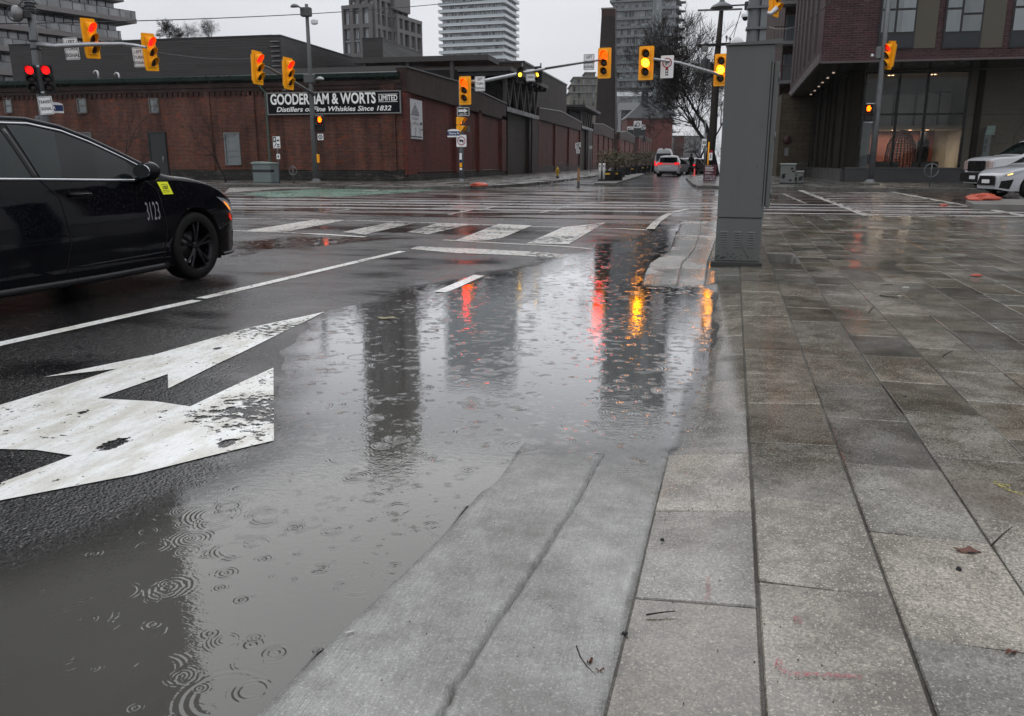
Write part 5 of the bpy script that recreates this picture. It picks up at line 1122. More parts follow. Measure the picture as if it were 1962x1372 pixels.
# ---- street lamp pole left of the sign
B2 = G(606, 352.5, .15); d2v = B2.dot(hd)
t = pole('street_lamp', B2, ZB(B2, 8), .15, .075, 'tall grey street lamp with two signals on its arm in front of the whisky sign', plain('lamp_pole_grey', (.10, .105, .105), .45, .2, .3, 4))
mb = MB(); ap = [at(602, 181, d2v), at(562, 157, d2v-3.), at(545, 148, d2v-3.6), at(516, 131, d2v-5.2), at(500, 124, d2v-5.9)]; mb.tube([rel(a, t) for a in ap], [.08, .07, .06, .045, .04], 10); mb.build('mast_arm', STEEL, t, w=False)
for y in (23, 151):
    z = ZB(B2, y)-B2.z; mb = MB(); mb.bbox(-.28 if y < 99 else -.3, .2, -.15, .15, z-.2, z+.2, .03); mb.build('clamp_box', plain('clamp_grey', (.08, .085, .085), .5), t, w=False)
a0 = at(590, 20, d2v); lampc = at(571, 13, d2v-.4)
mb = MB(); mb.tube([rel(a0, t), rel(at(580, 17, d2v-.1), t), rel(at(574, 14, d2v-.3), t)], .035, 8); mb.build('lamp_arm', STEEL, t, w=False)
def lamp_head(parent, p_, L=.62, flip=1, mat=None):
    p_ = Vector(p_); mb = MB(); n = 16; vs = []; prof = [(0, .03), (.15, .1), (.35, .15), (.6, .16), (.85, .12), (1., .03)]
    for u, r_ in prof:
        for k in range(n): a = 2*math.pi*k/n; vs.append((p_.x+flip*(-u*L), p_.y+r_*math.cos(a), p_.z+(r_*.75*math.sin(a) if math.sin(a) > 0 else r_*.3*math.sin(a))+(.03-abs(u-.5)*.06)))
    mb.add(vs, [(i*n+k, i*n+(k+1) % n, (i+1)*n+(k+1) % n, (i+1)*n+k) for i in range(5) for k in range(n)], True); return mb.build('lamp_head', mat or plain('lamp_head_grey', (.16, .165, .17), .4, .2, .3), parent, w=False)
lamp_head(t, rel(at(574, 13, d2v-.3), t), .45, 1)
q = at(604, 153, d2v-.1); lamp_head(t, rel(at(605, 153, d2v), t), .42, -1, plain('lamp_head_pale', (.32, .33, .34), .3, .3, .2))
q = rel(at(602, 42, d2v), t); mb = MB(); mb.bbox(q.x-.14, q.x+.17, q.y-.1, q.y+.1, q.z-.12, q.z+.12, .05); mb.build('radio_box', WHT, t, w=False)
z = ZB(B2, 306)-B2.z; mb = MB(); mb.bbox(.12, .22, -.08, .08, z-.15, z+.25, .02); mb.build('push_button_box', YEL, t, w=False)
head(at(494, 130, 34.5), R(80), 'yellow signal at the outer end of the lamp pole arm', 0, LREDS, tilt=R(2))
head(at(553, 141, 36.2), R(78), 'yellow signal halfway along the lamp pole arm', 0, LREDS, tilt=R(2))
t = thing('signal_hanger', 'grey vertical hanger tube behind the inner signal of the lamp pole', 'bracket', at(543, 142, 36.6)); mb = MB(); mb.tube([(0, 0, -.62), (0, 0, .6)], .04, 8); mb.lathe([(.07, -.7), (.1, -.66), (.04, -.62)], 10); mb.build('tube', STEEL, t, w=False)
ped(at(613, 237, d2v-.15), R(8), 'orange lit hand pedestrian signal on the street lamp pole')
def circ_mark(t):
    mb = MB(); mb.ringd((0, 0), .07, .11, -.006); mb.disc((0, 0), .035, -.006, 12, .005); mb.build('symbol', INK, t, w=False)
sign('round_symbol_sign', .29, .29, at(614, 262.5, d2v-.2), 0, 'small square sign with a black ring under the lamp pole hand signal', extra=circ_mark, border=False, r=.02)
# ---- corner signal pole (Cherry St)
B3 = G(885, 352.5, .15); d3v = B3.dot(hd)
t = pole('signal_pole', B3, ZB(B3, 152), .13, .10, 'grey corner signal pole with the street name blade and long mast arm'); TP3 = t
ap = [at(892, 158, d3v), at(930, 154.5, d3v-.2), at(1000, 140, d3v-1.), at(1045, 131.5, d3v-1.5), at(1120, 119.5, d3v-2.3), at(1152, 115, d3v-2.6)]
mb = MB(); mb.tube([rel(a, t) for a in ap[:4]], [.085, .08, .07, .06], 10); mb.build('mast_arm', STEELB, t, w=False)
mb = MB(); mb.tube([rel(a, t) for a in ap[3:]], [.055, .045, .035], 10); mb.build('arm_extension', STEEL, t, w=False)
z = ZB(B3, 300)-B3.z
for zc, hh, m_ in ((ZB(B3, 303)-B3.z, .12, WS), (ZB(B3, 309)-B3.z, .09, BLUI), (ZB(B3, 316)-B3.z, .12, YEL), (ZB(B3, 324)-B3.z, .05, WS), (ZB(B3, 296)-B3.z, .06, WS)):
    mb = MB(); mb.bbox(-.06, .06, -.17, -.12, zc-hh, zc+hh, .015); mb.build('push_button' if m_ is YEL else 'button_label', m_, t, w=False)
head(at(891, 173.5, d3v-.3), R(-8), 'yellow signal with red lit on top of the corner pole', 0, LRED)
sign('left_turn_sign', .49, .66, at(919.5, 160.5, d3v-.4), R(-4), 'white left turn signal sign right of the corner pole signal', LT, .155, group='left turn signal signs')
def onew(t):
    mb = MB(); mb.box(-.24, .08, -.01, -.004, -.015, .1); mb.prism([(.06, -.01, -.06), (.06, -.01, .145), (.23, -.01, .0425)], (0, .006, 0)); mb.build('arrow', WS, t, w=False); text('lettering', 'ONE WAY', .085, WS, t, (0, -.012, -.115), bold=.02)
    mb = MB(); mb.box(-.28, .28, -.003, -.0005, -.17, .17); mb.build('black_field', INK, t, w=False)
sign('one_way_sign', .60, .38, at(887.5, 214, d3v-.2), R(-3), 'black and white one way arrow sign on the corner pole', extra=onew, border=False)
pd_ = ped(at(884, 240, d3v-.05), R(82), 'side-on yellow pedestrian signal on the corner pole', False)
sign('blank_sign_back', .60, .27, at(889, 247.5, d3v+.2), 0, 'blank grey sign back behind the side-on pedestrian signal', plate=STEEL, border=False)
street_name(.62, at(869, 256.5, d3v-.15), R(-2), 'blue and white Cherry Street name blade on the corner pole', 'Cherry St', .13)
def notruck(t):
    mb = MB(); mb.ringd((0, 0), .17, .205, -.008); mb.bar((-.13, -.006, .13), (.13, -.006, -.13), .03, .006); mb.build('red_prohibition', REDI, t, w=False)
    mb = MB(); mb.box(-.10, .03, -.005, -.001, -.02, .06); mb.box(.035, .11, -.005, -.001, -.045, .045); mb.disc((-.06, -.04), .03, -.005, 10, .004); mb.disc((.07, -.05), .03, -.005, 10, .004); mb.build('symbol', INK, t, w=False)
sign('no_trucks_sign', .50, .56, at(884, 270, d3v-.2), R(-3), 'white prohibition sign with a red ring around a black truck on the corner pole', extra=notruck, border=False)
for x, lb in ((996, 'left of the two black bicycle signals on the long mast arm'), (1031, 'right of the two black bicycle signals on the long mast arm')):
    head(at(x, 143.5 if x < 1000 else 143, d3v-1.2), R(20 if x < 1000 else -20), lb, 1, LYEL, False, group='bicycle signal heads', scale=.72, lens=.12)
    t = thing('signal_hanger', 'grey hanger tube behind the %s bicycle signal' % ('left' if x < 1000 else 'right'), 'bracket', at(x+5, 143, d3v-1.1)); mb = MB(); mb.tube([(0, 0, -.42), (0, 0, .5)], .035, 8); mb.build('tube', STEEL, t, w=False)
sign('bicycle_signal_sign', .46, .52, at(1017, 144, d3v-1.15), R(-4), 'white bicycle signal sign between the two black signals', ['BICYCLE', 'SIGNAL'], .13, sxx=.72, gap=1.5)
sign('left_turn_sign', .50, .68, at(1128.5, 119, d3v-2.35), R(-6), 'white left turn signal sign beside the signal in front of the chimney', LT, .16, group='left turn signal signs')
head(at(1158, 121, d3v-2.5), R(-8), 'yellow signal with red lit in front of the brick chimney', 0, LRED)
# ---- near-right mast arm whose pole stands behind the cabinet
B4 = G(1440, 357, .15); d4v = B4.dot(hd)
t = pole('signal_pole', B4, ZB(B4, 100), .13, .11, 'signal pole hidden behind the grey cabinet with an arm over the street')
ap = [at(1441, 166, d4v), at(1395, 152, d4v-.5), at(1370, 140, d4v-.8), at(1300, 120, d4v-1.8), at(1252, 113, d4v-2.4)]; mb = MB(); mb.tube([rel(a, t) for a in ap], [.08, .075, .07, .055, .045], 10); mb.build('mast_arm', STEELB, t, w=False)
head(at(1238, 121, d4v-2.2), R(-10), 'yellow signal with amber lit in front of the grey tower', 1, LAMB)
head(at(1382, 134, d4v-.6), R(-14), 'yellow signal with amber lit touching the grey cabinet edge', 1, LAMB)
def noturn(t):
    mb = MB(); mb.ringd((0, .15), .155, .19, -.01); mb.bar((-.12, -.008, .27), (.12, -.008, .03), .03, .006); mb.box(-.05, .05, -.012, -.006, -.1, -.0); mb.build('red_prohibition', REDI, t, w=False)
    mb = MB(); mb.box(-.06, -.025, -.005, -.001, .05, .19); mb.box(-.025, .06, -.005, -.001, .155, .19); mb.prism([(.05, -.005, .13), (.05, -.005, .215), (.11, -.005, .172)], (0, .004, 0)); mb.box(-.055, .055, -.005, -.001, -.33, -.1); mb.build('symbol', INK, t, w=False)
    mb = MB(); mb.disc((0, -.16), .035, -.012, 12, .005); mb.disc((0, -.26), .035, -.012, 12, .005); mb.build('white_dot', WS, t, w=False)
sign('no_right_turn_sign', .52, .86, at(1278, 128, d4v-2.), R(-8), 'white no right turn on red sign beside the amber signal', extra=noturn, border=False)
# ---- big grey column behind the cabinet
Bc = G(1421, 352, .15); dc = 24.; cb = GD(1421, 400, dc); cb = Vector((cb.x, cb.y, .03))
t = thing('grey_steel_column', 'thick grey steel column with a conduit rising behind the cabinet', 'column', cb); zt_ = ZB(cb, -60)
mb = MB(); mb.tube([(0, 0, 0), (0, 0, zt_)], [.19, .17], 14); mb.build('pole', plain('column_grey', (.085, .09, .095), .5, .2, .3, 4), t, w=False)
mb = MB(); mb.box(.17, .34, -.12, .08, 2., zt_); mb.build('conduit', plain('conduit_pale_grey', (.17, .18, .185), .5), t, w=False)
mb = MB()
for y in (60, 20): mb.box(-.2, .36, -.2, .2, ZB(cb, y), ZB(cb, y)+.06)
mb.build('band_clamp', STEEL, t, w=False)
q = at(1487, -3, dc+9); hh = head(q, R(60), 'yellow signal cut off by the top edge above the cabinet', 0, LREDS)
t = thing('signal_mount', 'pale round mounting arm under the signal at the top edge', 'bracket', at(1478, 20, dc+8)); mb = MB(); mb.tube([(-.3, 0, -.1), (0, 0, -.12), (.2, 0, .1)], .09, 10); mb.build('tube', STEELB, t, w=False)
# slim pole with camera and cobra lamp
b5 = at(1421, 356, 39.); b5.z = .15; t = pole('street_lamp', b5, ZB(b5, -30), .09, .06, 'slim steel lamp pole with a white dome camera left of the thick column')
top = at(1434, 9, 39.); mb = MB(); mb.tube([rel(top, t), rel(at(1395, 11, 39.), t)], .035, 8); mb.build('lamp_arm', DKM, t, w=False)
lp = rel(at(1394, 11, 39.), t); mb = MB(); n = 20
mb.lathe([(.5, -.08), (.42, .02), (.25, .1), (.12, .18), (.1, .26), (0, .28)], 20, (lp.x-.25, lp.y, lp.z)); mb.lathe([(.5, -.085), (.3, -.11), (0, -.12)], 20, (lp.x-.25, lp.y, lp.z)); mb.build('lamp_head', plain('lamp_bell_grey', (.07, .075, .08), .4, .3, .3), t, w=False)
q = rel(at(1432, 10, 39.), t); mb = MB(); mb.bbox(q.x-.12, q.x+.15, q.y-.12, q.y+.12, q.z-.2, q.z+.15, .03); mb.build('clamp_box', DKM, t, w=False)
q = rel(at(1428, 33, 38.7), t); mb = MB(); mb.lathe([(0, .18), (.14, .17), (.17, .1), (.17, .0)], 16, q); mb.tube([(q.x, q.y, q.z+.15), (q.x+.15, q.y, q.z+.3), (q.x+.3, q.y, q.z+.25)], .03, 6); c_ = mb.build('camera_housing', WHT, t, w=False); mb = MB(); mb.lathe([(.13, 0), (.12, -.08), (.07, -.14), (0, -.16)], 16, q); mb.build('camera_dome', plain('camera_dome_dark', (.02, .02, .02), .1), t, w=False)
# ---- wooden utility pole
b6 = G(1366, 345, .15); d6 = 52.; b6 = GD(1356, 345, d6); b6.z = .15
t = thing('utility_pole', 'leaning dark wooden utility pole with crossarm beside the bare tree', 'utility pole', b6)
WOOD = plain('dark_wood_pole', (.030, .025, .022), .8, 0, .5, 5)
tp = at(1383, 12, d6); mb = MB(); mb.tube([rel(b6, t), rel(at(1366, 250, d6), t), rel(at(1374, 110, d6), t), rel(tp, t)], [.26, .24, .19, .12], 12); mb.build('pole', WOOD, t, w=False)
mb = MB(); mb.bar(rel(at(1336, 88, d6-.2), t), rel(at(1402, 84, d6-.2), t), .13, .16); mb.build('crossarm', WOOD, t, w=False)
mb = MB(); mb.bar(rel(at(1337, 20, d6-.2), t), rel(at(1422, 17.5, d6-.2), t), .08, .10); mb.build('upper_crossarm', plain('grey_arm', (.16, .16, .16), .5), t, w=False)
for x, y in ((1341, 80), (1399, 76), (1366, 74), (1392, 72), (1352, 84)):
    mb = MB(); q = rel(at(x, y, d6-.2), t); mb.lathe([(.03, -.25), (.03, -.05), (.09, 0), (.04, .04), (.08, .08), (.03, .12), (0, .14)], 10, q); mb.build('insulator', plain('porcelain_grey', (.14, .14, .145), .3), t, w=False)
q = rel(at(1350, 93, d6-.3), t); mb = MB(); mb.bbox(q.x-.17, q.x+.2, q.y-.15, q.y+.15, q.z-.17, q.z+.13, .04); mb.build('switch_box', CONM, t, w=False)
for x, y in ((1358, 134), (1350, 128)):
    q = rel(at(x, y, d6+.3), t); mb = MB(); mb.lathe([(0, -.5), (.22, -.48), (.25, -.4), (.25, .35), (.2, .45), (0, .48)], 16, q); mb.lathe([(.04, .45), (.06, .55), (.03, .62), (0, .65)], 8, q); mb.build('transformer', plain('transformer_grey', (.05, .053, .055), .5), t, w=False)
mb = MB()
def sag(a, b_, s_, n=12): a, b_ = Vector(a), Vector(b_); return [a.lerp(b_, k/n)-zz*s_*4*(k/n)*(1-k/n) for k in range(n+1)]
for a, b_, s_ in ((at(1342, 24, d6-.2), at(1366, 76, d6), .35), (at(1420, 22, d6-.2), at(1392, 76, d6), .3), (at(1341, 24, d6-.2), at(1342, 80, d6), .0), (at(1419, 22, d6), at(1405, 72, d6), 0.)):
    mb.tube([rel(p_, t) for p_ in sag(a, b_, s_)], .018, 5)
mb.build('jumper_wire', DKM, t, w=False)
mb = MB(); mb.tube([rel(at(1349, 340, d6-.4), t), rel(at(1352, 230, d6-.4), t)], .05, 8); mb.build('conduit', STEEL, t, w=False)
# ---- right-hand signal pole
B7 = G(1667, 354, .15); d7 = B7.dot(hd); t = pole('signal_pole', B7, ZB(B7, -60), .155, .10, 'galvanized signal pole in front of the storefront on the right')
z = ZB(B7, 103)-B7.z; mb = MB(); mb.bbox(-.33, -.08, -.12, .12, z-.22, z+.3, .03); mb.build('signal_mount', STEEL, t, w=False); mb = MB(); mb.lathe([(.0, .12), (.05, .1), (.10, 0), (.09, -.02)], 12, (-.45, 0, z-.1)); mb.build('small_lamp', STEELB, t, w=False)
z = ZB(B7, 306)-B7.z; mb = MB(); mb.bbox(-.25, -.13, -.07, .07, z-.2, z+.25, .02); mb.build('push_button_box', DKM, t, w=False)
z = ZB(B7, 199)-B7.z; z2 = ZB(B7, 235)-B7.z; mb = MB(); mb.box(-.5, .0, -.02, .02, z, z+.04); mb.box(-.5, 0, -.02, .02, z2, z2+.04); mb.build('signal_bracket', STEELB, t, w=False)
head(at(1704, 106, d7-.1), R(-68), 'yellow signal seen from the side on the right-hand pole', 0, LREDS, scale=.95, tilt=R(8))
ped(at(1664, 216, d7-.2), R(-15), 'orange lit hand pedestrian signal on the right-hand pole')
# ================================================================ GREY CABINET
CABG = plain('cabinet_grey_paint', (.094, .100, .096), .32, 0, .2, 1.2)
cl, cr_ = G(1374, 510, .03), G(1464, 510, .03); ang = math.atan2((cr_-cl).y, (cr_-cl).x)-R(16.5); cw = (cr_-cl).length*.97
t = thing('utility_cabinet', 'tall grey steel utility cabinet with louvres standing at the kerb', 'cabinet', (cl+cr_)/2-Vector((.045, 0, 0)), ang)
hz = ZB((cl+cr_)/2, 86)-.03; zb1 = ZB((cl+cr_)/2, 418)-.03; cd = .42
mb = MB(); mb.bbox(-cw/2-.03, cw/2+.02, -.03, cd+.05, -.02, .055, .015); mb.build('plinth', plain('plinth_black_concrete', (.035, .035, .033), .5), t, w=False)
mb = MB(); mb.bbox(-cw/2+.012, cw/2-.012, .0, cd, .056, zb1-.003, .006); bs_ = mb.build('base', CABG, t, w=False)
mb = MB(); mb.bbox(-cw/2+.012, cw/2-.005, -.006, cd+.01, zb1+.003, hz, .008); mb.build('body', CABG, t, w=False)
mb = MB(); mb.prism([(-cw/2-.0, -.03, hz+.001), (cw/2+.07, -.03, hz+.001), (cw/2+.07, -.03, hz+.05), (-cw/2-.0, -.03, hz+.018)], (0, cd+.07, 0)); mb.build('roof', CABG, t, w=False)
mb = MB(); mb.bbox(cw/2-.002, cw/2+.055, -.006+.03, cd-.02, zb1+.12, hz-.17, .01); mb.build('side_duct', CABG, t, w=False)
mb = MB(); mb.box(cw/2-.03, cw/2-.022, -.0085, -.0065, zb1+.12, hz-.17); mb.build('door_seam', BLKG, t, w=False)
LV = plain('cabinet_louvre_paint', (.10, .107, .104), .3, 0, .12)
for cxl in (-.155, -.01, .135):
    for k in range(7):
        z = .21+k*.026; mb = MB(); n = 8; vs = []
        for i in range(n+1):
            u = i/n; x = cxl-.045+.09*u; e = math.sin(math.pi*u)**.35
            vs += [(x, -.001, z+.018), (x, -.001-.016*e, z+.006), (x, -.001-.013*e, z+.000)]
        fs = [(3*i+j, 3*i+3+j, 3*i+4+j, 3*i+1+j) for i in range(n) for j in range(2)]; mb.add(vs, fs, True); mb.build('louvre', LV, bs_, w=False)
mb = MB(); rnd = random.Random(5)
for i in range(70):
    x = -cw/2+.02+abs(rnd.gauss(0, .16)); z = .075+abs(rnd.gauss(0, .045)); r_ = rnd.uniform(.002, .007)*(1 if x > -.18 else 1.5)
    if x < cw/2-.03: mb.prism([(x+r_*math.cos(a)*rnd.uniform(.6, 1.4), -.0022, z+r_*math.sin(a)*rnd.uniform(.6, 1.2)) for a in np.linspace(0, 5.6, 7)], (0, .0017, 0))
mb.build('mud_splash', plain('mud_black', (.01, .01, .009), .6), bs_, w=False)
mb = MB(); mb.lathe([(.075, 0), (.073, .03), (.06, .055), (.035, .085), (.0, .10)], 20, (-cw/2+.11, .2, hz+.02)); mb.build('antenna_dome', plain('antenna_white', (.5, .5, .5), .4, 0, .15), t, w=False)
mb = MB(); mb.tube([(.03, -.006, .25), (.07, -.012, .18), (.09, -.006, .14), (.13, -.008, .09)], .0022, 5); tw = mb.build('dried_stem', plain('dried_stem', (.05, .042, .03), .7), bs_, w=False)
mb = MB()
for x, z, wd, hh in ((.17, 1.515, .018, .002), (.178, 1.515, .002, .014), (.15, 1.492, .012, .0025), (.172, 1.494, .016, .002), (.19, 1.498, .006, .002)): mb.box(x-wd/2, x+wd/2, -.0085, -.0065, z-hh/2, z+hh/2)
mb.build('pen_scribble', plain('scribble_ink', (.008, .008, .008), .5), t, w=False)
for z in (.75, 1.35, 1.95):
    mb = MB(); mb.cyl((cw/2+.056, .03, z), (cw/2+.056, .03, z+.09), .009, 8); mb.build('hinge', STEEL, t, w=False)
# ================================================================ SMALL STREET THINGS
def rp(x, y, z=.15): return G(x, y, z)
# pale green-grey cabinet by the warehouse
b_ = rp(504, 350.5); t = thing('traffic_control_box', 'pale grey green control box with dark stripe in front of the brick wall', 'cabinet', b_, R(-8))
mt = plain('pale_green_grey_paint', (.14, .17, .165), .5, 0, .25, 2); m_ = b_.dot(hd)/1604.
mb = MB(); mb.bbox(-23*m_, 19*m_, 0, .7, 0, 36*m_, .03); mb.build('body', mt, t, w=False); mb = MB(); mb.prism([(-24*m_, -.05, 36*m_), (20*m_, -.05, 36*m_), (20*m_, -.05, 37.5*m_), (-17*m_, -.05, 40*m_), (-24*m_, -.05, 38*m_)], (0, .8, 0)); mb.build('lid', plain('pale_green_lid', (.24, .30, .28), .5), t, w=False)
mb = MB(); mb.box(-23*m_-.003, 19*m_+.003, -.006, .3, 20*m_, 25*m_); mb.build('dark_stripe', plain('stripe_black', (.02, .022, .025), .5), t, w=False)
def post_sign(name, bx, by, yt, label, plates, r=.03, cat='sign'):
    b_ = rp(bx, by); t = thing(name, label, cat, b_); h = ZB(b_, yt)-b_.z; mb = MB(); mb.tube([(0, 0, 0), (0, 0, h)], r, 8); mb.build('post', STEEL, t, w=False)
    for x0, x1, y0, y1, kind in plates:
        z0, z1 = ZB(b_, y1)-b_.z, ZB(b_, y0)-b_.z; m_ = b_.dot(hd)/1604.; xa, xb = (x0-bx)*m_, (x1-bx)*m_; zc_ = (z0+z1)/2; xc = (xa+xb)/2
        mb = MB(); mb.box(xa, xb, -.05, -.035, z0, z1); pl = mb.build('plate', WS, t, w=False); mb = MB()
        W_2, H_2 = (xb-xa)/2, (z1-z0)/2
        if kind == 'hov':
            mb.box(xa+.02, xc-.02, -.056, -.051, zc_, z1-.02); pl2 = mb.build('symbol', INK, t, w=False); mb = MB(); mb.prism([(xa+W_2*.48, -.06, zc_+H_2*.15), (xa+W_2*.7, -.06, zc_+H_2*.5), (xa+W_2*.48, -.06, zc_+H_2*.85), (xa+W_2*.26, -.06, zc_+H_2*.5)], (0, .003, 0)); mb.build('diamond', WS, t, w=False)
            mb = MB(); mb.tube([(xa+.06, -.055, z0+.05), (xa+.14, -.055, z0+.2), (xa+.2, -.055, z0+.24)], .018, 5); mb.box(xc+.02, xb-.04, -.056, -.051, zc_+H_2*.2, zc_+H_2*.45); mb.box(xc+.02, xb-.04, -.056, -.051, zc_-H_2*.5, zc_-H_2*.3); mb.box(xc+.02, xb-.04, -.056, -.051, zc_-H_2*.85, zc_-H_2*.65); mb.build('lettering', INK, t, w=False)
        elif kind == 'up': mb.prism([(xc-W_2*.6, -.056, zc_-H_2*.1), (xc, -.056, z1-H_2*.3), (xc+W_2*.6, -.056, zc_-H_2*.1)], (0, .004, 0)); mb.box(xc-W_2*.2, xc+W_2*.2, -.056, -.052, z0+.05, zc_-H_2*.1); mb.build('symbol', INK, t, w=False)
        elif kind == '30': text('lettering', '30', H_2*1.1, INK, t, (xc, -.054, zc_-H_2*.15), bold=.03)
        elif kind == 'p': mb.ringd((xc, zc_+H_2*.2), W_2*.4, W_2*.62, -.056, 16, .004); mb.box(xc-W_2*.6, xc+W_2*.6, -.056, -.052, z0+H_2*.2, z0+H_2*.35); mb.build('symbol', INK, t, w=False)
    return t
post_sign('lane_sign', 536, 351, 262, 'lane sign with diamond above a small arrow sign right of the pale box', ((528.5, 543, 261.5, 284, 'hov'), (534, 541, 295, 305, 'up')))
post_sign('parking_sign', 1107, 334, 272, 'white parking signs on a post beyond the hydrant', ((1101.5, 1108, 274, 285, 'p'), (1106, 1112, 273, 282, 'p'), (1103.5, 1110, 286, 294, 'p')), .035)
post_sign('parking_sign', 1131, 331, 278, 'small single parking sign before the second gabled bay', ((1128.5, 1133.5, 280, 285, 'p'),), .035)
post_sign('speed_limit_sign', 1349, 345, 255, 'white speed limit 30 sign beside the wooden utility pole', ((1341, 1349.5, 266, 279, '30'),), .05)
# transit stop post with red top
b_ = rp(1358, 347); t = thing('stop_post_sign', 'thin white sign with red top and yellow post beside the utility pole', 'sign', b_); h = ZB(b_, 272)-.15
mb = MB(); mb.tube([(-.1, 0, 0), (-.1, 0, h)], .04, 8); mb.build('post', YEL, t, w=False); mb = MB(); z0, z1 = ZB(b_, 307)-.15, ZB(b_, 293)-.15; mb.box(-.06, .12, -.03, 0, z0, z1); mb.build('plate', WS, t, w=False); mb = MB(); mb.box(-.07, .13, -.03, 0, z1+.002, z1+.14); mb.build('red_cap', REDI, t, w=False); mb = MB(); mb.disc((.03, z0+.16), .04, -.036, 10, .005); mb.box(.01, .05, -.036, -.031, z0+.22, z0+.34); mb.build('symbol', INK, t, w=False)
# sandwich board
b_ = rp(1359, 348.5); m_ = b_.dot(hd)/1604.; t = thing('sidewalk_board', 'maroon event board with white lettering and a photo strip', 'board', b_, R(4))
MAR = plain('maroon_board', (.085, .022, .032), .5, 0, .15, 3); mb = MB(); mb.box(-11*m_, 12*m_, 0, .06, .05, 32*m_); mb.build('panel', MAR, t, w=False); mb = MB(); mb.box(-10.5*m_, 11.5*m_, .35, .4, .05, 30*m_); mb.build('back_panel', MAR, t, w=False)
mb = MB(); rnd = random.Random(12)
for z, wd, hh in ((30, 12, .7), (27, 15, 1.5), (24.4, 13, 1.5), (21.8, 15, 1.5), (17.8, 11, .6), (16.4, 14, .6), (15, 8, .6)):
    x = -9.
    while x < -9+wd: l_ = rnd.uniform(.5, 1.1); mb.box(x*m_, (x+l_)*m_, -.008, -.002, (z-hh/2*rnd.uniform(.5, 1))*m_, (z+hh/2)*m_); x += l_+rnd.uniform(.25, .5)
mb.build('lettering', WS, t, w=False)
mb = MB()
for k in range(24): x = -9*m_+(k % 8)*2.5*m_; z = (3.5+(k//8)*3.2)*m_; hh = rnd.uniform(.4, 1.)*2.8*m_; mb.box(x, x+rnd.uniform(.5, 1.)*2.1*m_, -.01, -.002, z, z+hh)
mb.build('photo_strip', plain('photo_pale', (.36, .34, .35), .5, 0, .3, 9), t, w=False)
# litter bins / boxes on the right
for x0, w_, h_, xx, lb, nm in ((1508, 27, 39, 0, 'taller grey painted utility box with black graffiti near the overhang', 'utility_box'), (1528, 19, 25, 4, 'shorter grey painted utility box with black graffiti near the overhang', 'utility_box')):
    b_ = rp(x0, 352.8); m_ = b_.dot(hd)/1604.; t = thing(nm, lb, 'utility box', b_, R(-4), 'graffitied utility boxes'); w2 = w_*m_/2
    mb = MB(); mb.bbox(-w2, w2, 0, .5, .05, h_*m_-.08, .02); mb.build('body', plain('utility_box_grey_green', (.12, .13, .12), .5, 0, .35, 3), t, w=False); mb = MB(); mb.bbox(-w2-.03, w2+.03, -.04, .54, h_*m_-.078, h_*m_, .02); mb.build('lid', plain('lid_pale', (.22, .24, .22), .5), t, w=False); mb = MB(); mb.box(-w2-.02, w2+.02, -.02, .52, 0, .05); mb.build('base', DKM, t, w=False)
    mb = MB(); rr = random.Random(len(lb))
    for i in range(9):
        cx_, cz_ = rr.uniform(-w2*.8, w2*.8), rr.uniform(.12, h_*m_-.2); r_ = rr.uniform(.03, .12); mb.prism([(cx_+r_*rr.uniform(.3, 1.3)*math.cos(a), -.004, cz_+r_*rr.uniform(.3, 1.5)*math.sin(a)) for a in np.linspace(0, 5.6, 8)], (0, .002, 0))
    mb.build('graffiti', plain('graffiti_black', (.01, .012, .012), .4), t, w=False)
# railing by the stone wall
b_ = GD(1545, 340, 58.); b_.z = .15; t = thing('handrail', 'dark metal stair handrail before the buff stone wall', 'handrail', b_); mb = MB()
for k in range(6): mb.tube([(-.7+k*.3, 0, 0), (-.7+k*.3, 0, 1.0)], .02, 6)
mb.tube([(-.8, 0, .75), (-.4, 0, 1.05), (.9, 0, 1.1)], .025, 6); mb.tube([(-.7, 0, .55), (.85, 0, .6)], .02, 6); mb.build('rail', DKM, t, w=False)
# bike rings
def bikering(x, y, lb, z=.15, h=.85, r_=.2, thin=.022):
    b_ = rp(x, y, z); t = thing('bike_ring', lb, 'bike rack', b_, 0, 'post and ring bike racks'); mb = MB(); mb.tube([(0, 0, 0), (0, 0, h), (0, 0, h+.02)], [thin*1.2, thin*1.2, .005], 8); mb.build('post', STEEL, t, w=False)
    mb = MB(); mb.tube([(r_*math.cos(a), 0, h*.72+r_*math.sin(a)) for a in np.linspace(0, 2*math.pi, 20)], thin, 6); mb.build('ring', STEEL, t, w=False)
bikering(563, 352, 'post and ring bike rack in front of the brick wall between pale box and lamp'); bikering(1781, 357.5, 'post and ring bike rack in front of the storefront plinth', r_=.28, h=.95)
for x, y, lb in ((1073, 333, 'thin bike hoop just right of the yellow hydrant'), (1085, 332, 'middle thin bike hoop beyond the hydrant'), (1092, 331.6, 'farthest right thin bike hoop beyond the hydrant')): bikering(x, y, lb, r_=.25, h=1.0)
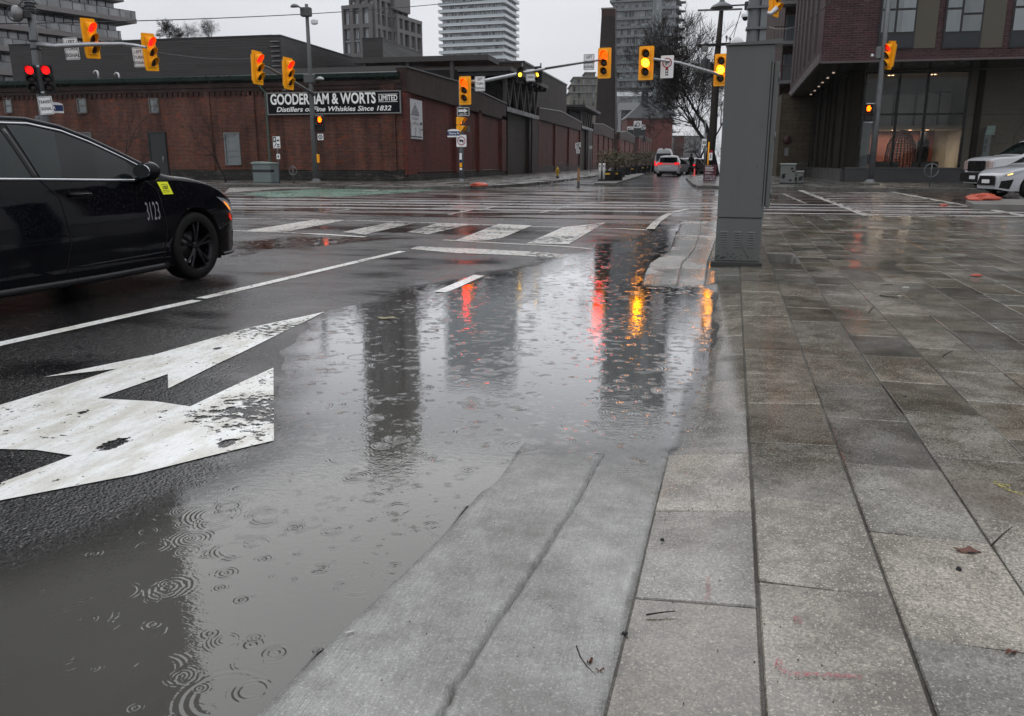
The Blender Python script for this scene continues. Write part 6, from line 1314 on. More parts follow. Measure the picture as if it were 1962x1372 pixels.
# hydrant
b_ = rp(1068, 341.5); t = thing('fire_hydrant', 'yellow fire hydrant with black foot on the far pavement', 'hydrant', b_); m_ = b_.dot(hd)/1604.; s_ = 22*m_/.95
HY = plain('hydrant_yellow', (.42, .27, .02), .5, 0, .2); mb = MB(); mb.lathe([(.10*s_, .22*s_), (.11*s_, .3*s_), (.10*s_, .34*s_), (.10*s_, .66*s_), (.13*s_, .68*s_), (.13*s_, .72*s_), (.10*s_, .8*s_), (.05*s_, .87*s_), (.03*s_, .95*s_), (0, .95*s_)], 14); mb.build('body', HY, t, w=False)
mb = MB(); mb.lathe([(.06*s_, -.2*s_), (.06*s_, .2*s_)], 10, (0, 0, .55*s_), 'x'); mb.lathe([(.08*s_, -.16*s_), (.08*s_, 0)], 10, (0, 0, .5*s_), 'y'); mb.build('nozzle', HY, t, w=False); mb = MB(); mb.lathe([(.15*s_, 0), (.15*s_, .05*s_), (.10*s_, .08*s_), (.10*s_, .22*s_)], 14); mb.build('foot', DKM, t, w=False)
# delineators and striped bollard
for x, lb in ((1149, 'left white flexible delineator post before the planters'), (1156.5, 'right white flexible delineator post before the planters')):
    b_ = rp(x, 347, .12); t = thing('delineator_post', lb, 'delineator', b_, 0, 'white delineator posts'); h = ZB(b_, 313 if x < 1150 else 312.6)-.12; mb = MB(); mb.tube([(0, 0, .12), (0, 0, h)], .075, 10); mb.build('tube', plain('delineator_white', (.5, .5, .48), .5, 0, .15), t, w=False); mb = MB(); mb.lathe([(.13, 0), (.13, .04), (.08, .1), (.08, .12)], 12); mb.build('base', DKM, t, w=False); mb = MB(); mb.box(-.03, .03, -.08, -.076, h-.22, h-.1); mb.build('slot', DKM, t, w=False)
b_ = G(1108, 360.5, .0); h = ZB(b_, 319); t = thing('striped_bollard', 'black and orange striped bollard standing in the side street mouth', 'bollard', b_); mb = MB(); mb.lathe([(.1, 0), (.1, .04), (.055, .08), (.055, h), (0, h)], 12); mb.build('post', DKM, t, w=False)
mb = MB()
for k in range(7): z = .35+k*(h-.4)/7; mb.prism([(.057*math.cos(a), .057*math.sin(a), z+.04*math.sin(a)) for a in np.linspace(0, 6.28, 13)[:-1]], (0, 0, .05))
mb.build('stripe', plain('stripe_orange', (.35, .16, .05), .5), t, w=False)
# orange bags and litter
def lump(name, loc, dims, mat, label, cat, seed=1, group=None, rz=0.):
    bm = bmesh.new(); bmesh.ops.create_icosphere(bm, subdivisions=3, radius=1.)
    for v in bm.verts:
        n = mnoise.noise(v.co*1.7+Vector((seed*7.3, 0, 0))); n2 = mnoise.noise(v.co*4.5+Vector((0, seed*3.1, 0))); v.co *= 1+.35*n+.15*n2; v.co.z = max(v.co.z, -.35)
        v.co = Vector((v.co.x*dims[0], v.co.y*dims[1], (v.co.z+.35)*dims[2]))
    me = bpy.data.meshes.new(name); bm.to_mesh(me); bm.free(); me.materials.append(mat); me.polygons.foreach_set('use_smooth', [True]*len(me.polygons)); o = bpy.data.objects.new(name, me); C.objects.link(o); o.location = loc; o.rotation_euler = (0, 0, rz); return tag(o, label, cat, group)
ORG = plain('orange_bag_plastic', (.40, .065, .03), .35, 0, .4, 8, streak=False)
lump('sandbag', rp(918, 356.8), (.36, .25, .12), ORG, 'flattened orange sandbag by the corner signal pole', 'sandbag', 1, 'orange sandbags'); lump('sandbag', G(1881, 383.5, .15)+Vector((0, 0, 0)), (.42, .3, .14), ORG, 'orange sandbag lying on the traffic island at the right', 'sandbag', 2, 'orange sandbags', .15); lump('sandbag', G(1868, 384, .15), (.22, .2, .08), ORG, 'small loose end of orange sandbag beside the larger one on the island', 'sandbag', 5, 'orange sandbags', .4)
# information kiosk right
b_ = GY(1885, 340, SF.y-.5); b_.z = .15; m_ = b_.dot(hd)/1604.; t = thing('wayfinding_sign', 'slim wayfinding post with pale green head before the storefront wall', 'sign', b_, R(2)); z1 = ZB(b_, 241)-.15; z0 = ZB(b_, 300)-.15
mb = MB(); mb.box(-.22, .10, 0, .12, 0, z1-.45); mb.build('post', plain('kiosk_grey', (.11, .12, .12), .4), t, w=False); mb = MB(); mb.prism([(-.2, -.02, z1-.45), (.24, -.02, z1-.45), (.24, -.02, z1), (-.14, -.02, z1)], (0, .14, 0)); mb.build('head', plain('kiosk_pale_green', (.17, .24, .21), .4), t, w=False); mb = MB()
for k, hh in enumerate((.25, .35, .25, .3)): mb.box(-.2, -.06, -.006, -.001, z1-.9-k*.42, z1-.9-k*.42+hh)
mb.build('panel', plain('kiosk_panel', (.05, .06, .06), .3), t, w=False)
# ================================================================ WIRES
def wire(a, b_, s_, r_, lb):
    mb = MB(); mb.tube(sag(a, b_, s_, 24), r_, 5); tag(mb.build('overhead_wire', DKM), lb, 'wire', 'overhead wires')
wire(at(-60, 46, 34.), at(860, 6, 60.), .25, .022, 'long overhead wire crossing the sky from the left over the lamp'); wire(at(860, 6, 60.), at(1080, -20, 68), .1, .022, 'overhead wire segment leaving the top edge near the white tower')
wire(at(1180, 2, 40.), at(1240, -12, 38.), .0, .02, 'short wire at the top edge by the grey tower')
wire(at(1474, 52, 30.), at(1600, -6, 24.), .35, .016, 'twisted wire curving in front of the purple brick corner')
wire(at(-30, -16, 30.), at(57, 12, d1_), .1, .014, 'thin wire dropping from the top left to the far left pole')
wire(at(66, 45, d1_), at(500, 110, 60.), .5, .012, 'thin faint wire in front of the banded condominium')
# ================================================================ VEHICLES
def spl(tab, t):      # smooth interpolation through control points
    xs_ = [a for a, _ in tab]
    if t <= xs_[0]: return tab[0][1]
    if t >= xs_[-1]: return tab[-1][1]
    i = max(k for k in range(len(tab)-1) if tab[k][0] <= t); (x0, y0), (x1, y1) = tab[i], tab[i+1]
    m0 = (y1-tab[i-1][1])/(x1-tab[i-1][0]) if i > 0 else (y1-y0)/(x1-x0); m1 = (tab[i+2][1]-y0)/(tab[i+2][0]-x0) if i+2 < len(tab) else (y1-y0)/(x1-x0)
    h = x1-x0; u = (t-x0)/h; return (2*u**3-3*u*u+1)*y0+(u**3-2*u*u+u)*h*m0+(-2*u**3+3*u*u)*y1+(u**3-u*u)*h*m1
def paint_mat(name, col, rough=.12, metal=0., drops=True):
    b = NB(name); p = b.obj(); v = b.n('TexVoronoi', {'Vector': p, 'Scale': 75.}); cs = b.n('SeparateColor', {0: v.outputs['Color']})
    g = b.math('MULTIPLY', b.mr(v.outputs['Distance'], .38, .1, 0, 1, True), b.math('GREATER_THAN', cs.outputs[0], .55))
    up = b.n('SeparateXYZ', {0: b.n('NewGeometry').outputs['Normal']}).outputs[2]; g = b.math('MULTIPLY', g, b.mr(up, .1, .55, .12, 1.))
    dirt = b.noise(p, 1.5, 4)
    return b.finish(b.mix(b.mr(dirt, .45, .7, 0, .3), c4(col), c4(tuple(min(1, x*1.3+.004) for x in col))), b.mr(dirt, .3, .7, rough*.8, rough*1.5), b.bump(g, .003 if drops else .0001), metal, .16 if drops else .4, coat=.0 if drops else .5)
RUB = plain('tyre_rubber', (.006, .006, .006), .6, 0, .3, 6, spec=.15); CARG = None
def carglass(name, tint=(.25, .27, .27)):
    b = NB(name); fr = b.n('Fresnel', {'IOR': 1.5}); t = b.n('BsdfTransparent', {'Color': c4(tint)}); g = b.n('BsdfGlossy', {'Roughness': .02}); m = b.n('MixShader', {0: fr.outputs[0], 1: t, 2: g}); b.t.links.new(m.outputs[0], b.out.inputs[0]); return b.m
DGL = glass('car_dark_glass', (.003, .005, .005), .04, .8, .4, .22, (.022, .03, .028))
class Car:
    """x forward, z up; own shell by lofted cross sections with wheel openings"""
    def __init__(s, top, hw, zl, belt, fz, wheels, rw, tumble=.34, crown=.055, arch=1.13, nx=150, nz=26, dark=None):
        s.top, s.hw, s.zl, s.belt, s.fz, s.wheels, s.rw, s.tumble, s.crown = top, hw, zl, belt, fz, wheels, rw, tumble, crown; s.arch = arch; s.nx = nx; s.nz = nz; s.x0, s.x1 = top[0][0], top[-1][0]
    def Y(s, x, z):
        w_ = spl(s.hw, x); bz = s.belt(x); f = lin(s.fz, z) if z <= bz else lin(s.fz, bz)
        y = w_*f
        if z > bz: y -= (z-bz)*s.tumble+(z-bz)**2*.16
        return max(y, .02)
    def shell(s):
        mb = MB(); xs_ = np.linspace(s.x0, s.x1, s.nx); vs = []; cols = s.nz+6; Ra = s.rw*s.arch
        rows = []
        for x in xs_:
            zt = spl(s.top, x); ze = zt-s.crown; zl = spl(s.zl, x); sec = []
            for k in range(s.nz): z = zl+(ze-zl)*k/(s.nz-1); sec.append([x, s.Y(x, z), z])
            ye = sec[-1][1]
            for k in range(1, 7): a = math.pi/2*k/6; sec.append([x, ye*(1-math.sin(a)**1.0*k/6) if k < 6 else 0., ze+s.crown*math.sin(a)])
            rows.append(sec)
        ins = np.zeros((s.nx, cols), bool)
        for i in range(s.nx):
            for k in range(cols):
                x, y, z = rows[i][k]
                if k < s.nz:
                    for wx in s.wheels:
                        if math.hypot(x-wx, z-s.rw) < Ra: ins[i, k] = True
        for i in range(s.nx):
            for k in range(s.nz):
                if ins[i, k]:
                    nb = any(0 <= i+a < s.nx and 0 <= k+b_ < cols and not ins[i+a, k+b_] for a, b_ in ((1, 0), (-1, 0), (0, 1), (0, -1), (1, 1), (-1, 1), (1, -1), (-1, -1)))
                    x, y, z = rows[i][k]; wx = min(s.wheels, key=lambda q: abs(q-x))
                    if nb:
                        d = max(1e-4, math.hypot(x-wx, z-s.rw)); x2, z2 = wx+(x-wx)/d*Ra, s.rw+(z-s.rw)/d*Ra; zl = spl(s.zl, x)
                        if z2 < zl: z2 = zl
                        rows[i][k] = [x2, y, z2]
        for side in (-1, 1):
            vs = [(p_[0], side*p_[1], p_[2]) for sec in rows for p_ in sec]; fs = []
            for i in range(s.nx-1):
                for k in range(cols-1):
                    q = [(i, k), (i+1, k), (i+1, k+1), (i, k+1)]
                    if all(ins[a] for a in q): continue
                    fs.append(tuple(a*cols+b_ for a, b_ in q))
            mb.add(vs, fs, True)
        for i in (0, s.nx-1):      # end caps
            sec = rows[i]; vs = [(p_[0], -p_[1], p_[2]) for p_ in sec]+[(p_[0], p_[1], p_[2]) for p_ in sec[::-1]]; mb.add(vs, [tuple(range(len(vs)))], False)
        return mb
    def liners(s):
        mb = MB(); Ra = s.rw*s.arch
        for wx in s.wheels:
            for side in (-1, 1):
                vs = []; n = 20; yo = s.Y(wx, s.rw+Ra*.8)
                for k in range(n+1):
                    a = R(-25+230*k/n)
                    for yy in (yo*.985, yo-.34): vs.append((wx+Ra*math.cos(a), side*yy, s.rw+Ra*math.sin(a)))
                mb.add(vs, [(2*k, 2*k+1, 2*k+3, 2*k+2) for k in range(n)], True); o = len(vs)
                mb.add([(wx+Ra*math.cos(R(-25+230*k/n)), side*(yo-.34), s.rw+Ra*math.sin(R(-25+230*k/n))) for k in range(n+1)], [tuple(range(n+1))])
        x0, x1 = s.x0+.1, s.x1-.1; zl = min(spl(s.zl, x) for x in np.linspace(x0, x1, 9)); w_ = min(.75, s.Y((x0+x1)/2, .4)*.9)
        mb.box(x0+.2, x1-.2, -w_+.2, w_-.2, zl-.0+.02, zl+.2); return mb
    def patch(s, poly, off=.004, side=-1, step=.04):
        """polygon given in (x, z) laid on the body side"""
        bm = bmesh.new(); vs = [bm.verts.new((x, 0, z)) for x, z in poly]
        for tri in tessellate_polygon([[Vector((x, z, 0)) for x, z in poly]]):
            if len(set(tri)) == 3: bm.faces.new([vs[i] for i in tri])
        for _ in range(8):
            es = [e for e in bm.edges if e.calc_length() > step*1.6]
            if not es: break
            bmesh.ops.subdivide_edges(bm, edges=es, cuts=1); bmesh.ops.triangulate(bm, faces=bm.faces)
        mb = MB(); mb.add([(v.co.x, side*(s.Y(v.co.x, v.co.z)+off), v.co.z) for v in bm.verts], []); bm.verts.index_update(); mb.f += [tuple(v.index for v in f.verts) for f in bm.faces]; mb.smooth += [True]*len(bm.faces); bm.free(); return mb
    def line(s, pts, r, off=.0, side=-1, n=10, seg=6):
        P_ = []
        for (x0, z0), (x1, z1) in zip(pts, pts[1:]):
            for k in range(n): u = k/n; x, z = x0+(x1-x0)*u, z0+(z1-z0)*u; P_.append((x, side*(s.Y(x, z)+off), z))
        x, z = pts[-1]; P_.append((x, side*(s.Y(x, z)+off), z)); mb = MB(); mb.tube(P_, r, seg); return mb
    def toppatch(s, xa, xb, inset=.06, off=.006, y0f=-1., y1f=1.):
        mb = MB(); n = 24; m = 10; vs = []
        for i in range(n+1):
            x = xa+(xb-xa)*i/n; zt = spl(s.top, x); ze = zt-s.crown; ye = s.Y(x, ze)-inset
            for k in range(m+1):
                u = y0f+(y1f-y0f)*k/m; yy = ye*u; fr = abs(u); lo = 0; 
                # height on the crown curve at this fraction of the width
                a = 1.; best = 0
                for q in range(25):
                    aa = math.pi/2*q/24; yy_ = (1-math.sin(aa)*(q/24.))
                    if yy_ >= fr*(ye/(ye+inset)): best = aa
                vs.append((x, yy, ze+s.crown*math.sin(best)+off))
        mb.add(vs, [(i*(m+1)+k, i*(m+1)+k+1, (i+1)*(m+1)+k+1, (i+1)*(m+1)+k) for i in range(n) for k in range(m)], True); return mb
def wheel(t, x, side, y, rw, rimm, style=5, dark=False, w_=.22):
    c = (x, side*(y-w_/2), rw); rr = rw*.70
    mb = MB(); h = w_/2; mb.lathe([(rr, -h*.9), (rr+.02, -h), (rw*.93, -h), (rw*.985, -h*.8), (rw, -h*.5), (rw, h*.5), (rw*.985, h*.8), (rw*.93, h), (rr+.02, h), (rr, h*.9)], 48, c, 'y'); ty = mb.build('tyre', RUB, t, w=False)
    mb = MB(); o = side*(h*.86)
    mb.lathe([(rr*1.01, o), (rr*.95, o-side*.012), (rr*.93, o-side*.10), (rr*.9, -o)], 40, c, 'y')
    for k in range(style):
        for dv in ((-.16, .16) if style == 5 else (0,)):
            a = 2*math.pi*k/style+.3+dv; p0 = (c[0]+rr*.16*math.cos(a-dv*.4), c[1]+o*.72, c[2]+rr*.16*math.sin(a-dv*.4)); p1 = (c[0]+rr*.96*math.cos(a), c[1]+o*.92, c[2]+rr*.96*math.sin(a)); mb.tube([p0, ((p0[0]+p1[0])/2, c[1]+o*.9, (p0[2]+p1[2])/2), p1], [rr*.085, rr*.07, rr*.085], 5, smooth=False)
    mb.lathe([(.0, o*.95), (rr*.14, o*.93), (rr*.2, o*.8), (rr*.22, o*.5)], 20, c, 'y'); mb.build('rim', rimm, ty, w=False)
    mb = MB(); mb.lathe([(0, -side*.0), (rr*.62, 0), (rr*.62, side*.015), (0, side*.02)], 28, c, 'y'); mb.build('brake_disc', plain('brake_disc', (.05, .05, .052), .35, .8, .3), ty, w=False)
    return ty
# ---------------- black sedan in the foreground
BLKP = paint_mat('wet_black_car_paint', (.0018, .002, .0034), .05)
top = [(-3.90, .86), (-3.86, 1.06), (-3.6, 1.15), (-3.2, 1.2), (-2.75, 1.37), (-2.3, 1.475), (-1.75, 1.525), (-1.35, 1.485), (-1.05, 1.39), (-.74, 1.255), (-.45, 1.125), (-.26, 1.065), (.05, 1.03), (.35, .965), (.60, .865), (.78, .75), (.89, .62), (.96, .48)]
hw = [(-3.90, .70), (-3.7, .84), (-3.2, .905), (-2.4, .92), (-1.2, .92), (-.4, .915), (.0, .91), (.35, .885), (.6, .835), (.78, .75), (.88, .64), (.945, .50)]
zl = [(-3.9, .42), (-3.5, .24), (-3.2, .17), (-.5, .17), (-.3, .17), (.4, .2), (.6, .19), (.94, .24)]
fz = [(.15, .93), (.22, .965), (.35, .975), (.5, 1.0), (.68, .998), (.8, .98), (.92, .955), (1.0, .93), (1.1, .91)]
def belt(x): return .985+(-x)*.014 if x < 0 else .98
cs = Car(top, hw, zl, belt, fz, (0., -2.825), .335, tumble=.40)
lane = Vector((.0915, 1, 0)).normalized(); left = Vector((-lane.y, lane.x, 0))
cpt = G(386, 535, .012); root = cpt+left*.90
sed = thing('black_sedan', 'wet black sedan number 3123 with yellow sticker crossing at the left edge', 'car', root, math.atan2(lane.y, lane.x))
bd = cs.shell().build('body', BLKP, sed, w=False)
cs.liners().build('underbody', BLKG, sed, w=False)
GLS = carglass('car_side_glass', (.10, .12, .12))
def swin(poly, nm='side_window'): return cs.patch(poly, .005).build(nm, DGL, sed, w=False)
top_edge = lambda x, d: spl(top, x)-.055-d
fwp = [(-1.72, 1.025), (-.72, 1.0), (-.62, 1.015)] + [(x, top_edge(x, .045)) for x in (-.74, -.88, -1.05, -1.3, -1.55, -1.72, -1.80)]
fw_ = swin(fwp, 'front_side_window')
rwp = [(-2.75, 1.04), (-1.80, 1.027)] + [(x, top_edge(x, .045)) for x in (-1.89, -2.1, -2.3, -2.5)] + [(-2.68, 1.22)]
rw_ = swin(rwp, 'rear_side_window'); swin([(-3.02, 1.08), (-2.81, 1.05), (-2.74, 1.19), (-2.84, 1.21)], 'quarter_window')
CHR = plain('chrome_trim', (.45, .46, .48), .15, .95, .15, 3)
cs.line([(-3.0, 1.04), (-1.75, 1.012), (-.70, .985), (-.56, .998)], .011, .004).build('window_chrome_strip', CHR, sed, w=False)
cs.line([(x, top_edge(x, .025)) for x in (-2.7, -2.4, -2.0, -1.6, -1.3, -1.05, -.85, -.7, -.60)], .009, .004).build('roof_chrome_strip', CHR, sed, w=False)
cs.line([(x, top_edge(x, -.012)) for x in (-2.7, -2.4, -2.0, -1.6, -1.3, -1.05, -.85, -.7, -.50)], .016, -.006).build('roof_rail_trim', plain('wet_black_trim', (.03, .032, .036), .25, .2, .2), sed, w=False)
for pts in ([(-1.76, 1.0), (-1.85, 1.38)],): cs.line(pts, .028, -.012).build('door_pillar', plain('gloss_black_pillar', (.008, .008, .008), .12), sed, w=False)
SEAM = plain('panel_gap', (.001, .001, .001), .9, 0, .1)
for pts in ([(-1.73, 1.0), (-1.60, .86), (-1.57, .5), (-1.62, .26)], [(-.60, .98), (-.48, .90), (-.44, .55), (-.48, .27)], [(-.44, .97), (-.2, .975), (.2, .93), (.45, .86), (.60, .78)], [(.72, .62), (.60, .56), (.52, .44)]): cs.line(pts, .0045, .0005).build('panel_gap', SEAM, sed, w=False)
cs.line([(-1.5, .30), (-.9, .31), (-.42, .32)], .010, -.002).build('lower_crease', BLKP, sed, w=False)
cs.line([(-2.4, .185), (-1.2, .18), (-.42, .19)], .035, -.005).build('sill', plain('sill_satin_black', (.006, .006, .007), .3), sed, w=False)
# handle
y = cs.Y(-1.35, .88); mb = MB(); mb.tube([(-1.26, -y+.0, .88), (-1.30, -y-.03, .883), (-1.47, -y-.034, .885), (-1.51, -y+.0, .885)], [.012, .016, .016, .012], 8); hd1 = mb.build('door_handle', BLKP, sed, w=False)
cs.patch([(-1.49, .855), (-1.29, .855), (-1.29, .91), (-1.49, .91)], .001).build('handle_recess', SEAM, sed, w=False)
# mirror
mb = MB(); bm = bmesh.new(); bmesh.ops.create_icosphere(bm, subdivisions=3, radius=1.)
ym = cs.Y(-.72, .98); vs = [(-.72+v.co.x*.085*(1-.25*v.co.y*-1), -ym-.15+v.co.y*.125, 1.065+v.co.z*.085*(1+.15*v.co.x)) for v in bm.verts]; bm.verts.index_update(); mb.add(vs, [tuple(v.index for v in f.verts) for f in bm.faces], True); bm.free(); mr_ = mb.build('mirror', BLKP, sed, w=False)
mb = MB(); mb.tube([(-.69, -ym+.0, .98), (-.70, -ym-.06, 1.0), (-.71, -ym-.1, 1.03)], [.035, .03, .04], 8); mb.build('mirror_foot', BLKP, mr_, w=False)
mb = MB(); mb.prism([(-.795, -ym-.15+.09*math.cos(a), 1.065+.06*math.sin(a)) for a in np.linspace(0, 6.28, 17)[:-1]], (-.012, 0, 0)); mb.build('mirror_glass', plain('mirror_silver', (.3, .32, .33), .03, 1., .1), mr_, w=False)
# windscreen and rear glass
cs.toppatch(-1.27, -.47, .085).build('windscreen', DGL, sed, w=False); cs.toppatch(-3.15, -2.45, .1).build('rear_window', DGL, sed, w=False)
# wheels
RIMB = plain('black_alloy', (.008, .008, .009), .25, .5, .3, 8)
RIMS = plain('machined_black_alloy', (.018, .018, .020), .25, .8, .3, 8)
for wx in (0., -2.825):
    for side in (-1, 1): wheel(sed, wx, side, .90, .335, RIMS if side < 0 else RIMB)
# lamps
HLG = plain('headlamp_clear', (.30, .32, .34), .08, .4, .3, 10); AMB = glow('amber_side_marker', (1., .28, .03), 1.6)
cs.patch([(.38, .80), (.55, .775), (.72, .70), (.80, .62), (.79, .56), (.66, .62), (.50, .735)], .006).build('headlamp', HLG, sed, w=False)
cs.patch([(.50, .755), (.58, .72), (.66, .65), (.62, .66), (.52, .73)], .011, step=.02).build('indicator', AMB, sed, w=False)
cs.patch([(.60, .63), (.67, .60), (.69, .55), (.65, .54), (.59, .58)], .009, step=.02).build('side_reflector', glow('red_amber_reflector', (1., .06, .02), .35, (.2, .02, .01)), sed, w=False)
cs.patch([(.70, .42), (.86, .44), (.90, .30), (.74, .26)], .004).build('bumper_vent', BLKG, sed, w=False)
mb = MB(); mb.box(.945, .955, -.45, .45, .28, .52); mb.build('grille', BLKG, sed, w=False)
cs.line([(.46, .205), (.7, .2), (.86, .215)], .02, -.002).build('front_lip', plain('sill_satin_black', (.006, .006, .007), .3), sed, w=False)
# number and sticker (lettering laid on the door)
def lay(o, x0, z0, off):      # text mesh in local xy -> body side
    for v in o.data.vertices:
        x, z = x0+v.co.x*o.scale[0], z0+v.co.y; v.co = Vector((x, -(cs.Y(x, z)+off+v.co.z), z))
    o.location = (0, 0, 0); o.rotation_euler = (0, 0, 0); o.scale = (1, 1, 1); return o
NUM = plain('door_number_grey', (.22, .22, .23), .5, 0, .1)
lay(text('door_number', '3123', .235, NUM, sed, (0, 0, 0), sx=.33, bold=-.004, ext=.001, space=1.2), -.60, .70, .005)
STK = plain('yellow_sticker', (.75, .78, .02), .5, 0, .08)
cs.patch([(-.455, .965), (-.315, .965), (-.28, .85), (-.415, .85)], .004, step=.03).build('sticker', STK, sed, w=False)
lay(text('sticker_number', '1257', .042, INK, sed, (0, 0, 0), sx=.9, bold=.02, ext=.0005), -.368, .912, .007)
for z in (.942, .885, .872): cs.line([(-.41, z), (-.32, z)], .0015, .006, n=4).build('sticker_rule', INK, sed, w=False)
# seats seen through the dark glass are not visible: the tint is nearly opaque
# ---------------- distant and right-hand vehicles
def generic(name, label, cat, loc, heading, colour, top, hwv, kind='suv', rw=.36, wheels=(0., -2.8), belt_z=1.0, front=True, wins=(), group=None, rimm=None, tumble=.28):
    m = paint_mat(name+'_paint', colour, .12, drops=False); zl = [(top[0][0], .3), (top[0][0]+.3, .24), (top[-1][0]-.3, .24), (top[-1][0], .3)]
    c = Car(top, hwv, zl, lambda x: belt_z, [(.2, .95), (.4, .99), (.7, 1.), (belt_z, .97)], wheels, rw, tumble=tumble, nx=90, nz=16)
    t = thing(name, label, cat, loc, heading, group); c.shell().build('body', m, t, w=False); c.liners().build('underbody', BLKG, t, w=False)
    for sd in (-1, 1):
        for wv in wins: c.patch(wv, .006, sd, .15).build('side_window', DGL, t, w=False)
        for wx in wheels: wheel(t, wx, sd, spl(hwv, wx)-.01, rw, rimm or plain('alloy_grey', (.12, .12, .125), .3, .7, .3))
    return t, c, m
SIL = (.40, .41, .42)
# minivan seen from behind
e_ = G(1281, 338.5, .0); hdg = math.atan2(1, .02)
topv = [(-3.95, .62), (-3.92, 1.0), (-3.80, 1.25), (-3.62, 1.62), (-3.4, 1.74), (-2.6, 1.78), (-1.4, 1.76), (-.8, 1.62), (.0, 1.16), (.5, 1.02), (.9, .85), (1.0, .6)]
hwv = [(-3.95, .88), (-3.8, .95), (-3.2, .99), (.0, .99), (.6, .92), (1., .7)]
mv, c, m = generic('silver_minivan', 'silver minivan with lit red tail lamps driving away down the street', 'car', e_+Vector((0, 3.9, 0)), hdg, (.42, .43, .45), topv, hwv, wins=([(-3.3, 1.08), (-.5, 1.05), (-.9, 1.45), (-1.4, 1.62), (-3.2, 1.62)],))
TL = glow('tail_lamp_red', (1., .010, .014), 1.3)
def rearbox(t, x, y0, y1, z0, z1, nm, mat, d=.02, x2=None):
    mb = MB(); mb.add([(x, y0, z0), (x, y1, z0), (x2 if x2 is not None else x, y1, z1), (x2 if x2 is not None else x, y0, z1), (x-d, y0, z0), (x-d, y1, z0), ((x2 if x2 is not None else x)-d, y1, z1), ((x2 if x2 is not None else x)-d, y0, z1)], [(0, 1, 2, 3), (7, 6, 5, 4), (0, 4, 5, 1), (1, 5, 6, 2), (2, 6, 7, 3), (3, 7, 4, 0)]); return mb.build(nm, mat, t, w=False)
rearbox(mv, -3.86, -.72, .72, 1.16, 1.60, 'rear_window', DGL, .02, -3.66); 
for s_ in (-1, 1): rearbox(mv, -3.93, *(sorted((s_*.93, s_*.52))), 1.02, 1.16, 'tail_lamp', TL, .05, -3.88)
rearbox(mv, -3.955, -.25, .25, .78, .90, 'number_plate', WS, .01); rearbox(mv, -3.96, -.75, .75, .30, .46, 'bumper_inset', BLKG, .01); rearbox(mv, -3.955, -.5, .5, 1.04, 1.09, 'trunk_trim', glow('trunk_light_bar', (1., .04, .05), .7), .02)
rearbox(mv, -3.70, -.7, .7, 1.665, 1.70, 'roof_spoiler', m, .1)
# white van ahead
e_ = GD(1271, 337, 92.); e_.z = 0
topn = [(-4.2, .7), (-4.18, 1.6), (-4.12, 2.5), (-3.9, 2.66), (-1.4, 2.68), (-.5, 2.5), (.2, 1.7), (.6, 1.35), (1.0, 1.1), (1.1, .7)]
hwn = [(-4.2, .93), (-4.0, .98), (.2, .98), (1.1, .8)]
wv, c, m = generic('white_van', 'tall white van beyond the silver minivan', 'van', e_+Vector((0, 4.2, 0)), hdg, (.45, .46, .47), topn, hwn, rw=.36, wheels=(0., -3.3), belt_z=1.5, wins=([(-3.8, 1.55), (-.2, 1.5), (-.5, 2.1), (-3.8, 2.15)],), tumble=.12)
rearbox(wv, -4.2, -.78, .78, 1.35, 2.15, 'rear_window', DGL, .02, -4.16)
for s_ in (-1, 1): rearbox(wv, -4.22, *(sorted((s_*.95, s_*.85))), .9, 1.35, 'tail_lamp', TL, .03)
rearbox(wv, -4.1, -.1, .1, 2.62, 2.70, 'top_lamp', BLKG, .05)
# parked cars on the right of the street
topc = [(-3.75, .6), (-3.72, 1.0), (-3.4, 1.2), (-3.1, 1.55), (-2.6, 1.64), (-1.5, 1.66), (-.9, 1.5), (-.2, 1.12), (.4, 1.03), (.8, .85), (.92, .6)]
hwc = [(-3.75, .82), (-3.5, .9), (-3., .92), (.2, .92), (.6, .86), (.92, .65)]
for (px_, d_, col, lb, nm, ang) in ((1305.5, 84., (.42, .43, .44), 'white hatchback parked right of the silver minivan', 'white_hatchback', -.5), (1318, 92., (.45, .46, .46), 'white sport utility car parked behind the white hatchback', 'white_suv', -.55), (1331, 88., (.012, .012, .014), 'dark car with red lamps next to the umbrella', 'dark_car', -.2), (1343, 96., (.02, .02, .022), 'farther dark car beside the utility pole', 'dark_car', -.3)):
    e_ = GD(px_, 335, d_); e_.z = 0
    t, c, m = generic(nm, lb, 'car', e_+Vector((0, 2., 0)), hdg+ang, col, topc, hwc, wins=([(-3.0, 1.05), (-.4, 1.02), (-.9, 1.38), (-1.5, 1.52), (-2.7, 1.5)],), group='cars parked down the street')
    rearbox(t, -3.62, -.6, .6, 1.08, 1.42, 'rear_window', DGL, .02, -3.28)
    for s_ in (-1, 1): rearbox(t, -3.74, *(sorted((s_*.86, s_*.6))), .85, 1.0, 'tail_lamp', TL, .03)
# right-hand pair, noses pointing left
def nose(t, c, m, grille, lamps):
    pass
topp = [(-4.6, .9), (-4.55, 1.3), (-3.2, 1.38), (-2.9, 2.05), (-2.4, 2.12), (-1.3, 2.08), (-.4, 1.52), (-.15, 1.44), (.5, 1.40), (.80, 1.33), (.90, 1.2), (.94, .5)]
hwp = [(-4.6, .95), (-4., 1.), (.3, 1.), (.7, .97), (.86, .90), (.94, .84)]
aim = math.pi+R(14)
p0 = GD(1922, 366, 34.); p0.z = .01
t, c, m = generic('white_pickup', 'white pickup with black grille behind the silver car at the right edge', 'truck', p0+Vector((0, .9, 0)), aim, (.50, .51, .52), topp, hwp, rw=.40, wheels=(0., -3.6), belt_z=1.42, wins=([(-2.8, 1.48), (-.6, 1.48), (-1.2, 1.93), (-2.6, 1.95)],))
mb = MB(); mb.bbox(.925, .965, -.62, .62, .80, 1.22, .02); mb.build('grille', plain('grille_black', (.01, .01, .01), .3, 0, .3), t, w=False)
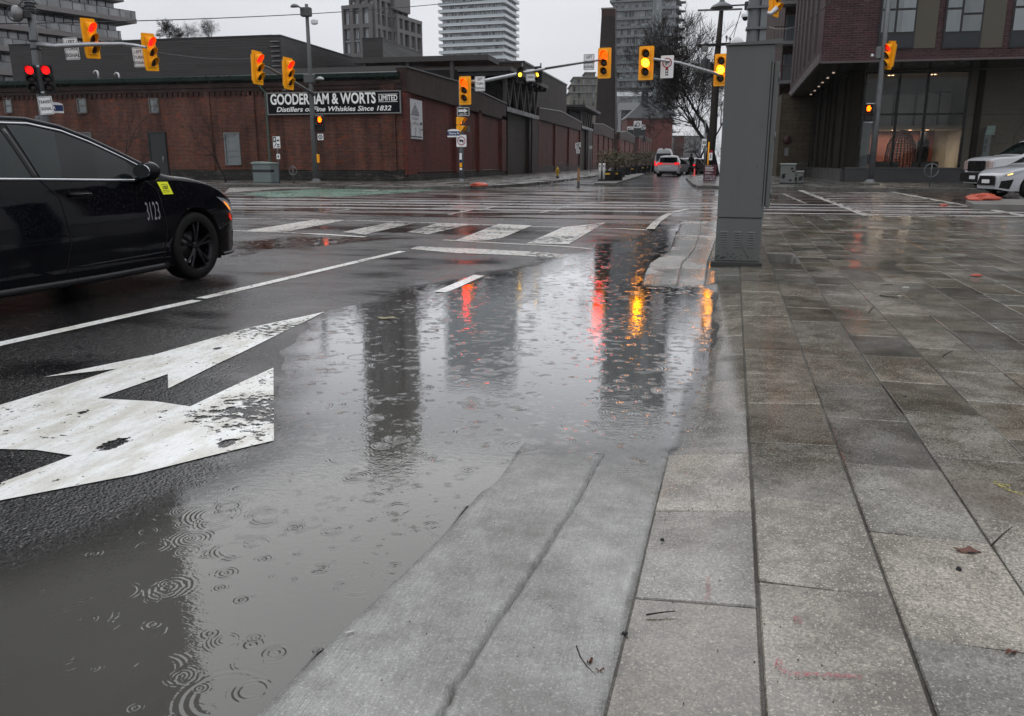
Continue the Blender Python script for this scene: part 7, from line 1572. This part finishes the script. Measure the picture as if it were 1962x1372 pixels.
for s_ in (-1, 1): mb = MB(); mb.bbox(.78, .955, *(sorted((s_*.64, s_*.925))), .84, 1.22, .03); mb.build('headlamp', plain('headlamp_amber_glass', (.42, .33, .30), .15, .2, .5, 14), t, w=False)
mb = MB(); mb.bbox(.86, 1.06, -.97, .97, .36, .76, .05); mb.build('bumper', plain('bumper_black', (.015, .015, .015), .4, 0, .2), t, w=False); mb = MB(); mb.box(1.061, 1.075, -.2, .2, .48, .62); mb.build('number_plate', WS, t, w=False)
c.toppatch(-1.1, -.35, .1).build('windscreen', DGL, t, w=False)
tops = [(-3.9, .7), (-3.85, 1.1), (-3.4, 1.55), (-2.9, 1.70), (-1.6, 1.72), (-1.0, 1.55), (-.25, 1.12), (-.05, 1.07), (.5, .98), (.80, .85), (.92, .72), (.97, .45)]
hws = [(-3.9, .88), (-3.4, .95), (.1, .95), (.55, .90), (.8, .78), (.92, .62), (.97, .5)]
p0 = GD(1962, 370, 27.); p0.z = .01
t, c, m = generic('silver_suv', 'silver sport utility car nosing in at the right edge with amber lamp lit', 'car', p0+Vector((0, .9, 0)), aim, (.40, .41, .43), tops, hws, rw=.37, wheels=(0., -2.85), belt_z=1.02, wins=([(-3.2, 1.08), (-.4, 1.06), (-1.0, 1.45), (-1.6, 1.6), (-3.0, 1.56)],), rimm=plain('alloy_dark', (.03, .03, .032), .3, .6, .3))
c.patch([(.30, .90), (.62, .86), (.84, .76), (.86, .70), (.70, .72), (.45, .80)], .008, 1, .06).build('headlamp', HLG, t, w=False); c.patch([(.66, .82), (.78, .77), (.80, .745), (.68, .77)], .014, 1, .05).build('indicator', glow('amber_indicator_lit', (1., .5, .1), 4.), t, w=False)
c.patch([(.30, .90), (.62, .86), (.84, .76), (.86, .70), (.70, .72), (.45, .80)], .008, -1, .06).build('headlamp', HLG, t, w=False)
c.patch([(.62, .62), (.90, .56), (.92, .34), (.70, .30)], .008, 1, .06).build('bumper_vent', BLKG, t, w=False)
mb = MB(); mb.prism([(.955, -.42, .72), (.955, .42, .72), (.985, .50, .42), (.985, -.50, .42)], (.02, 0, 0)); mb.build('grille', plain('grille_black', (.01, .01, .01), .3, 0, .3), t, w=False); mb = MB(); mb.box(1.0, 1.02, -.2, .2, .48, .6); mb.build('number_plate', WS, t, w=False)
c.line([(-3.4, .32), (-1., .3), (-.5, .32)], .05, -.01, 1).build('sill', plain('bumper_black', (.015, .015, .015), .4, 0, .2), t, w=False); c.toppatch(-1.0, -.3, .1).build('windscreen', DGL, t, w=False)
# ================================================================ TREES, SHRUBS, PERSON, LITTER
BARK = plain('dark_wet_bark', (.016, .014, .013), .75, 0, .4, 8); TWIG = plain('twig_brown', (.028, .022, .020), .8, 0, .3, 8)
def bare_tree(name, loc, h, label, seed, spread=.5, levels=6, r0=None, group=None, lean=(0, 0), first=.25, up=.25, nb=(2, 3), matb=None):
    rnd = random.Random(seed); t = thing(name, label, 'tree', loc, 0, group); r0 = r0 or h*.022
    tr, cr = MB(), MB()
    def grow(p, d, L, r, lv):
        n = 4 if lv < 3 else 3; pts = [p]; rad = [r]; q = p.copy(); dd = d.copy()
        for i in range(n):
            dd = (dd+Vector((rnd.gauss(0, .13), rnd.gauss(0, .13), rnd.gauss(0, .08)+up*.12))).normalized(); q = q+dd*L/n; pts.append(q.copy()); rad.append(r*(1-.42*(i+1)/n))
        (tr if lv < 1 else cr).tube(pts, rad, 8 if lv < 2 else (5 if lv < 4 else 3), cap=False)
        if lv >= levels: return
        k = rnd.randint(*nb)+(1 if lv in (1, 2) else 0)
        for j in range(k):
            u = rnd.uniform(.45, 1.) if j else 1.; i_ = min(n, max(1, int(round(u*n)))); bp = pts[i_]
            ax = Vector((rnd.gauss(0, 1), rnd.gauss(0, 1), rnd.gauss(0, .5))); ax = (ax-dd*ax.dot(dd)).normalized(); a = rnd.uniform(.5, 1.1)*spread*(1.25 if j else .7)
            nd = (dd*math.cos(a)+ax*math.sin(a)).normalized(); nd.z += up*.25; nd.normalize()
            grow(bp, nd, L*rnd.uniform(.62, .86), max(rad[i_]*rnd.uniform(.55, .8), .011 if h > 6 else .004), lv+1)
    grow(Vector((0, 0, 0)), Vector((lean[0], lean[1], 1)).normalized(), h*first, r0, 0)
    tr.build('trunk', matb or BARK, t, w=False); cr.build('crown', TWIG if matb is None else matb, t, w=False); return t
q = GD(1372, 345, 64.); q.z = .15
bare_tree('bare_tree', q, 15., 'large bare street tree spreading behind the wooden utility pole', 11, .64, 7, .26, lean=(-.08, 0), first=.27, up=.34, nb=(3, 4))
q = GD(1350, 345, 95.); q.z = .15; bare_tree('bare_tree', q, 13., 'bare tree farther down the street behind the large one', 23, .7, 6, .2, first=.3, up=.35, nb=(3, 3))
q = GD(1338, 345, 130.); q.z = .15; bare_tree('bare_tree', q, 12., 'hazy bare tree at the end of the street', 31, .8, 6, .2, first=.24)
q = G(433, 349, .15); bare_tree('bare_sapling', q, 4.7, 'thin bare tree against the tall window of the brick warehouse', 5, .62, 5, .06, first=.30)
q = G(228, 351, .15); bare_tree('bare_sapling', q, 4.9, 'thin bare tree against the brick wall above the black car', 8, .6, 5, .06, first=.32)
q = G(2010, 356, .15); bare_tree('bare_sapling', q, 5.8, 'bare tree reaching in from the right edge above the pickup', 15, .95, 6, .08, lean=(-.25, 0), first=.34)
for x, d_, hh, sd, lb in ((315, 110., 4.6, 3, 'wider bare tree on the roof of the clad building'), (362, 112., 3.6, 4, 'middle small bare tree on the roof of the clad building'), (405, 112., 4.0, 6, 'right small bare tree on the roof of the clad building')):
    q = GD(x, 66, d_); bare_tree('roof_tree', q-zz*1.9, hh*1.35, lb, sd, .75, 6, .06, 'bare roof trees', first=.22, nb=(3, 4), up=.2)
# far-off mass of trees closing the street
def twigmass():
    mb = MB(); rnd = random.Random(2)
    for i in range(1500):
        x = rnd.uniform(-22, 40); y = rnd.uniform(0, 22); z = rnd.uniform(0, 8)+abs(rnd.gauss(0, 2)); d = Vector((rnd.gauss(0, .6), rnd.gauss(0, .6), rnd.uniform(.3, 1))).normalized()*rnd.uniform(1, 3); mb.tube([(x, y, z), Vector((x, y, z))+d], [.07, .02], 3, cap=False)
    return mb
o = twigmass().build('distant_trees', plain('distant_twigs', (.05, .048, .048), .9), None); o.location = GD(1340, 330, 330.)*1.0; o.location.z = 0; tag(o, None, kind='stuff')
# planters with shrubs
LEAF = NB('shrub_leaf'); p = LEAF.pos(); n = LEAF.noise(p, 9, 3); LEAF = LEAF.finish(LEAF.ramp(n, [(.35, (.018, .026, .010)), (.5, (.055, .05, .018)), (.62, (.10, .055, .022)), (.75, (.13, .06, .03))]), .5)
def planter(loc, s_, label, seed, tagc=True):
    rnd = random.Random(seed); t = thing('shrub_planter', label, 'planter', loc, 0, 'black planters along the street'); w_ = .5*s_
    mb = MB(); mb.prism([(-w_*.85, -w_*.85, 0), (w_*.85, -w_*.85, 0), (w_*.85, w_*.85, 0), (-w_*.85, w_*.85, 0)], (0, 0, .02)); mb.add([(x*w_*a, y*w_*a, z) for z, a in ((.02, .85), (.62*s_, 1.)) for x, y in ((-1, -1), (1, -1), (1, 1), (-1, 1))], [(3, 2, 1, 0), (4, 5, 6, 7), (0, 1, 5, 4), (1, 2, 6, 5), (2, 3, 7, 6), (3, 0, 4, 7)]); mb.build('box', plain('planter_black', (.010, .010, .011), .5), t, w=False)
    mb = MB(); mb.box(-w_*.45, w_*.45, -w_*.97-.02, -w_*.95, .38*s_, .48*s_)
    if tagc: mb.build('yellow_reflector', plain('reflector_yellow', (.6, .36, .03), .4), t, w=False)
    mb = MB()
    for i in range(14): a = rnd.uniform(0, 6.28); r_ = rnd.uniform(.2, .8)*s_; mb.tube([(0, 0, .6*s_), (r_*.5*math.cos(a), r_*.5*math.sin(a), (.9+rnd.random()*.3)*s_), (r_*math.cos(a), r_*math.sin(a), (1.1+rnd.random()*.6)*s_)], [.015, .01, .004], 3, cap=False)
    mb.build('stem', TWIG, t, w=False)
    mb = MB()
    for i in range(420):
        a = rnd.uniform(0, 6.28); ph = rnd.uniform(-.5, 1.4); r_ = rnd.uniform(.35, 1.)**.6*.75*s_*(1+.3*math.sin(3*a+seed)); c = Vector((r_*math.cos(a)*math.cos(ph), r_*math.sin(a)*math.cos(ph), 1.12*s_+r_*math.sin(ph)*.9)); n1 = Vector((rnd.gauss(0, 1), rnd.gauss(0, 1), rnd.gauss(0, 1))).normalized(); n2 = n1.orthogonal().normalized(); l_ = rnd.uniform(.05, .11)*s_
        mb.add([c-n1*l_, c+n2*l_*.4, c+n1*l_, c-n2*l_*.4], [(0, 1, 2, 3)])
    mb.build('foliage', LEAF, t, w=False, recalc=False); return t
words = ['nearest left', 'nearest right', 'third', 'fourth', 'fifth', 'sixth', 'seventh', 'eighth', 'ninth', 'tenth']
for i, (x, y) in enumerate(((1163, 346.5), (1178, 346), (1185, 339.5), (1197, 335.5), (1209, 333.5), (1219, 332.), (1229, 331), (1237, 330.), (1245, 329.3), (1251, 328.8))):
    q = G(x, y, .1); planter(q, [.95, .95, 1., 1.05, 1.1, 1.15, 1.2, 1.25, 1.3, 1.3][i]*1.02, '%s black planter of reddish green shrubs along the street' % words[i], i, i in (0, 1, 4, 6, 7))
# person under an umbrella
q = GD(1323, 340, 74.); q.z = .13
def person():
    t = thing('person', 'person in dark clothes standing under a dark umbrella down the street', 'person', q, R(10))
    me = bpy.data.meshes.new('body'); J = [(0, 0, .95), (0, 0, 1.15), (0, 0, 1.38), (0, 0, 1.50), (0, -.02, 1.62), (0, -.01, 1.72), (.09, 0, .90), (.10, -.01, .5), (.10, .02, .09), (.10, -.13, .04), (-.09, 0, .90), (-.10, .03, .5), (-.11, .06, .09), (-.11, -.09, .04), (.18, 0, 1.42), (.24, .02, 1.18), (.20, -.12, 1.02), (.19, -.18, .97), (-.18, 0, 1.42), (-.25, -.02, 1.2), (-.16, -.2, 1.3), (-.14, -.24, 1.36)]
    E_ = [(0, 1), (1, 2), (2, 3), (3, 4), (4, 5), (0, 6), (6, 7), (7, 8), (8, 9), (0, 10), (10, 11), (11, 12), (12, 13), (2, 14), (14, 15), (15, 16), (16, 17), (2, 18), (18, 19), (19, 20), (20, 21)]
    Rr = [.16, .15, .17, .06, .09, .085, .10, .07, .05, .045, .10, .07, .05, .045, .07, .05, .038, .03, .07, .05, .038, .03]
    me.from_pydata(J, E_, []); o = bpy.data.objects.new('body', me); C.objects.link(o); sk = o.modifiers.new('s', 'SKIN'); o.modifiers.new('d', 'SUBSURF').levels = 2
    for i, v in enumerate(me.skin_vertices[0].data): v.radius = (Rr[i], Rr[i]*.8); v.use_root = (i == 0)
    dg = bpy.context.evaluated_depsgraph_get(); m2 = bpy.data.meshes.new_from_object(o.evaluated_get(dg)); bpy.data.objects.remove(o); m2.materials.clear(); m2.materials.append(plain('dark_coat', (.012, .012, .014), .8)); o = bpy.data.objects.new('body', m2); C.objects.link(o); o.parent = t
    mb = MB(); mb.lathe([(0, -.12), (.05, -.115), (.08, -.05), (.088, .03), (.075, .09), (.04, .125), (0, .13)], 16, (0, -.02, 1.64)); mb.lathe([(.02, 0), (.008, -.03)], 6, (0, -.11, 1.63)); mb.build('face', plain('skin_tone', (.22, .13, .09), .6), t, w=False)
    mb = MB(); mb.lathe([(.094, -.02), (.097, .05), (.08, .12), (.04, .15), (0, .155)], 16, (0, 0, 1.64)); mb.build('hair', plain('dark_hair', (.012, .009, .008), .6), t, w=False)
    for sx_, base in ((1, (.19, -.19, .93)), (-1, (-.14, -.25, 1.38))):
        mb = MB(); b_ = Vector(base); mb.tube([b_+Vector((0, 0, .04)), b_-Vector((0, 0, .04))], [.03, .035], 8)
        for k in range(5): a = -.03+k*.015; mb.tube([b_+Vector((a, -.01, -.04)), b_+Vector((a, -.03, -.07-.004*k)), b_+Vector((a, -.015, -.095))], [.009, .008, .006], 5)
        mb.build('hand', plain('skin_tone', (.22, .13, .09), .6), t, w=False)
    return t
person()
u = thing('umbrella', 'dark open umbrella held above the person down the street', 'umbrella', q+Vector((-.1, -.2, 0)), 0)
mb = MB(); n = 8; vs = [(0, 0, 2.22)]
for rr, z in ((.3, 2.17), (.55, 2.02), (.68, 1.86)):
    for k in range(n*2): a = math.pi*k/n; s_ = 1 if k % 2 == 0 else .93; vs.append((rr*s_*math.cos(a), rr*s_*math.sin(a), z+(0 if k % 2 == 0 else .03)))
fs = [(0, 1+k, 1+(k+1) % 16) for k in range(16)]+[(1+r_*16+k, 1+(r_+1)*16+k, 1+(r_+1)*16+(k+1) % 16, 1+r_*16+(k+1) % 16) for r_ in range(2) for k in range(16)]
mb.add(vs, fs, False); mb.build('canopy', plain('umbrella_black', (.012, .012, .013), .5), u, w=False, recalc=False); mb = MB(); mb.tube([(0, 0, 1.3), (0, 0, 2.26)], .01, 6); mb.build('shaft', DKM, u, w=False)
# cones / flashing posts
for x, y, lb in ((1330, 341, 'small pink orange marker post near the umbrella'),):
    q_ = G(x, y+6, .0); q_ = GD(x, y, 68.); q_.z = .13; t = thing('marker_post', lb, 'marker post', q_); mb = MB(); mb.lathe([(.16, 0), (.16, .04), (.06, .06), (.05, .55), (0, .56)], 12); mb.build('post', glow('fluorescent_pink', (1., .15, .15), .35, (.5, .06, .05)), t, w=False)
# white banner on the tree
# litter and twigs on the near ground
def gp(x, y, z=.03):
    q = G(x, y, z); return q
def gz_(p_):
    l, r_ = lin(RL, p_.y), lin(RR, p_.y)
    if l <= p_.x <= r_: return lerp(RZ, p_.y)
    return slab_z(p_.x, p_.y) if p_.x > r_ else 0.002
TWM = plain('wet_twig', (.020, .014, .010), .5, 0, .4, 12); rnd = random.Random(9)
def twig(pts, r_, label, group='fallen twigs', leaf=()):
    P_ = [gp(*p_) for p_ in pts]; 
    for i, p_ in enumerate(P_): p_.z = gz_(p_)+r_*.35+(.0012 if 0 < i < len(P_)-1 else 0)
    mb = MB(); mb.tube(P_, [r_*(1-.5*i/(len(P_)-1)) for i in range(len(P_))], 6); mb.build
    return tag(mb.build('twig', TWM), label, 'twig', group)
twig([(1104, 1237), (1112, 1260), (1125, 1280), (1142, 1297)], .0016, 'reddish twig with small leaves lying on the kerb concrete near the camera')
twig([(1898, 1052), (1918, 1032), (1938, 1016)], .003, 'dark curved twig beside the brown leaf on the right-hand slabs')
twig([(1238, 1178), (1265, 1177), (1294, 1176)], .0025, 'flat dark twig along the joint of the nearest kerbside slabs')
twig([(1688, 547), (1700, 546), (1711, 545)], .006, 'dark stick on the slabs right of the cabinet'); twig([(1686, 567), (1705, 569), (1722, 570)], .006, 'longer dark stick just below the first stick'); twig([(1665, 599), (1670, 592), (1675, 587)], .005, 'small forked dark twig at a slab joint'); twig([(1805, 684), (1815, 677), (1826, 672)], .004, 'small dark twig on the right slabs above the black stone')
def small(name, x, y, dims, mat, label, cat, seed=1, rz=0., group=None):
    p_ = gp(x, y); p_.z = gz_(p_)-.0; return lump(name, p_, dims, mat, label, cat, seed, group, rz)
STB = plain('black_pebble', (.008, .008, .008), .25, 0, .3, 20); LFM = plain('brown_leaf', (.10, .035, .022), .5, 0, .4, 20); BUT = plain('cigarette_white', (.45, .44, .40), .7, 0, .2, 30)
small('pebble', 1734, 762, (.010, .009, .008), STB, 'black pebble in the middle of the right-hand slabs', 'pebble', 3, group='black pebbles'); small('pebble', 1836, 1098, (.0075, .0075, .007), STB, 'black pebble near the brown leaf', 'pebble', 4, group='black pebbles'); small('pebble', 1269, 1031, (.006, .006, .006), STB, 'dark pebble on the flooded kerb slab', 'pebble', 8, group='black pebbles'); small('pebble', 1197, 1213, (.008, .005, .005), STB, 'dark pebble on the edge joint of the kerb strip', 'pebble', 9, rz=.5, group='black pebbles')
def leaf(x, y, L, label, seed, mat=LFM, rz=0.):
    rnd = random.Random(seed); p_ = gp(x, y); p_.z = gz_(p_)+.004; mb = MB(); n = 9; vs = [];
    for i in range(n): u = i/(n-1); w_ = math.sin(math.pi*u)**.7*L*.22*rnd.uniform(.7, 1.2); zc = .004*math.sin(u*9+seed); vs += [((u-.5)*L, w_, zc+rnd.uniform(0, .004)), ((u-.5)*L, 0, zc), ((u-.5)*L, -w_, zc+rnd.uniform(0, .004))]
    mb.add(vs, [(3*i+j, 3*i+3+j, 3*i+4+j, 3*i+1+j) for i in range(n-1) for j in range(2)]); o = mb.build('leaf', mat, None, recalc=False); o.location = p_; o.rotation_euler = (0, 0, rz); return tag(o, label, 'leaf', 'fallen leaves')
leaf(1852, 1063, .075, 'flattened brown leaf on the right-hand slabs', 2); leaf(1936, 1259, .03, 'small dark red leaf near the bottom right corner', 4, rz=.3); leaf(1130, 1272, .022, 'tiny curled leaf on the reddish twig', 6, rz=1.); leaf(1150, 1290, .022, 'second tiny curled leaf at the twig end', 7, rz=.2); leaf(742, 603, .16, 'pale yellow leaf floating in the puddle', 8, plain('pale_leaf', (.22, .19, .10), .5), .2)
def butt(x, y, L, label, rz, mat=BUT):
    p_ = gp(x, y); p_.z = gz_(p_)+.005; mb = MB(); mb.tube([(-L/2, 0, 0), (L/2, 0, 0)], L*.13, 8); o = mb.build('cigarette_butt', mat); o.location = p_; o.rotation_euler = (0, 0, rz); return tag(o, label, 'cigarette butt', 'cigarette butts')
butt(670, 1216, .022, 'white cigarette butt on the kerb edge at the puddle', .6); butt(1688, 944, .016, 'small white scrap on the slabs right of centre', .3); butt(1735, 552, .06, 'white scrap among debris right of the cabinet', .1); butt(1723, 568, .035, 'white pebble-like scrap at the end of the longer stick', .1)
RD = plain('red_scrap', (.35, .05, .03), .5, 0, .3)
o = lump('orange_scrap', G(1871, 528.5, .04), (.06, .04, .014), RD, 'orange scrap lying on the slabs at the right', 'scrap', 4, None, .1)
o = lump('orange_scrap', G(1808, 395, .03), (.10, .06, .04), RD, 'small orange scrap on the ladder crosswalk', 'scrap', 5, None, .1)
# fine grit scattered over slabs and kerb: countless
mb = MB(); rnd = random.Random(44)
for i in range(2600):
    y = .9+9*rnd.random()**1.6; x = lin(RL, y)+.05+rnd.random()*(2.2+y*.45); r_ = rnd.uniform(.0008, .0022)*(1+y*.22); c = Vector((x, y, 0)); z = gz_(c)
    if z < .0: continue
    a0 = rnd.random()*6; vs = [(x+r_*rnd.uniform(.6, 1.2)*math.cos(a0+k*1.57), y+r_*rnd.uniform(.6, 1.2)*math.sin(a0+k*1.57), z-.0005) for k in range(4)]+[(x, y, z+r_*rnd.uniform(.5, 1.1))]; mb.add(vs, [(0, 1, 4), (1, 2, 4), (2, 3, 4), (3, 0, 4)])
g_ = mb.build('grit', plain('grit_dark', (.03, .028, .025), .6, 0, .6, 40, streak=False), None, recalc=False); g_['kind'] = 'stuff'
# soil in the open slab pit
mb = MB(); rnd = random.Random(4)
for i in range(260):
    x, y = rnd.uniform(.88, 1.24), rnd.uniform(9.8, 10.8); r_ = rnd.uniform(.012, .03); z = slab_z(x, y)-.25; mb.lathe([(r_, 0), (r_*.8, r_*.6), (0, r_*.9)], 6, (x, y, z))
tag(mb.build('pit_gravel', plain('pit_gravel', (.022, .021, .019), .6, 0, .6, 30, streak=False)), None, kind='stuff')
# spray-paint survey marks on the slabs
def spray(name, pts, wd, col, label, seed):
    rnd = random.Random(seed); b = NB(name); n_ = b.noise(b.pos(), 180, 3, .7); m_ = b.finish(c4(col), .5, alpha=b.mr(n_, .50, .58)); mb = MB(); P_ = [gp(*p_) for p_ in pts]
    for i in range(len(P_)-1):
        a, c = P_[i], P_[i+1]; d = (c-a).normalized(); nn = Vector((-d.y, d.x, 0))*wd/2; k_ = 4
        for k in range(k_):
            p0, p1 = a.lerp(c, k/k_), a.lerp(c, (k+1)/k_)
            q4 = [p0-nn, p1-nn, p1+nn, p0+nn]; mb.add([(v.x, v.y, gz_(v)+.0035) for v in q4], [(0, 1, 2, 3)])
    o = mb.build('spray_mark', m_, None); return tag(o, label, 'spray mark', 'sprayed survey marks')
spray('red_spray', [(1492, 1272), (1490, 1290), (1515, 1301), (1575, 1302), (1650, 1307)], .016, (.32, .05, .07), 'red sprayed corner mark on a slab near the bottom right', 1)
spray('pink_spray', [(1525, 1190), (1532, 1204)], .02, (.25, .07, .08), 'short red sprayed dab above the red corner mark', 2); spray('pink_spray_two', [(1355, 1112), (1357, 1140), (1353, 1160)], .012, (.26, .10, .10), 'faint pink sprayed line on the kerbside slab', 3)
spray('yellow_spray', [(1962, 955), (1930, 945), (1905, 930), (1935, 938)], .018, (.42, .36, .05), 'yellow sprayed scrawl on the slab at the right edge', 4)
# ================================================================ RAIN HAZE
mb = MB(); mb.box(-420, 420, -40, 640, -1.2, 150); hz_ = NB('rain_haze'); v_ = hz_.n('VolumePrincipled', {'Color': c4((.86, .88, .91)), 'Density': .00014, 'Anisotropy': .2}); hz_.t.links.new(v_.outputs[0], hz_.out.inputs['Volume'])
o = mb.build('haze', hz_.m); o['kind'] = 'stuff'
